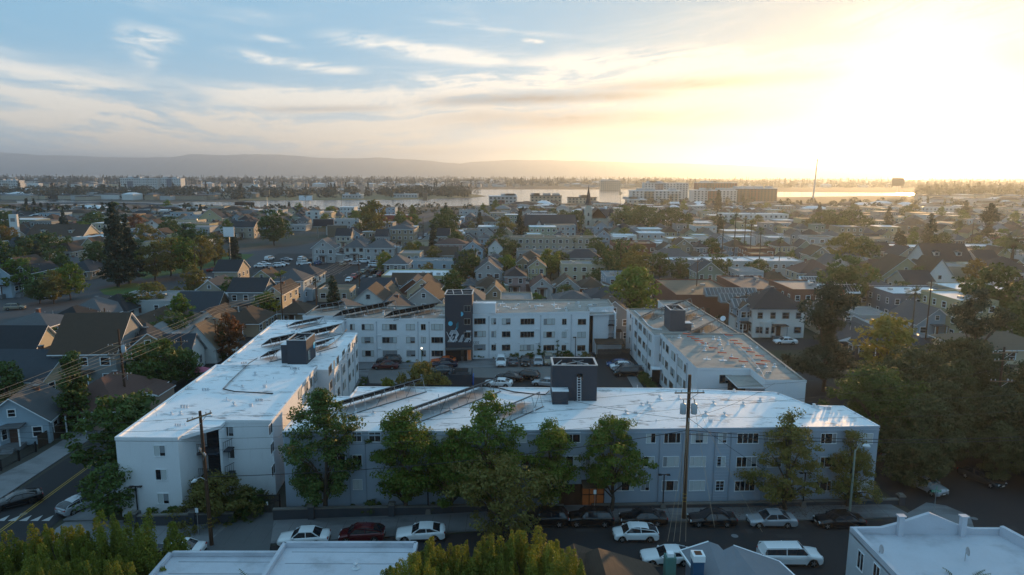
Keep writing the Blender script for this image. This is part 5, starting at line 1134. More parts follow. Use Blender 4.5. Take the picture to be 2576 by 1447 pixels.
wires([((-60.7 + .3 * i, 62 + .6 * i, 10.3 - .35 * (i % 2)), (PX.x + .5 * i - 1.2, PX.y, 10.8 - 1.0 * (i % 3))) for i in range(6)], 'fan of wires from the left edge to the insulator pole', .022, .012, WIREL)
wires([((PX.x + .55 * i - 1.2, PX.y, 10.8 - 1.0 * (i % 3)), (q1_.x + .4 * i - 1, q1_.y, 9.6 - .5 * (i % 3))) for i in range(6)], 'fan of wires from the insulator pole over the left roofs', .022, .015, WIREL)
wires([((q1_.x + .4 * i - 1, q1_.y, 9.6 - .5 * (i % 3)), (-50 + .6 * i, 205, 10 - .3 * i)) for i in range(6)], 'wires sweeping back along the left street', .026, .02, WIREL)
wires([((-62, 66 + .8 * i, 9.5 - .5 * i), (-28.6 + (1.1 - .5 * i), 60, 12.9 - 1.2 * i)) for i in range(3)] + [((-28.6, 60, 12.9 - 1.1 * i), (17.7 + .6 * i - .9, 65.6, 13.8 - .9 * i)) for i in range(4)], 'wires along the front street between the two near poles', .014, .012)
wires([((17.7 + .6 * i - .9, 65.6, 13.8 - .9 * i), (61.5 + .6 * i, 83 - 12 * (i % 2), 13.3 - .9 * i)) for i in range(4)], 'wires from the tall pole into the right hand trees', .014, .015)
wires([((17.7, 65.6, 9.6), (-28.4, 60, 7.0)), ((17.7, 65.6, 9.6), (60, 68, 8.6)), ((17.7, 65.6, 9.2), (66, 70, 7.8))], 'thick telephone cable hanging low across the front block', .035, .02, BLACK)
wires([((17.8, 65.6, 10.9), (14.5 - .5 * i, 52.5, 5.0)) for i in range(4)] + [((17.9, 65.6, 14.5), (17.0, 53, 6.0)), ((17.9, 65.6, 13.5), (21, 53, 5.6))], 'service drops from the tall pole down to the near roofs', .014, .02, WIREL)
wires([((17.8, 65.6, 10.9), (36, 88, 8.2)), ((17.8, 65.6, 10.9), (33, 60, 2.2)), ((17.8, 65.6, 10.8), (4.8, 77.7, 9.2))], 'loose wires from the tall pole over the white roof', .02, .02, BLACK)
# signs
t = thing('street_sign', 'green street name signs on a thin post at the right hand corner', 'street sign', (*G(2349, 1293), 0)); GRN = mat('sign_green', (.005, .22, .13), .5, 0, emit=(.01, .3, .2), es=.0)
b = MB(); b.tube([(0, 0, 0), (0, 0, 2.9)], .035, METAL, 6); b.build('post', t); b = MB(); b.box((0, 0, 2.55), (1.05, .03, .26), GRN); bl = b.build('name_plate', t); text('E 20TH ST', .19, (0, -.02, 2.55), R(90), 0, TRIMW, bl, 'lettering', .003)
b = MB(); b.box((0, 0, 2.85), (.03, .9, .24), GRN, R(-40)); b.build('name_plate', t)
for (x, y, lb, cx) in ((1495, 1300, 'white parking sign on a thin post by the entrance', 0), (500, 1350, 'white parking sign left of the leaning pole', 0)):
    p = G(x, y); t = thing('parking_sign', lb, 'sign', (p.x, p.y, .1)); b = MB(); b.tube([(0, 0, 0), (0, 0, 2.9)], .035, METAL, 6); b.build('post', t); b = MB(); b.box((0, -.04, 2.65), (.3, .02, .46), TRIMW); b.build('panel', t)
# railings along the left pavement
def railing(p0, p1, label, h=1.3, name='iron_fence', mt=BLACK, n=None, cat='fence'):
    p0, p1 = Vector(p0), Vector(p1); L = (p1 - p0).length; d = p1 - p0; t = thing(name, label, cat, (p0.x, p0.y, 0), math.atan2(d.y, d.x)); b = MB()
    k = max(1, round(L / 2.6)); 
    for i in range(k + 1): b.box((L * i / k, 0, h / 2), (.16, .16, h + .15), mt)
    b.build('posts', t); b = MB(); b.box((L / 2, 0, h - .1), (L, .04, .05), mt); b.box((L / 2, 0, .2), (L, .04, .05), mt)
    for i in range(int(L / .16)): b.box((.16 * i, 0, h / 2), (.03, .03, h - .1), mt)
    b.build('bars', t); return t
railing((-61.6, 60), (-60.2, 82), 'black iron fence along the front gardens at the left'); railing((-66, 71.5), (-61.2, 72.0), 'short iron fence across a paved front garden at the left')
def boards(p0, p1, label, h=1.9, col=(.10, .06, .035)):
    p0, p1 = Vector(p0), Vector(p1); L = (p1 - p0).length; d = p1 - p0; mt = mat('fence_boards_%d' % int(col[0] * 1000), col, .9, .35, 2); t = thing('board_fence', label, 'fence', (p0.x, p0.y, 0), math.atan2(d.y, d.x)); b = MB(); g = random.Random(3)
    for i in range(int(L / .2)): b.box((.2 * i, 0, h / 2 + g.uniform(-.03, .03)), (.18, .03, h), mt)
    b.build('boards', t); b = MB(); b.box((L / 2, .06, h * .8), (L, .06, .1), mt); b.box((L / 2, .06, h * .2), (L, .06, .1), mt); b.build('rails', t)
boards((43.2, 84), (40.4, 112), 'brown board fence beside the right wing and the garden'); boards((28.5, 47.5), (35, 48.5), 'dark board fence at the bottom beside the white van'); boards((16.5, 127.2), (23.0, 127.8), 'dark slatted screen at the end of the car park', 2.0, (.06, .05, .045))
# carport / bike shelter
t = thing('bin_shelter', 'small brown roofed shelter behind the slatted screen by the car park', 'shelter', (19.0, 129.6, 0)); b = MB(); b.prism([(-2.8, -1.6), (2.8, -1.6), (2.8, 1.6), (-2.8, 1.6)], [2.7, 2.7, 3.0, 3.0], [2.82, 2.82, 3.12, 3.12], rmat('brown')); b.build('roof', t)
for x in (-2.6, 2.6): b = MB(); b.box((x, -1.4, 1.35), (.12, .12, 2.7), WOODL); b.build('post', t)
b = MB(); b.box((0, 1.2, 1.3), (5.2, .1, 2.6), TRIMW); b.build('back_wall', t)
# skip enclosure, bins
t = thing('bin_enclosure', 'charcoal walled bin enclosure in the middle of the car park', 'bin enclosure', (-8.6, 112.0, 0)); 
for (x, y, w, d) in ((0, -1.9, 3.6, .16), (-1.8, 0, .16, 3.9), (1.8, 0, .16, 3.9)): b = MB(); b.box((x, y, 1.0), (w, d, 2.0), DARKG); b.build('wall', t)
t = thing('skip_bin', 'dark green bin inside the charcoal enclosure', 'bin', (-8.3, 112.6, 0)); b = MB(); b.box((0, 0, .7), (2.2, 1.5, 1.3), mat('bin_green', (.01, .05, .03), .5, .1)); b.build('tub', t); b = MB(); b.box((0, 0, 1.4), (2.3, 1.6, .08), BLACK); b.build('lid', t)
t = thing('blue_bin_lid', 'bright blue panel leaning on the right side of the bin enclosure', 'panel', (-6.5, 111.0, 0)); b = MB(); b.prism([(0, -.9), (.12, -.9), (.12, .9), (0, .9)], 0.0, 1.7, mat('bin_blue', (.01, .10, .42), .5, .05)); b.build('panel', t)
t = thing('yard_lamp', 'short lamp post with a lit head beside the parked orange coupe', 'lamp post', (*G(*C6b(1812, 1400)), 0)); b = MB(); b.tube([(0, 0, 0), (0, 0, 4.2)], .06, mat('lamp_green', (.05, .12, .06)), 6); b.build('pole', t); b = MB(); b.lathe((0, 0, 4.2), [(.05, 0), (.16, .1), (.16, .25), (.05, .35)], mat('lit_lamp', (.8, .7, .5), .5, 0, emit=(1, .85, .6), es=1.5), 8); b.build('lamp_head', t)
p = G(*C5(2018, 1000)); t = thing('yard_lamp', 'dark lamp post in front of the back right block', 'lamp post', (p.x, p.y - 1.5, 0)); b = MB(); b.tube([(0, 0, 0), (0, 0, 4.0)], .07, BLACK, 6); b.build('pole', t); b = MB(); b.box((-.2, -.1, 4.0), (.6, .4, .15), BLACK); b.build('lamp_head', t)
# ---------------------------------------------------------------- cars
def cpx(kind, col, px, py, deg, label, **k): p = G(px, py); return car(kind, col, p.x, p.y, R(deg), label, **k)
gk = 'cars parked along the front street'
cpx('suv', 'black', 1485, 1318, 180, 'black crossover parked on the far kerb left of the tall pole', group=gk); cpx('sedan', 'black', 1617, 1316, 180, 'black sedan on the far kerb behind the white hatchback', group=gk)
cpx('sedan', 'black', 1790, 1318, 180, 'black sedan with alloy wheels just right of the tall pole', group=gk); cpx('sedan', 'silver', 1940, 1320, 180, 'silver sedan on the far kerb near the golden tree', group=gk); cpx('sedan', 'black', 2110, 1322, 180, 'black sedan on the far kerb beside the street lamp', group=gk)
cpx('hatch', 'white', 1598, 1355, 180, 'white hatchback in the middle of the front street'); cpx('sedan', 'white', 766, 1366, 184, 'white sedan half hidden by the near white roof, left of the driveway kerb', group=gk); cpx('hatch', 'maroon', 911, 1357, 184, 'dark maroon hatchback on the far kerb', group=gk)
cpx('coupe', 'white', 1059, 1353, 184, 'white sporty hatch with black rear wing left of the scrubby tree', group=gk); cpx('sedan', 'white', 448, 1398, 182, 'white sedan with sunroof near the foot of the leaning pole', group=gk)
cpx('coupe', 'white', 1677, 1413, 180, 'white car with dark glass roof behind the brown shingle roof', group=gk); cpx('pickup', 'white', 1985, 1414, 0, 'white pickup with canopy beside the grey near roof', group=gk)
cpx('suv', 'black', 1372, 1318, 180, 'black car mostly hidden behind the scrubby tree', group=gk); cpx('suv', 'dark grey', 395, 1420, 182, 'dark motorcycle sized car behind the bright bushes at the left', group=gk)
cpx('hatch', 'silver', 203, 1280, 66, 'silver hatchback seen from behind on the left street'); cpx('coupe', 'black', 42, 1270, 220, 'black coupe at the left edge of the picture'); cpx('suv', 'silver', 330, 1262, 72, 'silver car half hidden by the bush beside the left block')
cpx('suv', 'silver', 2325, 1232, -68, 'silver suv facing the camera on the shady corner street'); cpx('sedan', 'white', 2268, 1175, -72, 'pale car glinting under the trees behind the silver suv'); cpx('sedan', 'dark grey', 2468, 1212, -66, 'dark car at the far side of the shady corner street')
gy = 'cars parked in the courtyard car park'
cpx('suv', 'white', *CC(1063, 185), -90, 'white car with black roof in the bays by the back block', group=gy); cpx('coupe', 'grey', *CC(1178, 178), 90, 'grey car parked tail out in the bays by the back block', group=gy); cpx('sedan', 'black', *CC(1291, 180), -90, 'black sedan facing out in the bays by the back block', group=gy)
cpx('hatch', 'silver', *CC(1410, 178), -90, 'silver blue car facing out in the bays by the back block', group=gy); cpx('suv', 'tan', *CC(1508, 170), -90, 'tan suv half hidden by the tower top', group=gy); cpx('sedan', 'black', *CC(1143, 330), 158, 'black sedan in the centre of the courtyard', group=gy); cpx('suv', 'black', *CC(1300, 318), 158, 'black suv in the centre of the courtyard', group=gy)
cpx('hatch', 'blue', *CC(2160, 205), 180, 'blue hatchback at the back of the right hand row', group=gy); cpx('hatch', 'white', *CC(2195, 228), 180, 'white car in the right hand courtyard row', group=gy); cpx('sedan', 'grey', *CC(2230, 252), 180, 'grey car between the white one and the minivan', group=gy); cpx('van', 'black', *CC(2258, 288), 180, 'black minivan at the near end of the right hand row', group=gy)
cpx('suv', 'dark grey', *C6b(1265, 1262), 180, 'dark suv against the back left block', group=gy); cpx('sedan', 'maroon', *C6b(1210, 1345), 180, 'maroon sedan beside the flowering bush', group=gy); cpx('coupe', 'orange', *C6b(2165, 1255), 180, 'bright orange coupe by the mural tower', group=gy); cpx('sedan', 'navy', *C6b(2185, 1318), 180, 'navy sedan in front of the orange coupe', group=gy); cpx('hatch', 'grey', *C6b(2140, 1425), 180, 'grey soft top beetle shaped car next to the bin enclosure', group=gy)
cpx('coupe', 'white', *CC(1040, 385), 170, 'white sports car peeping over the front block roof', group=gy); cpx('sedan', 'silver', *CC(1490, 385), 160, 'silver car peeping out beside the charcoal tower', group=gy)
# ---------------------------------------------------------------- near trees
gs = 'street trees in front of the front block'
tree('ficus', -19.2, 66.0, 'tallest dark evergreen hiding the corner between left and front blocks', 1.22, .4, group=gs, var=0); tree('street', -11.0, 66.2, 'broad green tree second from the left along the front block', 1.3, 1.2, group=gs, var=1); tree('street', -6.1, 66.6, 'thinner tree between the two broad green ones', 1.0, .7, group=gs, var=2, leaf='mid')
tree('street', -2.2, 66.7, 'tall green tree with golden top in front of the roof racks', 1.45, 2.0, group=gs, var=0); tree('street', 4.1, 66.9, 'green tree left of the lit entrance', 1.12, 3.0, group=gs, var=1); tree('streetlime', 10.6, 67.2, 'round bright green tree right of the lit entrance', 1.2, 1.0, group=gs, var=0)
tree('liquid', 29.0, 67.6, 'spreading golden green tree before the right part of the front block', 1.27, .5, group=gs, var=0, leaf='olive'); tree('liquid', 36.0, 68.4, 'dull green tree at the right end of the front block', 1.0, 1.5, group=gs, var=1)
tree('scrub', -.9, 61.2, 'scrubby olive tree in the street, in front of everything', 1.16, .3, var=0)
gb_ = 'bright yellow green bushes along the bottom edge'
for (px, top, Y, s, lb) in ((1100, 1375, 46, .95, 'bright bush touching the near white roof'), (1205, 1362, 45, 1.0, 'bright bush in the middle of the bottom row'), (1325, 1335, 45.5, 1.15, 'tallest bright bush of the bottom row'), (1405, 1385, 43, .9, 'bright bush at the right end of the bottom row'), (1040, 1410, 43, .7, 'small bright bush over the corner of the white roof'),
        (40, 1345, 47, 1.1, 'bright bush in the bottom left corner'), (150, 1325, 48, 1.05, 'bright bush second from the left corner'), (290, 1300, 49, 1.3, 'tallest bright bush of the bottom left group'), (235, 1400, 44, .9, 'dark lower bush in front of the bottom left group'), (90, 1420, 42, .9, 'lowest bush of the bottom left group')):
    d = ray(px, top); tt = Y / d[1]; z = HC + d[2] * tt; tree('limebush', d[0] * tt, Y, lb, s, None, 'leafy_bush', 'bush', gb_, z=z - 6.5 * s)
    b = MB(); b.tube([(d[0] * tt, Y, 0), (d[0] * tt, Y, max(.3, z - 6 * s))], .12, BARK, 6); o = b.build('stem'); par = [q for q in COL.objects if q.get('label') == lb][-1]; o.parent = par; o.matrix_parent_inverse = Matrix.Translation(par.location).inverted() if False else (Matrix.LocRotScale(par.location, par.rotation_euler, par.scale)).inverted()
tree('rounddark', -45.8, 75.0, 'dark oak overhanging the left pavement beside the left block', .93, .5, var=0); tree('rounddark', -44.2, 79.0, 'second dark oak behind the first on the left pavement', .85, 2.5, var=1, leaf='dark'); tree('olive', -40.6, 64.6, 'small dark tree at the corner of the left block', .58, 1.0, var=1, leaf='dark')
tree('bigbush', -30.2, 66.0, 'big round russet bush below the open stairwell', .93, 0, 'shrub', 'shrub', var=0, leaf='rust' if False else 'olive'); tree('bigbush', -27.6, 66.5, 'smaller round bush beside the driveway gate', .55, 1, 'shrub', 'shrub', var=1, leaf='dark')
p = G(195, 1085); tree('cypress', p.x, p.y, 'dark conical cypress between the brown roofed houses', 1.0, .2); p = G(590, 900); tree('rust', p.x, p.y - 2, 'rust red autumn tree beside the left street', 1.0, .2); p = G(566, 905); tree('slim', p.x, p.y - 1, 'slim dark cypress left of the rust red tree', .75)
tree('bigbush', -13.3, 99.5, 'big olive shrub with bare branches in the courtyard', 1.0, 0, 'shrub', 'shrub', leaf='olive', sz=1.42); tree('bushlime', -18.3, 97.0, 'low bush with white blossoms at the courtyard corner', 1.2, 1, 'shrub', 'shrub', sz=1.7)
for (x, y, sp, lf, lb) in ((-33, 140, 'greybush', None, 'grey green shrub behind the left rack of the back block'), (-27, 140.5, 'greybush', 'olive', 'olive shrub behind the left rack of the back block'), (-20, 139.5, 'greybush', None, 'grey green shrub behind the middle rack'), (-15, 139, 'bushlime', 'olive', 'yellowish shrub behind the middle rack'), (3, 144.5, 'bushlime', 'gold', 'yellow shrub behind the back right block'), (8, 145, 'bushlime', 'rust', 'rusty shrub behind the back right block'), (12, 145, 'bushlime', 'olive', 'olive shrub behind the back right block')): tree(sp, x, y, lb, 1.25, None, 'shrub', 'shrub', leaf=lf, sz=1.8)
for i, (sp, px, py, s, lb) in enumerate((('nearpine', 2070, 985, 1.28, 'rugged dark pine just right of the right wing'), ('goldg', 2225, 960, 1.35, 'yellow green tree between the two dark pines'), ('nearpine', 2440, 985, 1.2, 'spreading dark pine at the right behind the wires'))):
    p = G(px, py); tree('gold' if sp == 'goldg' else sp, p.x, p.y, lb, s, .3 + i, var=i, leaf='goldg' if sp == 'goldg' else None)
gt = 'trees crowding the shady corner at the right'
for (sp, x, y, s, lb, lf) in (('thicket', 45.5, 81, 1.0, 'brighter green tree behind the end of the front block', 'dark'), ('thicket', 50.5, 87, .95, 'dense dark tree right behind the front block', None), ('thicketolive', 47.8, 75.5, .88, 'dark olive tree overhanging the corner at the end of the low wall', None), ('thicketolive', 57.5, 85, 1.0, 'brownish tree left of the wide crossarm pole', None), ('thicketolive', 66.0, 84, 1.0, 'tall olive tree right of the wide crossarm pole', None), ('thicket', 63.5, 76, .9, 'dark tree above the far parked car', None), ('thicket', 70, 78, 1.0, 'dark tree at the right edge', None), ('thicketolive', 69, 69, .85, 'low olive tree at the right edge under the lamp', 'olive'), ('thicket', 56, 92, 1.0, 'dark tree behind the crossarm pole', None), ('thicketolive', 53, 80, .9, 'dark olive tree in the middle of the shady corner', None), ('thicket', 59.5, 79, .85, 'dark tree overhanging the middle of the shady street', None), ('thicketolive', 64.5, 72.5, .8, 'brown green tree hanging over the far parked car', None), ('thicket', 72, 73, .9, 'dark tree mass at the right edge above the road', None), ('thicketolive', 50.5, 77.5, .75, 'low dark tree over the silver suv', None), ('thicketolive', 56, 74.5, .62, 'low dark tree between the two parked cars of the shady street', None), ('thicket', 61, 70.5, .6, 'low dark tree spilling over the far kerb of the shady street', None), ('thicket', 45.5, 73.0, .55, 'small dark tree behind the right end of the low wall', None), ('thicketolive', 67, 64.5, .75, 'dark tree cut by the right edge below the lamp', None), ('thicket', 75, 88, 1.0, 'tree beyond the right edge lamp', None), ('thicket', 66, 97, 1.0, 'dark tree between the second pine and the houses', None)):
    tree(sp, x, y, lb, s, group=gt, leaf=lf)
gsb = 'small shrubs along the walls'
def shrubs(pts, sp, s, lb):
    for (x, y) in pts: tree(sp, x, y, lb, s * random.Random(int(x * 10)).uniform(.8, 1.2), None, 'shrub', 'shrub', gsb)
shrubs([(-22.6 - .105 * i * 2, 88 + i * 2.0) for i in range(13)], 'bush', .6, 'low dark shrub in the bed along the rear left block')
shrubs([(23.0 - .02 * i, 93 + i * 2.0) for i in range(12)], 'bush', .8, 'dark shrub in the bed along the right wing')
shrubs([G(*C5(x, 1045)) + Vector((0, .0)) for x in (590, 650, 845, 1080, 1160, 1330, 1390, 1560, 1900, 1960, 2170)], 'bush', .85, 'round shrub at the foot of the back right block'); shrubs([G(*C6b(x, 1225)) for x in (1500, 1580, 1770, 1850, 2050)], 'bush', .8, 'round shrub at the foot of the back left block')
for x in (722, 988, 1240, 1495, 1765): p = G(*C5(x, 1040)); tree('sapling', p.x, p.y, 'thin sapling against the back right block', 1.3, None, 'sapling', 'sapling', 'thin saplings along the back blocks')
for x in (1395, 1660, 1955): p = G(*C6b(x, 1215)); tree('sapling', p.x, p.y, 'thin sapling against the back left block', 1.2, None, 'sapling', 'sapling', 'thin saplings along the back blocks')
shrubs([(-21, 66.2), (-16.5, 66.5), (-14.5, 66.4), (-8, 66.8), (-36.5, 64.8), (-34.5, 64.8)], 'bush', .8, 'dark shrub in the bed behind the garden wall'); tree('sapling', *G(*CF(1118, 722)), 'small clipped tree against the right part of the front block', 1.3, None, 'sapling', 'sapling', leaf='dark'); 
# ---------------------------------------------------------------- near roofs along the bottom edge
LIT_ = MB(); g = random.Random(9)
for i in range(900):
    x = g.gauss(28, 5); y = g.uniform(65.9, 69.0) if x > 10 else 67; a = g.uniform(0, 3.1); q = g.uniform(.03, .07)
    LIT_.poly([(x + q * math.cos(a + k * 1.57), y + q * math.sin(a + k * 1.57), .139) for k in range(4)], mat('fallen_leaves', (.09, .045, .02), .9, .4, 5))
tag(LIT_.build('leaf_litter'), 'fallen brown leaves scattered on the pavement under the golden tree', kind='stuff')
b = MB(); JM = mat('pavement_joint', (.07, .07, .075), .9, .1)
for i in range(48): x = -43 + 1.75 * i; y0 = 58.2 + (x + 43) * .105 if x < 10 else 64.9 + (x - 10) * .03; b.poly([(x, y0 + .1, .137), (x + .035, y0 + .1, .137), (x + .035, y0 + 3.9, .137), (x, y0 + 3.9, .137)], JM)
for (x0, x1, yy) in ((10, 39, 66.6), (10, 39, 67.7)): b.poly([(x0, yy, .1375), (x1, yy + .6, .1375), (x1, yy + .63, .1375), (x0, yy + .03, .1375)], JM)
tag(b.build('pavement_joints'), kind='structure')
b = MB(); PA = mat('asphalt_patch', (.035, .036, .039), .95, .2, 1); PD = mat('tar_seam', (.010, .010, .011), .6, .1)
for i in range(26):
    x = g.uniform(-40, 55); y = 58 + (x + 40) * .05 + g.uniform(0, 3.5); w, d = g.uniform(.6, 3), g.uniform(.4, 1.4); b.poly([(x, y, .0244), (x + w, y + .05, .0244), (x + w, y + d, .0244), (x, y + d, .0244)], PA)
for i in range(40):
    x = g.uniform(-40, 55); y = 57.5 + (x + 40) * .06 + g.uniform(0, 4); a = g.gauss(0, .25)
    for k in range(6): x2, y2 = x + .8 * math.cos(a), y + .8 * math.sin(a); b.poly([(x, y, .0252), (x2, y2, .0252), (x2, y2 + .04, .0252), (x, y + .04, .0252)], PD); x, y = x2, y2; a += g.gauss(0, .4)
for (x, y) in ((-10, 59.5), (22, 62.3), (48, 66.0), (-50.5, 66)): b.poly([(x + .35 * math.cos(k * .52), y + .35 * math.sin(k * .52), .0262) for k in range(12)], CONC)
tag(b.build('asphalt_repairs'), kind='structure')
def flatroof(label, pts, h, par=.35):
    t = thing('flat_roofed_building', label, 'building'); w = MB(); w.prism(pts, 0, h, wmat('white')); w.f.pop(-2); w.mi.pop(-2); w.sm.pop(-2); w.build('wall', t); r = MB(); r.poly([(p[0], p[1], h - .02) for p in pts], NRW); r.build('roof', t); e = MB(); n = len(pts)
    for i in range(n): a, c = Vector(pts[i]), Vector(pts[(i + 1) % n]); e.bar((*a, h + par / 2), (*c, h + par / 2), .28, NRW, par)
    e.build('parapet', t); sm_ = MB(); xa, xb_ = min(p[0] for p in pts), max(p[0] for p in pts); ya, yb2 = min(p[1] for p in pts), max(p[1] for p in pts)
    for k in range(int((yb2 - ya) / 1.6)): yy = yb2 - .9 - 1.6 * k; sm_.box(((xa + xb_) / 2 + .3, yy, h - .012), (xb_ - xa - 1.4, .07, .02), mat('membrane_seam', (.30, .31, .34), .8, .2))
    sm_.build('seams', t); return t
NRW = mat('worn_white_membrane', (.50, .52, .57), .7, .14, .6, col2=(.33, .34, .37), sc2=(.25, .3, 1), thr=(.5, .75), bump=.3)
ps = [G(430, 1398, 5.2), G(706, 1398, 5.2), G(712, 1470, 5.2), G(375, 1470, 5.2)]
flatroof('near building with low white roof left of its taller white neighbour', [(ps[3].x, 38), (ps[2].x + .4, 38), (ps[1].x + .8, ps[1].y), (ps[0].x, ps[0].y)], 5.2)
pr = [G(717, 1374, 5.9), G(1047, 1374, 5.9)]
t = flatroof('near white roof in the bottom middle with a vent pipe', [(pr[0].x - .2, 37), (pr[1].x + .1, 37), (pr[1].x, pr[1].y), (pr[0].x, pr[0].y)], 5.9); q = G(895, 1430, 5.9); vent(t, q.x, q.y, 5.9, 1)
# brown shingled house
t = thing('shingled_house', 'near brown shingled roof at the bottom with a green chimney at its side', 'house'); SH = rmat('brown'); z = 5.6
def rp(x, y, z): p = G(x, y, z); return (p.x, p.y, z)
b = MB()
A1, A2, A3 = rp(1442, 1367, 6.6), rp(1504, 1378, 6.8), rp(1560, 1470, 6.8)
b.poly([rp(1395, 1392, 5.0), rp(1395, 1480, 5.0), (A1[0], A1[1] - 6, 6.6), A1], SH); b.poly([A1, (A1[0], A1[1] - 6, 6.6), rp(1490, 1480, 5.2), rp(1500, 1385, 5.6)], SH)
b.poly([rp(1446, 1404, 5.3), rp(1400, 1480, 5.0), (A2[0] + .3, A2[1] - 8, 6.8), A2], SH); b.poly([A2, (A2[0] + .3, A2[1] - 8, 6.8), (A2[0] + 6.2, A2[1] - 8, 5.0), rp(1640, 1418, 5.0)], SH); b.poly([A2, rp(1640, 1418, 5.0), (A2[0] + 5.2, A2[1] + .3, 5.0), (A2[0] - .5, A2[1] + .6, 5.4)], SH)
b.build('roof', t); b = MB(); b.box((A2[0] + 1.5, A2[1] - 4.5, 2.4), (8, 8, 4.8), wmat('green')); b.build('wall', t)
GC = mat('green_chimney_stucco', (.08, .19, .17), .8, .15)
q = G(1684, 1440, 4.6); b = MB(); b.box((q.x, q.y, 5.0), (.8, .8, 2.0), GC); b.box((q.x, q.y, 6.1), (.5, .5, .35), TRIMW); b.build('chimney', t)
# grey low pitched roof
t = thing('grey_roofed_house', 'near grey low pitched roof at the bottom beside the white pickup', 'house'); GR = mat('grey_roll_roofing', (.17, .185, .21), .85, .15, .8); b = MB(); h = 5.6
P1, P2 = G(1783, 1362, h + .4), G(1845, 1372, h + .5); L1 = G(1711, 1385, h - .5); R1 = G(1960, 1412, h - .7)
def v3(p, z): return (p.x, p.y, z)
b.poly([v3(L1, h - .5), (L1.x + 1.5, 40, h - .5), (P2.x + 1, 40, h + .5), v3(P2, h + .5), (P1.x + .8, P1.y - 1.2, h + .35), v3(P1, h + .4)], GR)
b.poly([v3(P1, h + .4), (P1.x + .8, P1.y - 1.2, h + .35), (P2.x - 1.0, P2.y + .6, h + .2)], GR); b.poly([v3(P2, h + .5), (P2.x + 1, 40, h + .5), (R1.x + 2.2, 40, h - .7), v3(R1, h - .7)], GR)
for a, c in ((v3(L1, h - .55), v3(P1, h + .35)), (v3(P2, h + .45), v3(R1, h - .75)), (v3(L1, h - .55), (L1.x + 1.5, 40, h - .55)), (v3(R1, h - .75), (R1.x + 2.2, 40, h - .75))): b.bar(a, c, .12, TRIMW, .16)
b.build('roof', t); b = MB(); b.prism([(L1.x + 1.6, 40), (R1.x + 1.6, 40), (R1.x - .3, R1.y - .4), (L1.x + .4, L1.y - .4)], 0, h - .78, wmat('slate')); b.build('wall', t)
q = G(1753, 1450, 5.0); b = MB(); b.box((q.x, q.y, 5.2), (.8, .8, 2.6), mat('chimney_blue', (.02, .08, .16))); b.box((q.x, q.y, 6.65), (.9, .9, .5), TRIMW); b.box((q.x, q.y, 6.92), (.5, .5, .06), mat('flue_rust', (.10, .04, .02))); b.build('chimney', t)
# corner building with the gabled parapet
hz = 6.6; t = thing('parapet_building', 'near corner building with gabled white parapet and two dishes', 'building'); c1_ = G(2138, 1325, hz); c2_ = G(2512, 1330, hz); ce = Vector(((c1_.x + c2_.x) / 2, (c1_.y + c2_.y) / 2)); yb = c1_.y
X0, X1 = c1_.x, c2_.x + .3; WP = mat('weathered_white_boards', (.46, .49, .52), .85, .2, 1, lines=(5, .15)); b = MB(); b.prism([(X0, 36), (X1 + 4, 36), (X1, yb), (X0, yb)], 0, hz - .4, WP); b.f.pop(-2); b.mi.pop(-2); b.sm.pop(-2); b.build('wall', t)
b = MB(); b.poly([(X0, 36, hz - .5), (X1 + 4, 36, hz - .5), (X1, yb, hz - .5), (X0, yb, hz - .5)], NRW); b.build('roof', t); b = MB(); xs = [X0, X0 + (X1 - X0) * .2, X0 + (X1 - X0) * .31, X0 + (X1 - X0) * .51, X0 + (X1 - X0) * .70, X0 + (X1 - X0) * .80, X1]; zs = [hz, hz + .05, hz + .45, hz + 1.35, hz + .35, hz + .0, hz]
for i in range(6): b.prism([(xs[i], yb - .3), (xs[i + 1], yb - .3), (xs[i + 1], yb), (xs[i], yb)], hz - .5, [zs[i], zs[i + 1], zs[i + 1], zs[i]], NRW)
b.bar((X0 + .15, 36, hz - .2), (X0 + .15, yb - .3, hz - .2), .3, NRW, .6); b.bar((X1 + 3.85, 36, hz - .1), (X1 - .15, yb - .3, hz - .1), .35, NRW, .8); b.build('parapet', t)
for x in (X0 + (X1 - X0) * .31, X0 + (X1 - X0) * .72): b = MB(); b.box((x, yb - .5, hz + .35), (.4, .4, 1.7), NRW); b.box((x, yb - .5, hz + 1.24), (.62, .5, .1), NRW); b.build('pillar', t)
fS = Fac((X0, yb), (X0, 36), t)
for (x, y) in ((985, 1320), (1125, 1440)):
    u, z_ = fS.hit(*K(3000, 1650, 2.2226)(x, y)); fS.win(u, z_, .9, 1.5, 'M--', TRIMW)
for (x, y, lb) in ((1145, 1270, 'small round dish on the left edge of the gabled parapet roof'), (1910, 1290, 'small round dish in the middle of the gabled parapet roof')):
    q = G(*K(3000, 1650, 2.2226)(x, y + 30), hz - .5); dd = thing('satellite_dish', lb, 'satellite dish', (q.x, q.y, hz - .5)); b = MB(); b.tube([(0, 0, 0), (0, 0, .7)], .03, METAL, 6); b.build('mast', dd); b = MB(); b.lathe((0, 0, 0), [(.03, 0), (.22, .05), (.34, .14), (.3, .1)], METAL, 12); o = b.build('reflector', dd, (0, 0, .8)); o.rotation_euler = (R(70), 0, R(40))
palm('near', *G(640, 1480, 5), 'palm fronds poking up over the low white roof at the bottom', .82); palm('near', *G(2425, 1470, 5.5), 'palm fronds poking up over the gabled parapet roof', .95); palm('near', 34.5, 44, 'palm frond at the bottom right corner', .9)
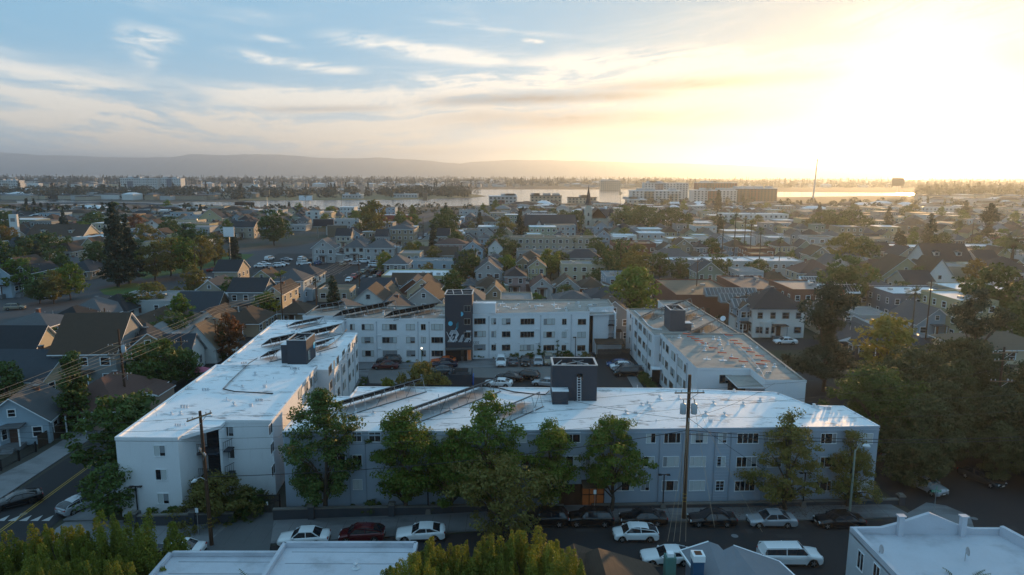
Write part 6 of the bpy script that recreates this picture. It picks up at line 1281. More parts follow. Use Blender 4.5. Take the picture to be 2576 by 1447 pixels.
# people
SKIN = mat('skin', (.30, .17, .11), .6, .05)
def person(x, y, rz, label, shirt, trousers, hat=None, s=1.0, z=.14):
    t = thing('person', label, 'person', (x, y, z), rz); V = [(0, 0, .95), (0, 0, 1.12), (0, 0, 1.35), (0, 0, 1.48), (0, .01, 1.56), (0, .03, 1.66), (0, .02, 1.74), (.09, 0, .92), (.10, .10, .50), (.10, .06, .08), (.10, .20, .04), (-.09, 0, .92), (-.10, -.06, .50), (-.11, -.20, .10), (-.11, -.07, .04), (.17, 0, 1.42), (.24, .02, 1.17), (.20, .18, .98), (.19, .24, .92), (-.17, 0, 1.42), (-.25, -.06, 1.18), (-.24, .04, .96), (-.24, .07, .90)]
    E = [(0, 1), (1, 2), (2, 3), (3, 4), (4, 5), (5, 6), (0, 7), (7, 8), (8, 9), (9, 10), (0, 11), (11, 12), (12, 13), (13, 14), (3, 15), (15, 16), (16, 17), (17, 18), (3, 19), (19, 20), (20, 21), (21, 22)]
    Rr = [.15, .14, .17, .12, .055, .095, .07, .095, .062, .045, .035, .095, .062, .045, .035, .06, .045, .033, .03, .06, .045, .033, .03]
    me = bpy.data.meshes.new('body'); me.from_pydata(V, E, []); o = link('body', me, t); sk = o.modifiers.new('s', 'SKIN'); ss = o.modifiers.new('u', 'SUBSURF'); ss.levels = 2
    for i, r_ in enumerate(Rr): me.skin_vertices[0].data[i].radius = (r_, r_ * (.72 if i < 3 else 1))
    me.skin_vertices[0].data[0].use_root = True
    dg = bpy.context.evaluated_depsgraph_get(); m2 = bpy.data.meshes.new_from_object(o.evaluated_get(dg)); o.modifiers.clear(); o.data = m2; m2.materials.clear()
    for m_ in (SKIN, shirt, trousers, mat('dark_hair', (.02, .015, .01)), BLACK): m2.materials.append(m_)
    for p in m2.polygons:
        c = p.center; p.material_index = 0 if c.z > 1.5 else 1 if c.z > .99 else (0 if abs(c.x) > .17 else 2 if c.z > .1 else 4)
        if c.z > 1.66 or (c.z > 1.6 and c.y < 0): p.material_index = 3
        p.use_smooth = True
    if hat: b = MB(); b.lathe((0, .02, 1.72), [(.17, 0), (.17, .02), (.10, .03), (.09, .12), (.03, .14)], hat, 12); b.build('hat', t)
    return t
p = G(*CN(765, 768)); person(p.x, p.y, R(30), 'person in a blue patterned shirt and dark hat walking by the lit entrance', mat('shirt_blue', (.20, .33, .55), .8, .5, 8), mat('trousers_black', (.02, .02, .025)), BLACK)
p = G(*K(1000, 600, 2.067)(908, 1172)); person(p.x, p.y, R(20), 'person in dark clothes crossing at the far left crosswalk', mat('coat_dark', (.02, .022, .03)), mat('trousers_black', (.02, .02, .025)))
# ---------------------------------------------------------------- the town: houses one can tell apart
HOUSES += [(-33, 80, 14), (-33, 105, 14), (-20, 128, 12), (5, 132, 14), (31, 100, 13), (31, 125, 12), (8, 74, 16), (30, 74, 12), (-10, 74, 12)]
Lf = lambda *a, **k: hpx(*a, **k)
# (xl, xr, base y, depth, storeys, roof, wall, roof colour, label, extras)
MAN = [
 # left side, near to far
 (-40, 118, 1122, 8, 1, 'g', 'pale blue', 'grey', 'blue bay windowed cottage at the left edge behind the iron fence', dict(bay=1, rz=.25, sides=(1, 0))),
 (-80, 110, 1010, 13, 1, 's', 'cream', 'slate', 'low slate roofed cottage at the left edge in front of the dark gabled house', dict(pitch=.5)),
 (-30, 84, 940, 9, 1, 's', 'cream', 'dark', 'dark side gabled house at the left edge showing a cream gable end', dict(pitch=.95, sides=(1, 0))),
 (125, 300, 1085, 13, 1, 'h', 'salmon', 'red brown', 'low red brown hip roof behind the conical cypress', {}),
 (142, 296, 985, 11.5, 2, 's', 'grey', 'brown', 'very big brown roofed house with a sunlit gable end', dict(pitch=.9, rz=.08, z0=1, sides=(1, 1))),
 (330, 430, 965, 9, 2, 'g', 'tan', 'dark', 'narrow tan house with two small gables left of the slim pole', dict(rz=.5)),
 (362, 470, 955, 9, 1, 's', 'white', 'slate', 'slate roofed house with white gable truss beside the left street', dict(pitch=.8, rz=.1)),
 (345, 425, 890, 11, 1, 'h', 'light grey', 'pale grey', 'pale grey pyramid roof behind the slate roofed house', dict(pitch=.75)),
 (455, 545, 915, 10, 1, 'g', 'white', 'tan', 'white gable house with a mottled brown roof beside the left street', dict(pitch=1.0)),
 (0, 128, 895, 9, 2, 'h', 'salmon', 'grey', 'salmon two storey flats with a grey roof and open stair', dict(pitch=.35, over=.7, porch=False)),
 (85, 215, 860, 12, 1, 'h', 'cream', 'black', 'wide black hip roof with a red chimney behind the salmon flats', dict(over=.7)),
 (150, 265, 830, 12, 1, 'h', 'light grey', 'grey', 'grey hip roofed bungalow at the edge of the dry verge', dict()),
 (222, 320, 812, 10, 1, 'h', 'white', 'black', 'black roofed white bungalow in front of the grey commercial block', dict(over=.7)),
 (242, 300, 872, 7, 1, 'h', 'salmon', 'dark', 'small pink cottage with a dark porch roof', {}),
 (300, 375, 870, 13, 1, 'g', 'cream', 'brown', 'cream gabled bungalow with a brown roof and round porch', dict()),
 (385, 455, 850, 10, 1, 'h', 'white', 'tan', 'white walled brown roof bungalow behind the green tree', dict()),
 (480, 570, 855, 9, 1, 'g', 'white', 'brown', 'brown roofed bungalow with a white front behind the rust red tree', dict()),
 (560, 650, 848, 11, 1, 'h', 'tan', 'brown', 'dark brown hip roof left of the courtyard crosswalk', dict()),
 (265, 440, 800, 14, 1, 'f', 'light grey', 'pale grey', 'long grey flat roofed shop building with brown awnings', dict(z0=1.3)),
 (440, 535, 790, 12, 1, 'f', 'light grey', 'white', 'white flat roofed extension right of the long grey shop', {}),
 (440, 545, 815, 9, 1, 's', 'brown', 'slate', 'slate side gabled roof with a row of vents', dict(pitch=.8)),
 (578, 665, 800, 9, 2, 's', 'grey', 'dark', 'grey clapboard house with tall white framed windows', dict(pitch=.6, z0=1)),
 (668, 712, 800, 13, 2, 'g', 'cream', 'brown', 'tall cream gabled victorian with a corner bay', dict(bay=2)),
 (700, 770, 820, 8, 1, 'h', 'tan', 'brown', 'brown roofed house in front of the cream gabled victorian', {}),
 (690, 765, 762, 9, 2, 'h', 'pale blue', 'grey', 'pale blue two storey house with a grey hip roof', dict(z0=.8)),
 (720, 800, 720, 9, 1, 'h', 'white', 'slate', 'white house with a slate hip roof next to the walled lot', dict(z0=1)),
 (630, 690, 730, 8, 1, 'g', 'yellow', 'brown', 'small yellow gabled house with a brown roof', {}),
 (800, 880, 760, 8, 1, 'f', 'beige', 'tan', 'long low beige wall building beside the left street', {}),
 (786, 842, 662, 8, 2, 'g', 'light grey', 'grey', 'pair of grey victorian fronts facing the car park', dict(bay=2)),
 (850, 872, 650, 8, 1, 'g', 'grey', 'dark', 'narrow grey gabled house behind the car park', {}),
 (866, 918, 655, 9, 2, 'h', 'white', 'grey', 'white two storey house with a grey hip roof by the car park', dict(z0=.2)),
 (918, 992, 660, 9, 2, 'h', 'light grey', 'grey', 'broad pale grey two storey house by the car park', dict()),
 (970, 1042, 622, 12, 3, 'h', 'tan', 'grey', 'tan three storey flats on the left street corner', dict(pitch=.3)),
 (820, 905, 592, 12, 3, 'f', 'light grey', 'pale grey', 'cream stepped apartment block left of the pointed conifer', {}),
 (770, 806, 572, 10, 4, 'f', 'white', 'pale grey', 'white four storey block with a row of openings', dict(sh=2.4)),
 (1024, 1149, 690, 10, 1, 'f', 'pale blue', 'pale grey', 'long blue flat roofed building left of the middle houses', dict(z0=1.6)),
 (960, 1145, 728, 14, 1, 'f', 'yellow', 'white', 'long white flat roof with a yellow parapet side', dict(z0=1.2)),
 (1096, 1175, 650, 10, 2, 'h', 'pink', 'red brown', 'pink and grey two storey house with a red brown roof', dict(pitch=.4)),
 (1055, 1150, 662, 9, 1, 's', 'beige', 'brown', 'low brown roof with a cream gable behind the long blue building', dict()),
 (985, 1080, 745, 9, 1, 's', 'brown', 'brown', 'brown side gabled roof behind the back block racks', {}),
 (905, 985, 775, 10, 1, 's', 'dark', 'slate', 'dark slate roofed house with a brick chimney behind the racks', dict(pitch=.8)),
 (990, 1090, 770, 10, 1, 'g', 'brick', 'slate', 'wide slate roof with a cream gable end behind the racks', dict(pitch=.6)),
 (940, 1000, 790, 9, 1, 'g', 'brick', 'tan', 'tan steep gable directly behind the solar racks', dict(pitch=1.0)),
 (1204, 1263, 715, 9, 2, 'h', 'pale blue', 'grey', 'pale grey blue two storey house with a dark hip roof', dict(z0=.6)),
 (1199, 1262, 752, 9, 1, 'h', 'sage', 'brown', 'sage green house with a brown pyramid roof', dict(z0=1)),
 (1165, 1195, 742, 8, 1, 'h', 'light grey', 'grey', 'small grey garage house with a car port', {}),
 (1210, 1280, 785, 9, 1, 'g', 'tan', 'tan', 'pale brown gabled roof right behind the mural tower', dict(pitch=.8)),
 (1270, 1322, 745, 10, 2, 'h', 'pink', 'dark', 'salmon stucco house with a dark hip roof', {}),
 (1330, 1372, 722, 9, 2, 'g', 'yellow', 'brown', 'pale yellow victorian with a steep brown gable', dict(bay=2, z0=1)),
 (1300, 1330, 705, 9, 2, 'g', 'tan', 'brown', 'brown gabled house left of the pale yellow victorian', {}),
 (1337, 1390, 755, 10, 1, 'g', 'light grey', 'red brown', 'bungalow with a red brown roof, first of the three alike', dict(z0=1)),
 (1398, 1456, 755, 10, 1, 'g', 'light grey', 'brown', 'bungalow with a brown roof, second of the three alike', dict(z0=1)),
 (1460, 1520, 755, 10, 1, 'h', 'brick', 'brown', 'bungalow with a small solar panel, third of the three alike', dict(z0=1)),
 (1412, 1525, 712, 9, 2, 'f', 'cream', 'pale grey', 'cream motel like two storey flats with a flat overhanging roof', dict(over=.8)),
 (1420, 1510, 690, 8, 2, 'h', 'grey', 'slate', 'slate hip roof behind the cream motel like flats', {}),
 (1524, 1586, 745, 12, 2, 'f', 'pale blue', 'pale grey', 'blue grey flat roofed box house with a dark side wall', dict(sh=2.5)),
 (1300, 1500, 672, 9, 2, 'f', 'grey', 'tan', 'long grey apartment bar with a flat eave, in front of its twin', dict(over=.6)),
 (1285, 1500, 650, 9, 3, 'f', 'beige', 'tan', 'long beige apartment bar behind the grey one', dict(sh=2.7)),
 (1480, 1580, 780, 12, 1, 'h', 'grey', 'slate', 'wide slate hip roof left of the tall green tree', dict(pitch=.4)),
 (1395, 1490, 788, 10, 1, 'h', 'tan', 'grey', 'grey hip roof behind the right part of the back block', dict(pitch=.4)),
 (1545, 1648, 660, 14, 2, 'f', 'brick', 'brown', 'red brick hall with white cornices', dict(sh=3.4)),
 (1502, 1535, 625, 8, 2, 'g', 'pale blue', 'grey', 'pale blue gabled victorian left of the red brick hall', {}),
 (1597, 1664, 590, 10, 2, 'f', 'beige', 'tan', 'beige two storey flats behind the red brick hall', {}),
 (1640, 1745, 690, 9, 2, 'h', 'light grey', 'grey', 'large grey hip roofed house above the white banded motel', {}),
 (1640, 1780, 700, 10, 2, 'f', 'grey', 'white', 'two storey motel with a white band and flat roof', dict(over=.7)),
 (1698, 1740, 655, 9, 2, 'g', 'tan', 'brown', 'tan gabled house with a porch right of the red brick hall', {}),
 (1748, 1778, 658, 9, 2, 'h', 'grey', 'dark', 'dark hip roofed house right of the tan gabled one', {}),
 (1792, 1830, 640, 9, 2, 'g', 'pale blue', 'grey', 'small pale blue gabled house near the four palms', {}),
 (1784, 1900, 703, 13, 2, 'f', 'light grey', 'white', 'left half of the long pale grey institution with ribbon windows', {}),
 (1900, 2018, 703, 13, 2, 'f', 'light grey', 'white', 'right half of the long pale grey institution with ribbon windows', {}),
 (1700, 1860, 800, 26, 1, 'f', 'brick', 'tan', 'wide red brick shed with a tan roof and lamps along its wall', dict(sh=5, windows=False)),
 (1870, 1985, 785, 24, 1, 'f', 'brick', 'grey', 'red brick shed carrying three saw tooth skylights', dict(sh=5.2, windows=False)),
 (1990, 2120, 800, 16, 2, 'f', 'brick', 'pale grey', 'brick corner building with metal clad lean to', dict(sh=3.2)),
 (1893, 2020, 850, 11, 2, 'h', 'white', 'dark', 'white two storey house with a black hip roof and bay window', dict(bay=1, sh=3.2, over=.7)),
 (1860, 1890, 842, 8, 2, 'g', 'pale blue', 'brown', 'narrow pale blue house left of the white two storey house', {}),
 (2040, 2110, 812, 9, 1, 'h', 'light grey', 'pale grey', 'pale metal roof with a row of skylights', dict(pitch=.35)),
 (2085, 2190, 855, 12, 1, 'h', 'beige', 'grey', 'beige bungalow with a grey roof and brick chimney', dict(dorm=1, pitch=.5)),
 (2305, 2400, 850, 11, 1, 'g', 'pale blue', 'grey', 'pale blue cottage with a grey gable near the fan palm', dict(over=.6)),
 (2405, 2500, 862, 14, 3, 'f', 'yellow', 'white', 'yellow three storey flats with a bright white roof', dict(over=.5)),
 (2240, 2400, 808, 12, 2, 'f', 'slate', 'white', 'blue grey flat building with brown trimmed parapets', dict(sh=3)),
 (2400, 2560, 795, 12, 2, 'f', 'beige', 'white', 'long beige flat building with a stepped parapet at right', dict(sh=3)),
 (2010, 2105, 735, 11, 2, 'h', 'cream', 'red brown', 'cream two storey house with a red brown hip roof', {}),
 (2082, 2135, 712, 10, 2, 'g', 'white', 'grey', 'white gabled house, left one of the pair behind the date palm', {}),
 (2135, 2185, 712, 10, 2, 'g', 'white', 'grey', 'white gabled house, right one of the pair behind the date palm', {}),
 (2165, 2262, 730, 10, 2, 'h', 'white', 'brown', 'white house with a balcony and a broad brown hip roof', dict(over=.7)),
 (2215, 2330, 745, 10, 2, 'g', 'yellow', 'brown', 'yellow double gabled house right of the white balcony house', {}),
 (2300, 2415, 758, 9, 1, 'g', 'white', 'brown', 'white gable fronted house with a long brown roof and dormer', dict(pitch=1.0, dorm=1, z0=1)),
 (2330, 2440, 700, 12, 2, 's', 'white', 'dark', 'large white house with a dark roof and two front dormers', dict(dorm=2, pitch=.9)),
 (2500, 2600, 740, 13, 2, 'h', 'white', 'dark', 'big white house with bay windows at the right edge', dict(bay=2, sh=3.2)),
 (2150, 2260, 905, 14, 1, 'h', 'dark', 'slate', 'dark slate roof behind the first rugged pine', dict(pitch=.5)),
 (2290, 2380, 930, 10, 1, 'h', 'blue', 'slate', 'turreted slate roof with a blue gable among the right trees', dict()),
 (2430, 2640, 960, 10, 2, 'h', 'cream', 'tan', 'long cream building with a tan roof at the right edge', dict(pitch=.35, over=.7)),
 (2420, 2560, 915, 8, 1, 'h', 'cream', 'tan', 'low tan roof in front of the yellow three storey flats', dict(pitch=.35)),
 # left middle distance
 (68, 212, 628, 14, 2, 's', 'cream', 'brown', 'large cream house with two cross gables and a white chimney', dict(dorm=2, pitch=.7)),
 (-30, 112, 650, 14, 2, 'f', 'white', 'pale grey', 'white hall with a plain sign tower at the far left', {}),
 (186, 262, 632, 14, 2, 'f', 'white', 'white', 'blank white box building left of the giant redwoods', dict(windows=False)),
 (118, 186, 672, 10, 2, 'h', 'beige', 'brown', 'beige two storey house with a brown hip roof left of the redwoods', {}),
 (160, 208, 645, 9, 1, 'g', 'tan', 'brown', 'small brown gabled roof before the white box', {}),
 (160, 228, 705, 12, 1, 'h', 'tan', 'slate', 'tan arched bungalow at the boulevard bend', {}),
 (40, 82, 745, 12, 2, 'g', 'green', 'dark', 'bright green gabled house at the left', dict(z0=1.2)),
 (-25, 32, 750, 12, 2, 'g', 'pale blue', 'dark', 'grey blue victorian left of the bright green house', dict(bay=2, z0=1.2)),
 (365, 405, 595, 9, 2, 'g', 'white', 'brown', 'white gabled house right of the redwood tops', {}),
 (410, 500, 580, 12, 2, 'f', 'cream', 'tan', 'cream flat roofed row beyond the park', {}),
 (545, 575, 605, 9, 2, 'g', 'white', 'grey', 'white gabled house with a steep front beyond the park', {}),
 (580, 640, 600, 9, 2, 's', 'beige', 'dark', 'beige house with a wide dark roof beyond the park', {}),
 (500, 560, 572, 9, 2, 'g', 'yellow', 'dark', 'yellow lit gabled shop beyond the park', {}),
 (950, 1030, 560, 14, 1, 'f', 'red', 'white', 'filling station with a red band roof', dict(windows=False, sh=4.5)),
 (1155, 1215, 560, 10, 3, 'f', 'light grey', 'grey', 'row of grey victorian flats left of the tall conifer', {}),
 (1182, 1250, 582, 10, 2, 'h', 'light grey', 'brown', 'flats with a brown hip roof left of the tall conifer', {}),
 (1170, 1240, 610, 12, 2, 'f', 'light grey', 'tan', 'low grey stepped flats left of the tall conifer', {}),
 (1205, 1235, 632, 8, 2, 'h', 'pale blue', 'grey', 'small pale blue two storey house below the tall conifer', {}),
 (1820, 1980, 572, 14, 3, 'f', 'white', 'white', 'white three storey commercial block with a roof hut', {}),
 (2230, 2410, 548, 14, 3, 'f', 'white', 'tan', 'long white row of flats in the golden haze', {}),
 (1905, 1955, 620, 9, 2, 'h', 'light grey', 'grey', 'grey two storey house left of the twin gables in the haze', {}),
 (2085, 2155, 598, 9, 1, 'h', 'light grey', 'grey', 'grey hip roofed house before the big dark trees in the haze', {}),
 (2200, 2370, 612, 12, 1, 'f', 'beige', 'tan', 'long low beige shop row in the golden haze', {}),
]
WC['red'] = (.30, .06, .04)
for (xl, xr, yb, dep, st, rf, wl, rc, lb, k) in MAN:
    far = yb < 700; hpx(xl, xr, yb, dep, st, rf, wl, rc, lb, far=far, dens=2.6 if yb > 620 else 3.2, **k)
# saw tooth skylights, wall lamps
for i, (x, y) in enumerate(((1840, 742), (1880, 757), (1915, 772), (2060, 712), (2085, 722), (2110, 733))):
    z = 5.9; p = G(x, y, z); t = thing('rooftop_skylight', ('long dark skylight %s of the brick shed' % ('at the back', 'in the middle', 'at the front')[i] if i < 3 else 'white framed skylight %s of the row by the palms' % ('at the back', 'in the middle', 'at the front')[i - 3]), 'skylight', (p.x, p.y, z - .2), 0, 'saw tooth skylights'); L = 13 if i < 3 else 10
    b = MB(); b.prism([(-L / 2, -1.2), (L / 2, -1.2), (L / 2, 1.6), (-L / 2, 1.6)], -.2, [.1, .1, 1.8, 1.8], TRIMW if i > 2 else mat('grey_metal_clad', (.2, .21, .22))); b.build('housing', t); b = MB(); b.poly([(-L / 2 + .3, -1.0, .26), (L / 2 - .3, -1.0, .26), (L / 2 - .3, 1.4, 1.72), (-L / 2 + .3, 1.4, 1.72)], GLASS2)
    for j in range(14): x_ = -L / 2 + .3 + (L - .6) * j / 13; b.bar((x_, -1.0, .30), (x_, 1.4, 1.76), .07, METAL)
    b.build('glazing', t)
# church with the dark spire
def church():
    p = G(1503, 580); t = thing('church', 'pale church with a dark needle spire and arched windows', 'church', (p.x, p.y, 0)); wm = mat('church_boards', (.48, .46, .40), .85, .1); rm = rmat('slate')
    b = MB(); b.prism([(-11, 0), (13, 0), (13, 22), (-11, 22)], 0, 9, wm); b.build('wall', t); b = MB()
    for s in (-1, 1): b.poly([(-7, -.3, 9), (7, -.3, 9), (0, -.3, 16)], wm)
    b.poly([(-7.8, -.6, 8.6), (0, -.6, 16.4), (0, 22, 16.4), (-7.8, 22, 8.6)], rm); b.poly([(0, -.6, 16.4), (7.8, -.6, 8.6), (7.8, 22, 8.6), (0, 22, 16.4)], rm); b.poly([(-11.5, 7, 8.8), (13.5, 7, 8.8), (13.5, 14, 15), (-11.5, 14, 15)], rm); b.poly([(-11.5, 21, 8.8), (13.5, 21, 8.8), (13.5, 14, 15), (-11.5, 14, 15)], rm); b.build('roof', t)
    b = MB(); b.prism([(-11, -2), (-5, -2), (-5, 4), (-11, 4)], 0, 15, wm); b.box((-8, 1, 15.2), (6.6, 6.6, .5), wm); b.box((-8, 1, 17), (4.6, 4.6, 3.2), wm); tw = b.build('tower', t)
    b = MB(); b.lathe((-8, 1, 18.6), [(3.4, 0), (2.1, 1.6), (1.3, 7), (.05, 14.5)], rm, 8, False); b.build('spire', tw)
    b = MB(); b.prism([(9, -1.5), (13, -1.5), (13, 3), (9, 3)], 0, 10.5, wm); tw = b.build('corner_tower', t); b = MB(); b.lathe((11, .7, 10.5), [(2.7, 0), (.05, 6.5)], rm, 4, False); b.build('spire', tw)
    for (x, z, w, h, y) in ((0, 4.5, 4.4, 5, -.33), (-8, 6, 1.6, 4, -2.03), (11, 5, 1.6, 3.4, -1.53), (-8, 12, 1.4, 2.6, -2.03)):
        b = MB(); pts = [(x - w / 2, y, z - h / 2), (x + w / 2, y, z - h / 2), (x + w / 2, y, z + h * .15)] + [(x + w / 2 * math.cos(a), y, z + h * .15 + w / 2 * math.sin(a)) for a in [math.pi * k / 8 for k in range(1, 8)]] + [(x - w / 2, y, z + h * .15)]; b.poly(pts, GLASS2); b.build('window', t)
    t.scale = (.76, .76, .86)
    HOUSES.append((p.x, p.y + 11, 13))
church()
p = G(1385, 602); t = thing('church_hall', 'long dark shingled gothic church with a pointed window in front', 'church', (p.x, p.y, 0)); b = MB(); wm = wmat('grey'); rm = rmat('slate'); b.prism([(-14, 0), (14, 0), (14, 16), (-14, 16)], 0, 4, wm); b.build('wall', t); b = MB(); b.poly([(-15, -1, 3.6), (15, -1, 3.6), (14, 8, 13), (-14, 8, 13)], rm); b.poly([(-15, 17, 3.6), (15, 17, 3.6), (14, 8, 13), (-14, 8, 13)], rm); b.poly([(-14.2, -.6, 4), (-14.2, 17, 4), (-14, 8, 13)], wm); b.poly([(14.2, -.6, 4), (14.2, 17, 4), (14, 8, 13)], wm); b.build('roof', t)
b = MB(); b.prism([(-9, -3), (-4, -3), (-4, 6), (-9, 6)], 0, 5.5, wmat('light grey')); b.poly([(-9, -3.02, 5.5), (-4, -3.02, 5.5), (-6.5, -3.02, 10.5)], wmat('light grey')); b.poly([(-9.4, -3.3, 5), (-6.5, -3.3, 10.8), (-6.5, 6, 10.8), (-9.4, 6, 5)], rm); b.poly([(-3.6, -3.3, 5), (-6.5, -3.3, 10.8), (-6.5, 6, 10.8), (-3.6, 6, 5)], rm); cr = b.build('crossing', t); b = MB(); b.poly([(-7.7, -3.05, 1.5), (-5.3, -3.05, 1.5), (-5.3, -3.05, 5.5), (-6.5, -3.05, 8.2), (-7.7, -3.05, 5.5)], GLASS2); b.build('window', cr); HOUSES.append((p.x, p.y + 8, 16))
# sign tower, billboards, signs
t = thing('sign_tower', 'plain white rectangular sign tower beside the far left hall', 'tower', (*G(43, 628), 0)); b = MB(); b.box((0, 0, 8), (3.6, 1.2, 16), wmat('white')); b.build('shaft', t); b = MB(); b.box((0, -.65, 13.5), (2.0, .06, 1.6), mat('sign_grey_panel', (.25, .22, .2), .8, .3, 3)); b.build('panel', t)
def board(px, py, w, h, z, label, mt, leg=2):
    p = G(px, py); t = thing('billboard', label, 'billboard', (p.x, p.y, 0)); b = MB(); b.box((0, 0, z), (w, .3, h), mt); b.box((0, .2, z), (w + .3, .1, h + .3), METAL); b.build('panel', t); b = MB()
    for k in range(leg): b.box(((k - (leg - 1) / 2) * w * .6, .3, (z - h / 2) / 2), (.3, .3, z - h / 2), METAL)
    b.build('posts', t)
board(815, 600, 11, 3.8, 8.5, 'dark billboard on the roofs beside the crossroads', mat('billboard_dark', (.03, .03, .04), .5, .5, 2)); board(850, 612, 10, 6, 6, 'skeletal lit billboard seen from behind', mat('billboard_back', (.16, .12, .08), .8, .5, 1)); board(770, 520, 14, 5, 9, 'pale billboard beside the channel', TRIMW); board(580, 665, 4, 3.6, 12.5, 'small white square sign on a post at the end of the park', TRIMW, 1)
board(1070, 512, 5, 9, 8, 'tall narrow billboard near the channel', WOODL, 1); board(2256, 492, 22, 14, 24, 'lone billboard against the bright water', mat('billboard_back', (.16, .12, .08)), 1); board(672, 512, 6, 6, 12, 'small tan billboard near the left bank', WOODL, 1)
# yard things
t = thing('patio_umbrella', 'pink patio umbrella behind the left block', 'umbrella', (*G(505, 958), 0)); b = MB(); b.tube([(0, 0, 0), (0, 0, 2.3)], .04, METAL, 6); b.build('pole', t); b = MB(); b.lathe((0, 0, 1.9), [(1.7, 0), (.9, .35), (.05, .6)], mat('umbrella_pink', (.40, .10, .16), .8, .1), 8, False); b.build('canopy', t)
boards((-60.5, 83), (-60.5, 96), 'dark board fence in front of the pole with insulators', 1.8, (.05, .035, .025)); boards((-46.8, 145), (-49, 190), 'dark board fence along the left street', 1.7, (.05, .035, .03))
# mast, big hotels, waterside
p = G(2045, 502); t = thing('tall_mast', 'very tall slim mast standing up into the bright sky', 'mast', (p.x, p.y, 0)); b = MB(); b.tube([(0, 0, 0), (2.2, 0, 57)], [1.5, .6], METAL, 8); b.build('shaft', t); b = MB(); b.lathe((2.3, 0, 56), [(.9, 0), (1.1, 1.5), (.05, 4)], METAL, 6); b.build('finial', t)
def slabblock(xl, xr, yb, dep, st, wall, label, sh=3.2, bands=None, roof='white'):
    a, c = G(xl, yb), G(xr, yb); m = (a + c) / 2; W_ = (c - a).length; t = thing('apartment_tower', label, 'apartment building', (m.x, m.y, 0)); h = st * sh; b = MB(); b.prism([(-W_ / 2, 0), (W_ / 2, 0), (W_ / 2, dep), (-W_ / 2, dep)], 0, h, wmat(wall)); b.build('wall', t)
    b = MB(); b.prism([(-W_ / 2 - .5, -.5), (W_ / 2 + .5, -.5), (W_ / 2 + .5, dep + .5), (-W_ / 2 - .5, dep + .5)], h + .01, h + .7, rflat(roof)); b.build('roof', t); g = random.Random(int(xl))
    n = max(3, int(W_ / 14))
    for i in range(n):
        if i % 2: b = MB(); b.prism([(-W_ / 2 + W_ * i / n, -1.6), (-W_ / 2 + W_ * (i + .7) / n, -1.6), (-W_ / 2 + W_ * (i + .7) / n, -.02), (-W_ / 2 + W_ * i / n, -.02)], 0, h - sh * g.choice((0, 0, 1)) - .3, wmat((bands or [wall])[i // 2 % len(bands or [wall])])); b.build('projecting_bay', t)
    b = MB()
    m_ = int(W_ / 4.2)
    for s in range(st):
        for i in range(m_):
            x = -W_ / 2 + W_ * (i + .5) / m_; k = int((x + W_ / 2) / W_ * n); out = 1.62 if (k % 2 and ((x + W_ / 2) / W_ * n - k) < .7) else .03
            b.box((x, -out, s * sh + sh * .55), (1.9, .08, 1.7), GLASS2)
    o = b.build('windows', t); o['kind'] = 'stuff'
    for i in range(4): b = MB(); b.box((g.uniform(-.4, .4) * W_, dep * .5, h + 1.8), (g.uniform(5, 12), dep * .4, 2.4), wmat('light grey')); b.build('roof_hut', t)
    HOUSES.append((m.x, m.y + dep / 2, W_ / 2)); return t
slabblock(1590, 1712, 518, 22, 6, 'white', 'white and tan six storey flats by the water, left of the red ones', 2.75, ['tan', 'beige']); slabblock(1622, 1728, 504, 20, 8, 'white', 'taller white flats rising behind the tan six storey ones', 2.9, ['slate', 'white'])
slabblock(1745, 1850, 515, 22, 6, 'white', 'red and white six storey flats by the water', 2.75, ['brick', 'white', 'brick']); slabblock(1755, 1850, 500, 20, 8, 'brick', 'dark red flats rising behind the red and white ones', 2.9, ['brown', 'brick']); slabblock(1852, 1951, 512, 24, 7, 'brown', 'brown flats with a balcony grid at the right of the waterside group', 2.6, ['brick', 'tan'])
slabblock(1512, 1560, 478, 20, 5, 'beige', 'pale office block across the water with curtain windows', 4.2); slabblock(300, 400, 480, 18, 5, 'white', 'white waterside apartments, left block of the far pair', 4.6, ['slate', 'white']); slabblock(402, 458, 480, 18, 5, 'white', 'white waterside apartments, right block of the far pair', 4.6, ['slate', 'white']); slabblock(-10, 50, 480, 18, 4, 'white', 'pale waterside apartments at the far left', 4.6, ['tan'])
slabblock(1230, 1300, 520, 16, 3, 'light grey', 'grey and red flats on the near bank in the centre', 3.6, ['brick', 'grey']); slabblock(1335, 1412, 516, 14, 3, 'beige', 'gabled beige flats on the near bank left of the spire', 3.4, ['cream'], 'brown'); slabblock(1430, 1500, 512, 14, 2, 'beige', 'beige waterside flats behind the spire', 3.4, ['cream'], 'brown')
slabblock(1580, 1625, 522, 20, 2, 'light grey', 'low pale sheds left of the white flats', 4, ['cream']); slabblock(540, 720, 492, 20, 1, 'white', 'long white boat sheds on the far bank', 5); slabblock(860, 910, 500, 14, 1, 'light grey', 'low grey hall on the far bank', 5); slabblock(990, 1050, 498, 14, 1, 'light grey', 'second low hall on the far bank', 5); slabblock(1160, 1220, 466, 20, 2, 'light grey', 'pale warehouse beyond the marina', 5); slabblock(1030, 1110, 470, 20, 1, 'light grey', 'long pale shed beyond the marina', 6)
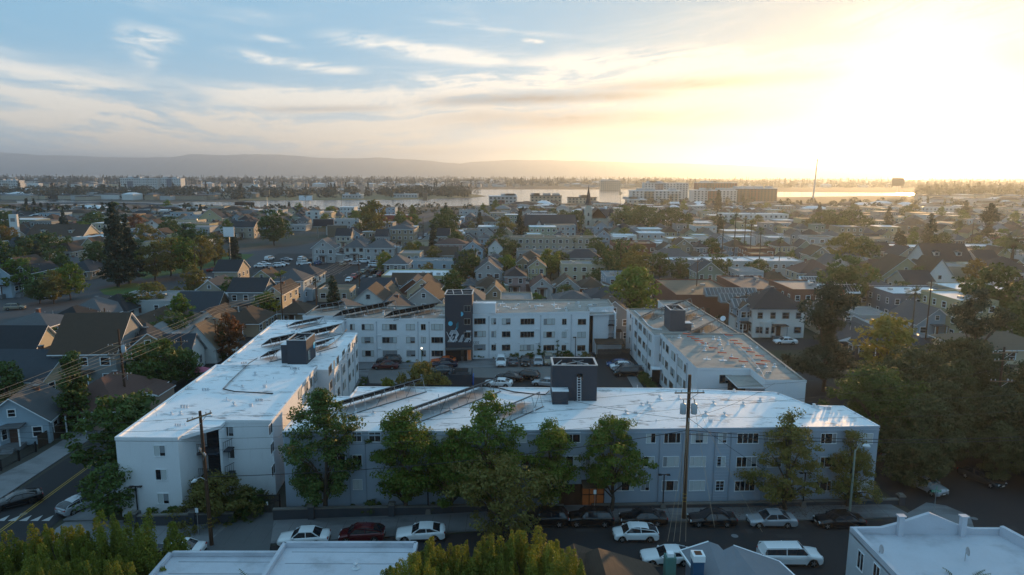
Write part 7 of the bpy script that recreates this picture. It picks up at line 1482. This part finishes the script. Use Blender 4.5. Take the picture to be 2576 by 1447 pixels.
# elevated road and bridges on the left
def viaduct(pts, z, w, label):
    P = [G(*p) for p in pts]; t = thing('elevated_road', label, 'elevated road'); b = MB()
    for i in range(len(P) - 1):
        d = (P[i + 1] - P[i]).normalized(); n = Vector((-d.y, d.x)) * w / 2; b.prism([P[i] - n, P[i + 1] - n, P[i + 1] + n, P[i] + n], z - 1.4, z, CONC)
    b.build('deck', t)
    for i in range(len(P) - 1):
        for k in (0, .5): q = P[i].lerp(P[i + 1], k); b = MB(); b.box((q.x, q.y, (z - 1.4) / 2), (2, 2, z - 1.4), CONC); b.build('pier', t)
viaduct([(-60, 541), (120, 532), (260, 530), (380, 533), (470, 540), (540, 550)], 8, 12, 'curving elevated concrete road at the far left'); viaduct([(-60, 552), (60, 548), (120, 540)], 5, 8, 'lower elevated ramp at the far left')
# white ship and marina masts
p = G(640, 486); t = thing('white_ship', 'white ship with a grey mast moored at the far bank', 'ship', (p.x, p.y, 0)); b = MB(); b.prism([(-26, -5), (22, -5), (30, 0), (22, 5), (-26, 5)], 0, 6, wmat('white')); b.build('hull', t); b = MB(); b.box((-4, 0, 9), (26, 7, 6), wmat('white')); b.box((2, 0, 13.5), (12, 6, 3.4), wmat('white')); b.build('superstructure', t); b = MB(); b.tube([(0, 0, 14), (0, 0, 27)], [.8, .3], METAL, 6); b.box((0, 0, 21), (7, .4, .5), METAL); b.build('mast', t)
gm = random.Random(77); protoS = None
for i in range(110):
    px = gm.choice((gm.uniform(670, 1000), gm.uniform(670, 1000), gm.uniform(420, 560), gm.uniform(1000, 1140), gm.uniform(200, 330))); py = gm.uniform(473, 482); p = G(px, py)
    if protoS is None:
        t = protoS = thing('sailing_boat', 'bare masted sailing boat moored in the far marina', 'sailing boat', (p.x, p.y, 0), 0, 'sailing boats moored in the marina'); b = MB(); b.prism([(-5, -1.6), (4, -1.6), (6.5, 0), (4, 1.6), (-5, 1.6)], 0, 1.6, wmat('white')); b.box((-1, 0, 2), (5, 2, .9), wmat('white')); b.build('hull', t); b = MB(); b.tube([(0, 0, 1.6), (0, 0, 17)], [.28, .16], METAL, 5); b.build('mast', t)
    else: dup(protoS, None, (p.x, p.y, 0), gm.uniform(0, 6.28), None, None, gm.uniform(.7, 1.35))
# ---------------------------------------------------------------- named trees further off
NT = [('redwood', 298, 722, .92, 'giant redwood, larger of the two by the park'), ('redwood', 326, 714, .78, 'redwood pressed against the giant one by the park'),
 ('olive', 390, 706, 1.25, 'park tree nearest the redwoods'), ('olive', 430, 695, 1.3, 'tall park tree beside the lawn'), ('oval', 468, 700, 1.2, 'park tree in the middle of the lawn row'), ('olive', 505, 682, 1.25, 'park tree second from the end of the lawn'), ('olive', 540, 668, 1.15, 'last park tree before the small white sign'),
 ('fir', 590, 662, .85, 'dark fir at the far end of the park'), ('round', 178, 755, 1.0, 'spreading tree on the dry verge'), ('olive', 135, 765, .85, 'thin tree at the roadside on the dry verge'), ('round', 50, 745, 1.1, 'round tree in front of the bright green house'),
 ('spread', 120, 672, 1.3, 'wide flat topped dark tree at the left'), ('fir', 55, 688, .8, 'dark conifer left of the flat topped tree'), ('rounddark', 690, 618, 1.7, 'big round dark tree by the crossroads'), ('cone2', 932, 575, .95, 'tall pointed dark conifer standing alone before the channel'), ('olive', 940, 610, 2.0, 'broad yellow green tree below the pointed conifer'),
 ('rounddark', 1122, 600, 1.6, 'dark tree along the left street far part'), ('rounddark', 1118, 618, 1.5, 'second dark tree along the left street far part'), ('redwood', 1308, 632, .70, 'tall dark conifer left of the gothic church'), ('rounddark', 1450, 585, 1.3, 'dark tree touching the spired church'),
 ('spread', 1615, 595, 1.8, 'huge brown tree right of the spired church'), ('spread', 1690, 595, 1.7, 'second huge brown tree right of the spired church'), ('rounddark', 1570, 585, 1.6, 'dark tree between church and huge brown trees'), ('spread', 2080, 598, 1.6, 'large dark clump of trees in the golden haze'), ('spread', 2135, 598, 1.6, 'right hand tree of the large dark clump'),
 ('fir', 2335, 635, 1.15, 'dark conifer at the right in the haze'), ('pine', 2480, 632, 1.35, 'tall open pine against the haze at the right'), ('fir', 1805, 545, 1.4, 'small conifer in the haze'), ('rounddark', 2165, 680, 1.2, 'dark round tree in the middle right'), ('olive', 2115, 682, 1.4, 'broad brown tree left of the dark round one'), ('fir', 2262, 672, .9, 'conifer in front of the white gabled houses'),
 ('gold', 2450, 728, 1.1, 'yellow green tree beside the big white house at right'), ('rounddark', 2500, 850, 1.55, 'large round dark tree before the yellow flats'), ('rounddark', 2560, 905, 1.1, 'brown dark tree at the right edge below the yellow flats'), ('round', 1592, 815, 1.35, 'tall bright green tree between back block and right wing'), ('lime', 1524, 770, .6, 'small lime green tree left of the tall green one'), ('lime', 1610, 772, .5, 'small lime bush by the road right of the tall green tree'),
 ('olive', 1600, 735, 1.1, 'brown green tree at the left of the crosswalk'), ('rounddark', 1560, 690, 1.2, 'dark tree beside the long apartment bars'), ('rounddark', 1530, 712, 1.0, 'dark tree behind the blue grey box house'), ('lime', 1385, 700, 1.1, 'bright green tree behind the three bungalows'), ('rounddark', 1660, 705, .9, 'dark tree left of the white banded motel'), ('rounddark', 1710, 712, .8, 'dark tree in front of the white banded motel'), ('rounddark', 1800, 718, 1.0, 'round dark tree before the pale grey institution'),
 ('rounddark', 1255, 660, 1.1, 'dark round tree left of the beige apartment bar'), ('olive', 1270, 615, 1.3, 'pale green tree near the tall conifer'), ('rounddark', 1180, 715, 1.1, 'dark tree between blue building and middle houses'), ('rounddark', 1140, 760, .85, 'dark tree left of the mural tower'), ('cypress', 1265, 758, .5, 'slim ivy covered column tree by the salmon house'), ('rounddark', 2125, 780, 1.4, 'large drooping dark tree beside the brick building'), ('rounddark', 1405, 690, .8, 'dark tree before the apartment bar'), ('olive', 1600, 700, 1.1, 'tree where the middle street narrows'),
 ('olive', 1600, 745, .8, 'low tree beside the right crosswalk'), ('rounddark', 435, 870, .7, 'dark green tree between the left bungalows'), ('oval', 460, 838, .75, 'light green tree between the left bungalows'), ('olive', 383, 790, .8, 'bare brown tree in front of the long grey shop'), ('rounddark', 1500, 662, 1.0, 'tree at the end of the beige apartment bar'), ('rounddark', 400, 990, .9, 'dark tree in the gardens left of the long white block'), ('rounddark', 350, 1010, .6, 'low dark tree in the gardens left of the long white block'), ('rounddark', 470, 965, .6, 'dark shrubby tree by the left pavement'), ('rust', 345, 600, 1.5, 'orange autumn tree behind the redwood tops'),
 ('rounddark', 430, 612, 1.3, 'dark tree beyond the park lawn'), ('fir', 165, 612, 1.0, 'dark conifer behind the cream house'), ('round', 212, 605, 1.0, 'round green tree behind the cream house'), ('gold', 20, 640, 1.4, 'yellowish tree at the far left edge'), ('rounddark', 1790, 655, .9, 'dark tree near the four palms'), ('lime', 2500, 770, .5, 'small bright tree before the beige flat building'), ('rounddark', 2310, 752, .9, 'dark tree left of the white gable fronted house'), ('olive', 2170, 745, .9, 'russet tree left of the white balcony house'), ('olive', 2155, 720, 0.7, 'small tree beneath the white gabled pair')] + [
 ('rounddark', 15, 606, 1.5, 'dark tree left of the cream twin gabled house'), ('rounddark', 75, 690, 1.2, 'dark tree below the flat topped one at the left'), ('rounddark', 8, 700, 1.2, 'dark tree at the left edge above the grey blue victorian'), ('fir', 100, 700, .8, 'dark conifer beside the fan palm at the left'), ('rounddark', 150, 705, 1.0, 'dark tree right of the fan palm at the left'), ('rounddark', 100, 765, .8, 'dark shrubby tree by the boulevard kerb'), ('rounddark', 250, 690, 1.1, 'dark tree tucked behind the giant redwood'), ('olive', 370, 640, 1.3, 'brown green tree beyond the redwoods'), ('rounddark', 240, 600, 1.4, 'dark tree behind the white box building'), ('rounddark', 480, 640, 1.3, 'dark tree behind the park lawn'), ('rounddark', 20, 1030, .7, 'dark garden tree by the blue cottage'), ('rounddark', 130, 900, .55, 'small dark tree between the left houses'), ('rounddark', 330, 800, .6, 'small dark tree beside the grey shop')]
SPEC['cone2'] = ('spire', 17, 4.2, .8, 150, 46, 1.2, .42, 'needle', 0)
for sp, px, py, s, lb in NT: p = G(px, py); tree(sp, p.x, p.y, lb, s)
for px, py, k, s, lb in ((1815, 655, 'tall', 1.15, 'tall fan palm, first of the row of four'), (1845, 658, 'tall', 1.25, 'tall fan palm, second of the row of four'), (1870, 660, 'tall', 1.15, 'tall fan palm, third of the row of four'), (1885, 665, 'tall', 1.1, 'tall fan palm, last of the row of four'), (1907, 700, 'tall', 1.1, 'tall fan palm in front of the pale grey institution, left one'), (1957, 700, 'tall', .9, 'tall fan palm in front of the pale grey institution, right one'),
        (2290, 868, 'fan', 1.0, 'fan palm beside the pale blue cottage'), (2055, 690, 'date', 1.0, 'date palm behind the pale grey institution'), (2140, 760, 'date', 1.15, 'date palm behind the brick corner building'), (2105, 705, 'date', .6, 'small palm in front of the white gabled pair'), (2540, 695, 'date', 2.0, 'big date palm before the large white house at right'), (2410, 600, 'date', 1.6, 'palm in the haze left of the open pine'), (132, 715, 'fan', .9, 'fan palm at the left among the dark trees'),
        (1485, 650, 'fan', .7, 'palm at the corner of the apartment bar'), (1445, 655, 'fan', .75, 'second palm by the apartment bar'), (1560, 535, 'tall', 1.2, 'palm before the brown trees'), (770, 535, 'tall', 1.0, 'palm beside the pale billboard'), (860, 530, 'tall', 1.0, 'palm on the near bank'), (720, 535, 'tall', 1.0, 'palm at the left of the near bank'), (1655, 540, 'tall', 1.0, 'palm in front of the white waterside flats')):
    p = G(px, py); palm(k, p.x, p.y, lb, s)
# ---------------------------------------------------------------- filling blocks with more houses and trees
gf = random.Random(2024)
LMK = [(1500, 560, 'spired church'), (1385, 590, 'gothic church'), (300, 640, 'giant redwoods'), (1600, 625, 'red brick hall'), (1650, 500, 'white waterside flats'), (1850, 500, 'red waterside flats'), (2045, 500, 'tall mast'), (932, 570, 'pointed conifer'), (690, 600, 'big crossroads tree'), (1900, 550, 'white commercial block'), (2320, 535, 'hazy white row'), (2480, 600, 'open pine'), (1308, 600, 'tall centre conifer'), (140, 590, 'cream twin gables'), (450, 540, 'park trees'), (2380, 650, 'dormered white house'), (1850, 640, 'four palms'), (2100, 590, 'hazy dark clump'), (640, 540, 'left bank billboard'), (1000, 600, 'tan corner flats'), (700, 780, 'cream victorian'), (2050, 780, 'brick corner building'), (1150, 650, 'pink house'), (1690, 590, 'huge brown trees'), (60, 520, 'elevated road')]
def PRJ(x, y, z=0.0):
    cp, sp = math.cos(PITCH), math.sin(PITCH); z -= HC; dep = y * cp - z * sp; up = y * sp + z * cp; xr, yr = x / dep, up / dep; c, s = math.cos(ROLL), math.sin(ROLL)
    return CX + (xr * c + yr * s) * F, CY - (-xr * s + yr * c) * F
def where(x, y):
    px, py = PRJ(x, y); b = min(LMK, key=lambda l: math.hypot((l[0] - px) * .6, (l[1] - py) * 2.2)); dx, dy = px - b[0], (py - b[1]) * 3
    rel = ('left of' if dx < 0 else 'right of') if abs(dx) > abs(dy) else ('beyond' if dy < 0 else 'in front of')
    return rel + ' the ' + b[2]
ROADX = [(-50 - 0.006 * 0, 6.5), (40, 6), (134.5, 5.5), (226.5, 5.5), (322.5, 5.5)]
def blocked(x, y, r):
    rx = lambda y_: -50 - (5 if 120 < y_ < 260 else 0)
    if abs(x - (-52)) < 6.5 + r * .5 or abs(x - 40 - .012 * (y - 140)) < 6 + r * .45: return True
    for q in (134.5, 226.5, 322.5):
        if abs(x - q) < 5 + r * .45: return True
    for q in (202.5, 304.5, 406.5, 524.5, 644.5):
        if abs(y - q) < 5 + r * .5: return True
    if 134 < y < 158 and x > 36 and abs(y - (138.5 + (x - 42) * .07)) < 6 + r * .5: return True
    if -150 < x + (0 if y < 330 else -(y - 330) * .24) < -88 and y < 660: return True
    if -104 < x < -58 and 212 < y < 300: return True
    if y < 136 and x > -64: return True
    if y > 560 and x < -10 or y > 640: return True
    for (hx, hy, hr) in HOUSES:
        if math.hypot(hx - x, hy - y) < hr + r: return True
    return False
# prototypes copied with all their parts
PROT = []
for wl in ('cream', 'white', 'tan', 'light grey', 'pale blue', 'beige', 'sage', 'yellow', 'grey'):
    for rf, rc in (('g', 'brown'), ('h', 'grey'), ('s', 'dark'), ('h', 'brown'), ('f', 'pale grey'), ('g', 'slate')):
        PROT.append((wl, rf, rc))
RN = {'g': 'gable', 'h': 'hip', 's': 'side gable', 'f': 'flat'}; RCN = {'dark': 'dark', 'pale grey': 'pale'}
made = {}; nfill = 0; tfill = 0; cand = []
for y0 in list(range(146, 200, 14)) + list(range(211, 300, 15)) + list(range(311, 402, 12)) + list(range(413, 520, 12)) + list(range(530, 640, 13)):
    x = -300.0 - (y0 - 146) * .2
    while x < 420 + (y0 - 146) * .3:
        cand.append((x + gf.uniform(-1, 1), y0 + gf.uniform(-1.5, 1.5))); x += gf.uniform(10, 12.5) if y0 < 260 else gf.uniform(8.2, 10.5)
OUT = []
for (x, y) in cand:
    px, py = PRJ(x, y)
    if not (-60 < px < 2640): continue
    if blocked(x, y, 4.4 if y < 260 else 3.6) or gf.random() < .07: continue
    W_, D_, st = gf.uniform(6.4, 8.6), gf.uniform(8.5, 11.5), gf.choice((1, 1, 2, 2, 2)); wl, rf, rc = gf.choice(PROT)
    if y > 260: W_ *= .86; D_ *= .82
    if y > 300 and gf.random() < .3: rc = gf.choice(('tan', 'black', 'red brown', 'pale grey', 'dark'))
    if y > 300 and gf.random() < .25: rf, rc, W_, D_ = 'f', gf.choice(('pale grey', 'white', 'tan')), gf.uniform(10, 17), 12
    if x > 55 and y < 330 and gf.random() < .5: rf, rc, W_, D_, wl = 'f', gf.choice(('pale grey', 'tan', 'white', 'tan')), gf.uniform(10, 15), gf.uniform(10, 12), gf.choice(('light grey', 'beige', 'brick', 'cream'))
    if nfill >= 172: OUT.append((x, y, W_, D_, st, rf, wl, rc)); HOUSES.append((x, y, max(W_, D_) / 2 - .4)); continue
    key = (wl, rf, rc, st); lb = '%s %s house, %s %s roof, %s' % (wl, ('low', 'one-storey', 'two-storey', 'three-storey')[st], RCN.get(rc, rc), RN[rf], where(x, y))
    if key in made: dup(made[key], None, (x, y, 0), gf.choice((0, 0, math.pi / 2, math.pi)) + gf.uniform(-.04, .04), lb, None, (W_ / 7.6, D_ / 10.0, gf.uniform(.92, 1.08))); HOUSES.append((x, y, max(W_, D_) / 2 - .4))
    else: t = house(x, y, 7.6, 10.0, st, rf, wl, rc, lb, gf.uniform(-.03, .03), True, chim=True, porch=True, dens=2.5 if y < 300 else 3.0, group='houses of the town'); made[key] = t; t['group'] = 'houses of the town'; HOUSES[-1] = (x, y, max(W_, D_) / 2 - .4)
    nfill += 1
def outer():
    b = MB()
    for (x, y, w, d, st, rf, wl, rc) in OUT:
        h = .4 + st * 2.8 + (2.6 if rf == 'f' and int(x) % 3 == 0 else 0); wm = wmat(wl); rm = rflat(rc) if rf == 'f' else rmat(rc); hw, hd = w / 2, d / 2
        b.box((x, y, h / 2), (w, d, h), wm)
        if rf == 'f': b.box((x, y, h + .1), (w + .3, d + .3, .5), wm); b.poly([(x - hw + .2, y - hd + .2, h + .37), (x + hw - .2, y - hd + .2, h + .37), (x + hw - .2, y + hd - .2, h + .37), (x - hw + .2, y + hd - .2, h + .37)], rm)
        else:
            o = .45; rise = hw * .72; z = h - o * .72; e = [(x - hw - o, y - hd - o, z), (x + hw + o, y - hd - o, z), (x + hw + o, y + hd + o, z), (x - hw - o, y + hd + o, z)]; k = 0 if rf == 'g' else hd * .55
            r1, r2 = (x, y - hd - (o if rf == 'g' else -k - o), h + rise), (x, y + hd + (o if rf == 'g' else -k - o), h + rise)
            b.poly([e[1], e[2], r2, r1], rm); b.poly([e[3], e[0], r1, r2], rm)
            if rf != 'g': b.poly([e[0], e[1], r1], rm); b.poly([e[2], e[3], r2], rm)
            else: b.poly([(x - hw, y - hd - .01, h), (x + hw, y - hd - .01, h), (x, y - hd - .01, h + rise)], wm)
        for s_ in range(int(h / 2.8)):
            n = max(2, int(w / 2.6))
            for i in range(n):
                u = x - hw + w * (i + .5) / n; zc = 1.7 + 2.8 * s_; b.box((u, y - hd - .02, zc), (1.25, .06, 1.55), TRIMW); b.box((u, y - hd - .05, zc), (.95, .06, 1.25), GLASS)
    tag(b.build('outer_town_houses'), 'dense rows of small houses filling the far side of the town', kind='stuff')
outer()
FK = [('rounddark', 'dark rounded'), ('round', 'green rounded'), ('olive', 'dull olive'), ('oval', 'upright green'), ('lime', 'light green'), ('fir', 'dark conical'), ('rounddark', 'dark rounded'), ('olive', 'dull olive'), ('gold', 'yellowing')]
for i in range(5200):
    if tfill >= 215: break
    y = gf.uniform(140, 640) if i % 3 else gf.uniform(140, 330); x = gf.uniform(-.80, .80) * y; ok = True
    for (hx, hy, hr) in HOUSES:
        if math.hypot(hx - x, hy - y) < hr * .8 + 1.2: ok = False; break
    if not ok or (y < 137 + abs(x) * 0 and x > -62) or (130 < x + 0 < 139 ) or abs(x + 52) < 6.5 or abs(x - 40 - .012 * (y - 140)) < 5.5 or abs(y - 202.5) < 6 or (-88 < x + 0 < -58 and 212 < y < 300) or (134 < y < 158 and x > 36 and abs(y - (138.5 + (x - 42) * .07)) < 7) or (y > 570 and x < -10): continue
    if -140 < x < -92 and y < 330: continue
    if any(math.hypot(a - x, b_ - y) < 6 for a, b_ in TREEPOS): continue
    sp, nm = gf.choice(FK); s = gf.uniform(.38, .85) * (1.0 + (y - 140) / 900.0)
    tree(sp, x, y, '%s tree %s' % (nm, where(x, y)), s, group='trees between the town houses'); tfill += 1
# ---------------------------------------------------------------- parked cars further off
ccol = ['white', 'silver', 'black', 'grey', 'dark grey', 'white', 'silver', 'navy', 'red', 'black', 'tan', 'blue']; gk2 = 'cars parked along the streets'; nc = 0
for i in range(44):
    y = 215 + i * 6.3; 
    if abs(y - 304.5) < 8 or abs(y - 406.5) < 8: continue
    for sx, nm in ((-53.6 + max(0, (y - 215)) * .028, 'left kerb of the left street'), (-46.4 + max(0, (y - 215)) * .028, 'right kerb of the left street')):
        if gf.random() < .68 and y < 470: c = gf.choice(ccol); k = gf.choice(('sedan', 'hatch', 'suv')); car(k, c, sx, y, R(90 + (180 if 'left kerb' in nm else 0)), '%s %s on the %s' % (c, k if k != 'hatch' else 'hatchback', nm), gk2, full=False); nc += 1
    sx = 37.0 + .012 * (y - 140)
    for dx, nm in ((0, 'left kerb of the middle street'), (6.2, 'right kerb of the middle street')):
        if gf.random() < .6 and y < 440: c = gf.choice(ccol); k = gf.choice(('sedan', 'hatch', 'suv')); car(k, c, sx + dx, y, R(90), '%s %s on the %s' % (c, k if k != 'hatch' else 'hatchback', nm), gk2, full=False); nc += 1
for (px, py, k, c, dg, lb) in ((862, 745, 'sedan', 'dark grey', 60, 'dark car parked at the corner of the left street, nearer one'), (878, 733, 'suv', 'black', 60, 'black suv parked at the corner of the left street'), (918, 705, 'sedan', 'navy', 70, 'navy car alone beside the walled lot'), (940, 688, 'suv', 'black', 75, 'black suv beside the blue flat building'), (198, 868, 'van', 'white', 20, 'white van parked behind the salmon flats'), (38, 780, 'suv', 'tan', 20, 'gold suv on the boulevard at the left'), (112, 752, 'sedan', 'white', 20, 'white sedan parked beside the dry verge'), (145, 742, 'sedan', 'dark grey', 20, 'dark sedan parked beyond the white one at the verge'),
        (520, 712, 'van', 'white', 15, 'white van at the near edge of the walled car park'), (590, 690, 'suv', 'white', 10, 'white suv at the left of the car park'), (597, 699, 'sedan', 'blue', 10, 'blue sedan at the left of the car park'), (560, 686, 'suv', 'black', 12, 'black suv at the park edge'), (538, 684, 'sedan', 'red', 15, 'red sedan driving past the park'), (665, 668, 'sedan', 'white', 5, 'white sedan at the left end of the car park row'), (655, 674, 'hatch', 'white', 5, 'white hatchback before the white sedan row'), (683, 674, 'sedan', 'silver', 5, 'silver sedan in the car park'), (712, 668, 'sedan', 'silver', 5, 'silver sedan in the middle of the car park'), (702, 672, 'suv', 'white', 5, 'white suv in the middle of the car park'), (765, 668, 'pickup', 'white', 5, 'white pickup van in the car park'), (822, 660, 'sedan', 'silver', 3, 'silver sedan before the grey victorians'), (870, 658, 'pickup', 'white', 3, 'white pickup before the white two storey house'), (915, 662, 'van', 'white', 3, 'white van before the broad grey house'), (950, 660, 'sedan', 'silver', 3, 'silver sedan at the right end of the car park'), (942, 672, 'suv', 'white', 3, 'white suv at the right end of the car park'), (678, 655, 'van', 'white', 80, 'white camper van by the traffic lights'), (760, 655, 'suv', 'white', 80, 'white suv by the green shop'), (1010, 676, 'sedan', 'white', 80, 'white sedan on the left street near the lot'), (1010, 688, 'sedan', 'white', 80, 'second white sedan on the left street near the lot'), (990, 685, 'van', 'blue', 80, 'blue delivery van on the left street'), (983, 694, 'suv', 'silver', 80, 'silver suv behind the blue delivery van'), (1068, 610, 'sedan', 'white', 0, 'white sedan turning across the left street'),
        (1975, 866, 'sedan', 'white', 180, 'white sedan in front of the white two storey house'), (2214, 795, 'sedan', 'white', 0, 'white sedan in front of the blue grey flat building'), (2190, 868, 'sedan', 'white', 0, 'white car seen between the right hand trees'), (1655, 712, 'suv', 'black', 0, 'black suv at the right crosswalk'), (1660, 750, 'sedan', 'black', 170, 'black car parked beside the brick shed'), (1175, 735, 'van', 'dark grey', -90, 'dark car in the drive of the small grey garage house'), (1165, 752, 'sedan', 'silver', 0, 'silver car left of the mural tower top'), (2120, 815, 'hatch', 'white', 0, 'white hatchback by the drooping tree'), (1360, 720, 'hatch', 'silver', -90, 'silver hatchback behind the three bungalows'), (750, 845, 'hatch', 'white', 0, 'white car behind the solar racks at the left'), (760, 852, 'suv', 'silver', 0, 'silver car behind the solar racks at the left')):
    p = G(px, py); car(k, c, p.x, p.y, R(dg), lb, None, .09, full=py > 730)
for i in range(13):
    p = G(gf.uniform(640, 980), gf.uniform(655, 672)); 
    if all(math.hypot(a - p.x, b_ - p.y) > 4.6 for a, b_ in CARPOS[-70:]): c = gf.choice(ccol); car(gf.choice(('sedan', 'suv', 'hatch')), c, p.x, p.y, R(gf.choice((0, 90))), c + ' car among those in the walled car park', 'cars in the walled car park', .09, full=False)
# ---------------------------------------------------------------- far masses
def mass(name, label, pts, leaf, kind, hmin, hmax, rmin, rmax, per, ls, seed, con=.2):
    g = np.random.default_rng(seed); P, N = [], []
    for (x, y) in pts:
        h = g.uniform(hmin, hmax); r = g.uniform(rmin, rmax); cone = g.uniform() < con
        if cone: h *= 1.5; r *= .5
        n = per; t = g.uniform(0, 1, n); a = g.uniform(0, 6.28, n); e = (1 - t) if cone else np.sqrt(np.clip(1 - (2 * t - 1) ** 2, 0, 1)); q = e * r * g.uniform(.3, 1, n) ** .5
        p = np.stack([x + q * np.cos(a), y + q * np.sin(a), h * (.06 + .94 * t)], 1); P.append(p); N.append(np.stack([np.cos(a), np.sin(a), t * 1.2], 1))
    me = leafmesh(name, np.concatenate(P), np.concatenate(N), ls, LEAF[kind], .8, seed); tag(link(name, me), label, kind='stuff')
def scat(n, f, seed):
    g = random.Random(seed); out = []
    while len(out) < n:
        q = f(g)
        if q is not None: out.append(q)
    return out
def inband(px0, px1, y0, y1): 
    def f(g): p = G(g.uniform(px0, px1), g.uniform(y0, y1)); return (p.x, p.y)
    return f
FT = LEAF['far'] = mat('leaf_far_woods', (.040, .048, .026), .8, .3, .05, trans=.1)
mass('island_woods', 'dark band of trees over the far island', scat(1500, inband(-80, 1700, 446.5, 468), 1) + scat(700, inband(1600, 2660, 452, 472), 2) + scat(420, inband(2310, 2680, 468, 506), 41) + scat(120, inband(1620, 2300, 466, 473), 42), None, 'far', 9, 17, 6, 13, 42, 2.6, 3, .28)
mass('left_bank_woods', 'trees along the far bank behind the elevated road', scat(260, inband(-60, 620, 486, 502), 5) + scat(120, inband(620, 1180, 486, 498), 6), None, 'far', 8, 15, 6, 10, 60, 1.6, 7, .15)
mass('spit_trees', 'row of open trees on the spit in the channel', scat(46, lambda g: tuple(G(g.uniform(1000, 1200), g.uniform(489, 494))), 9), None, 'far', 12, 17, 6, 9, 70, 1.2, 11, 0)
mass('near_bank_scrub', 'scattered trees on the near bank of the channel', scat(34, inband(560, 1600, 533, 545), 12) + scat(140, inband(-60, 560, 545, 565), 13) + scat(150, inband(1600, 2640, 515, 545), 14), None, 'far', 5, 11, 4, 7, 60, 1.2, 15, .15)
b = MB(); g = random.Random(50)   # spit of land and far roofs
sheet('spit', [G(600, 505), G(1000, 503), G(1180, 498), G(1225, 494), G(1180, 487.5), G(1000, 487), G(600, 489)], DRYG, .2)
def rooftops(name, label, n, band, seed, hh, ww):
    b = MB(); g = random.Random(seed); ms = [wmat('white'), wmat('light grey'), wmat('beige'), wmat('cream'), wmat('tan')]; rs = [rmat('brown'), rmat('grey'), rmat('dark'), rflat('white'), rflat('pale grey')]
    for i in range(n):
        q = band(g); w, d, h = g.uniform(*ww), g.uniform(10, 16), g.uniform(*hh); a = g.choice((0, 0, .1, 1.5)); m_ = g.choice(ms); r_ = g.choice(rs); b.box((q[0], q[1], h / 2), (w, d, h), m_, a)
        if g.random() < .55: b.box((q[0], q[1], h + 1.2), (w * 1.06, d * 1.06, 2.2), r_, a, .35)
        else: b.box((q[0], q[1], h + .2), (w * 1.02, d * 1.02, .4), r_, a)
    tag(b.build(name), label, kind='stuff')
rooftops('island_rooftops', 'tiny roofs between the trees of the far island', 800, inband(-80, 2660, 450, 472), 21, (5, 9), (10, 34))
rooftops('bank_rooftops', 'small roofs along the far bank', 130, inband(-60, 640, 486, 503), 22, (4, 7), (12, 40))
rooftops('distant_rooftops', 'crowd of small roofs at the far edge of the town', 300, inband(1260, 2660, 526, 546), 23, (4, 7), (9, 22)); rooftops('hazy_rooftops', 'crowd of small roofs in the golden haze beyond the water', 220, inband(2320, 2680, 470, 524), 26, (5, 10), (10, 30)); rooftops('left_edge_rooftops', 'crowd of small roofs at the far left edge of the town', 110, inband(-60, 640, 546, 566), 24, (5, 8), (9, 22))
def band2(g):
    for _ in range(50):
        p = G(g.uniform(-40, 2640), g.uniform(546, 600))
        if not blocked(p.x, min(p.y, 635), 5.0): return (p.x, p.y)
    return (p.x, p.y)
mass('town_greenery', 'low hedges and garden shrubs between the houses', [q for q in scat(900, lambda g: (lambda x, y: None if (blocked(x, min(y, 630), 1.0) or (y < 138 and x > -62)) else (x, y))(g.uniform(-1, 1) * 300, g.uniform(138, 560)), 31)], None, 'far', 1.2, 3.2, 1.2, 3.0, 46, .45, 33, 0)
# ---------------------------------------------------------------- labels: tell repeats apart by their order from the left
bpy.context.view_layer.update()
ORD = ['first', 'second', 'third', 'fourth', 'fifth', 'sixth', 'seventh', 'eighth', 'ninth', 'tenth', 'eleventh', 'twelfth', 'thirteenth', 'fourteenth', 'fifteenth', 'sixteenth', 'seventeenth', 'eighteenth', 'nineteenth', 'twentieth']
SHARE = ('bare masted sailing boat moored in the far marina',)
by = {}
for o in COL.objects:
    if o.parent is None and o.get('label') and o.get('category'): by.setdefault(o['label'], []).append(o)
def oword(i):
    if i < 20: return ORD[i]
    t = (i + 1) // 10; u = (i + 1) % 10; T = {2: 'twent', 3: 'thirt', 4: 'fort', 5: 'fift', 6: 'sixt', 7: 'sevent', 8: 'eight', 9: 'ninet'}[t]
    return (T + 'ieth') if u == 0 else T + 'y-' + ORD[u - 1]
for lb, os_ in by.items():
    if len(os_) > 1 and lb not in SHARE:
        os_.sort(key=lambda o: PRJ(o.location.x, max(5, o.location.y))[0])
        for i, o in enumerate(os_): o['label'] = lb + ', ' + oword(i) + ' from left'
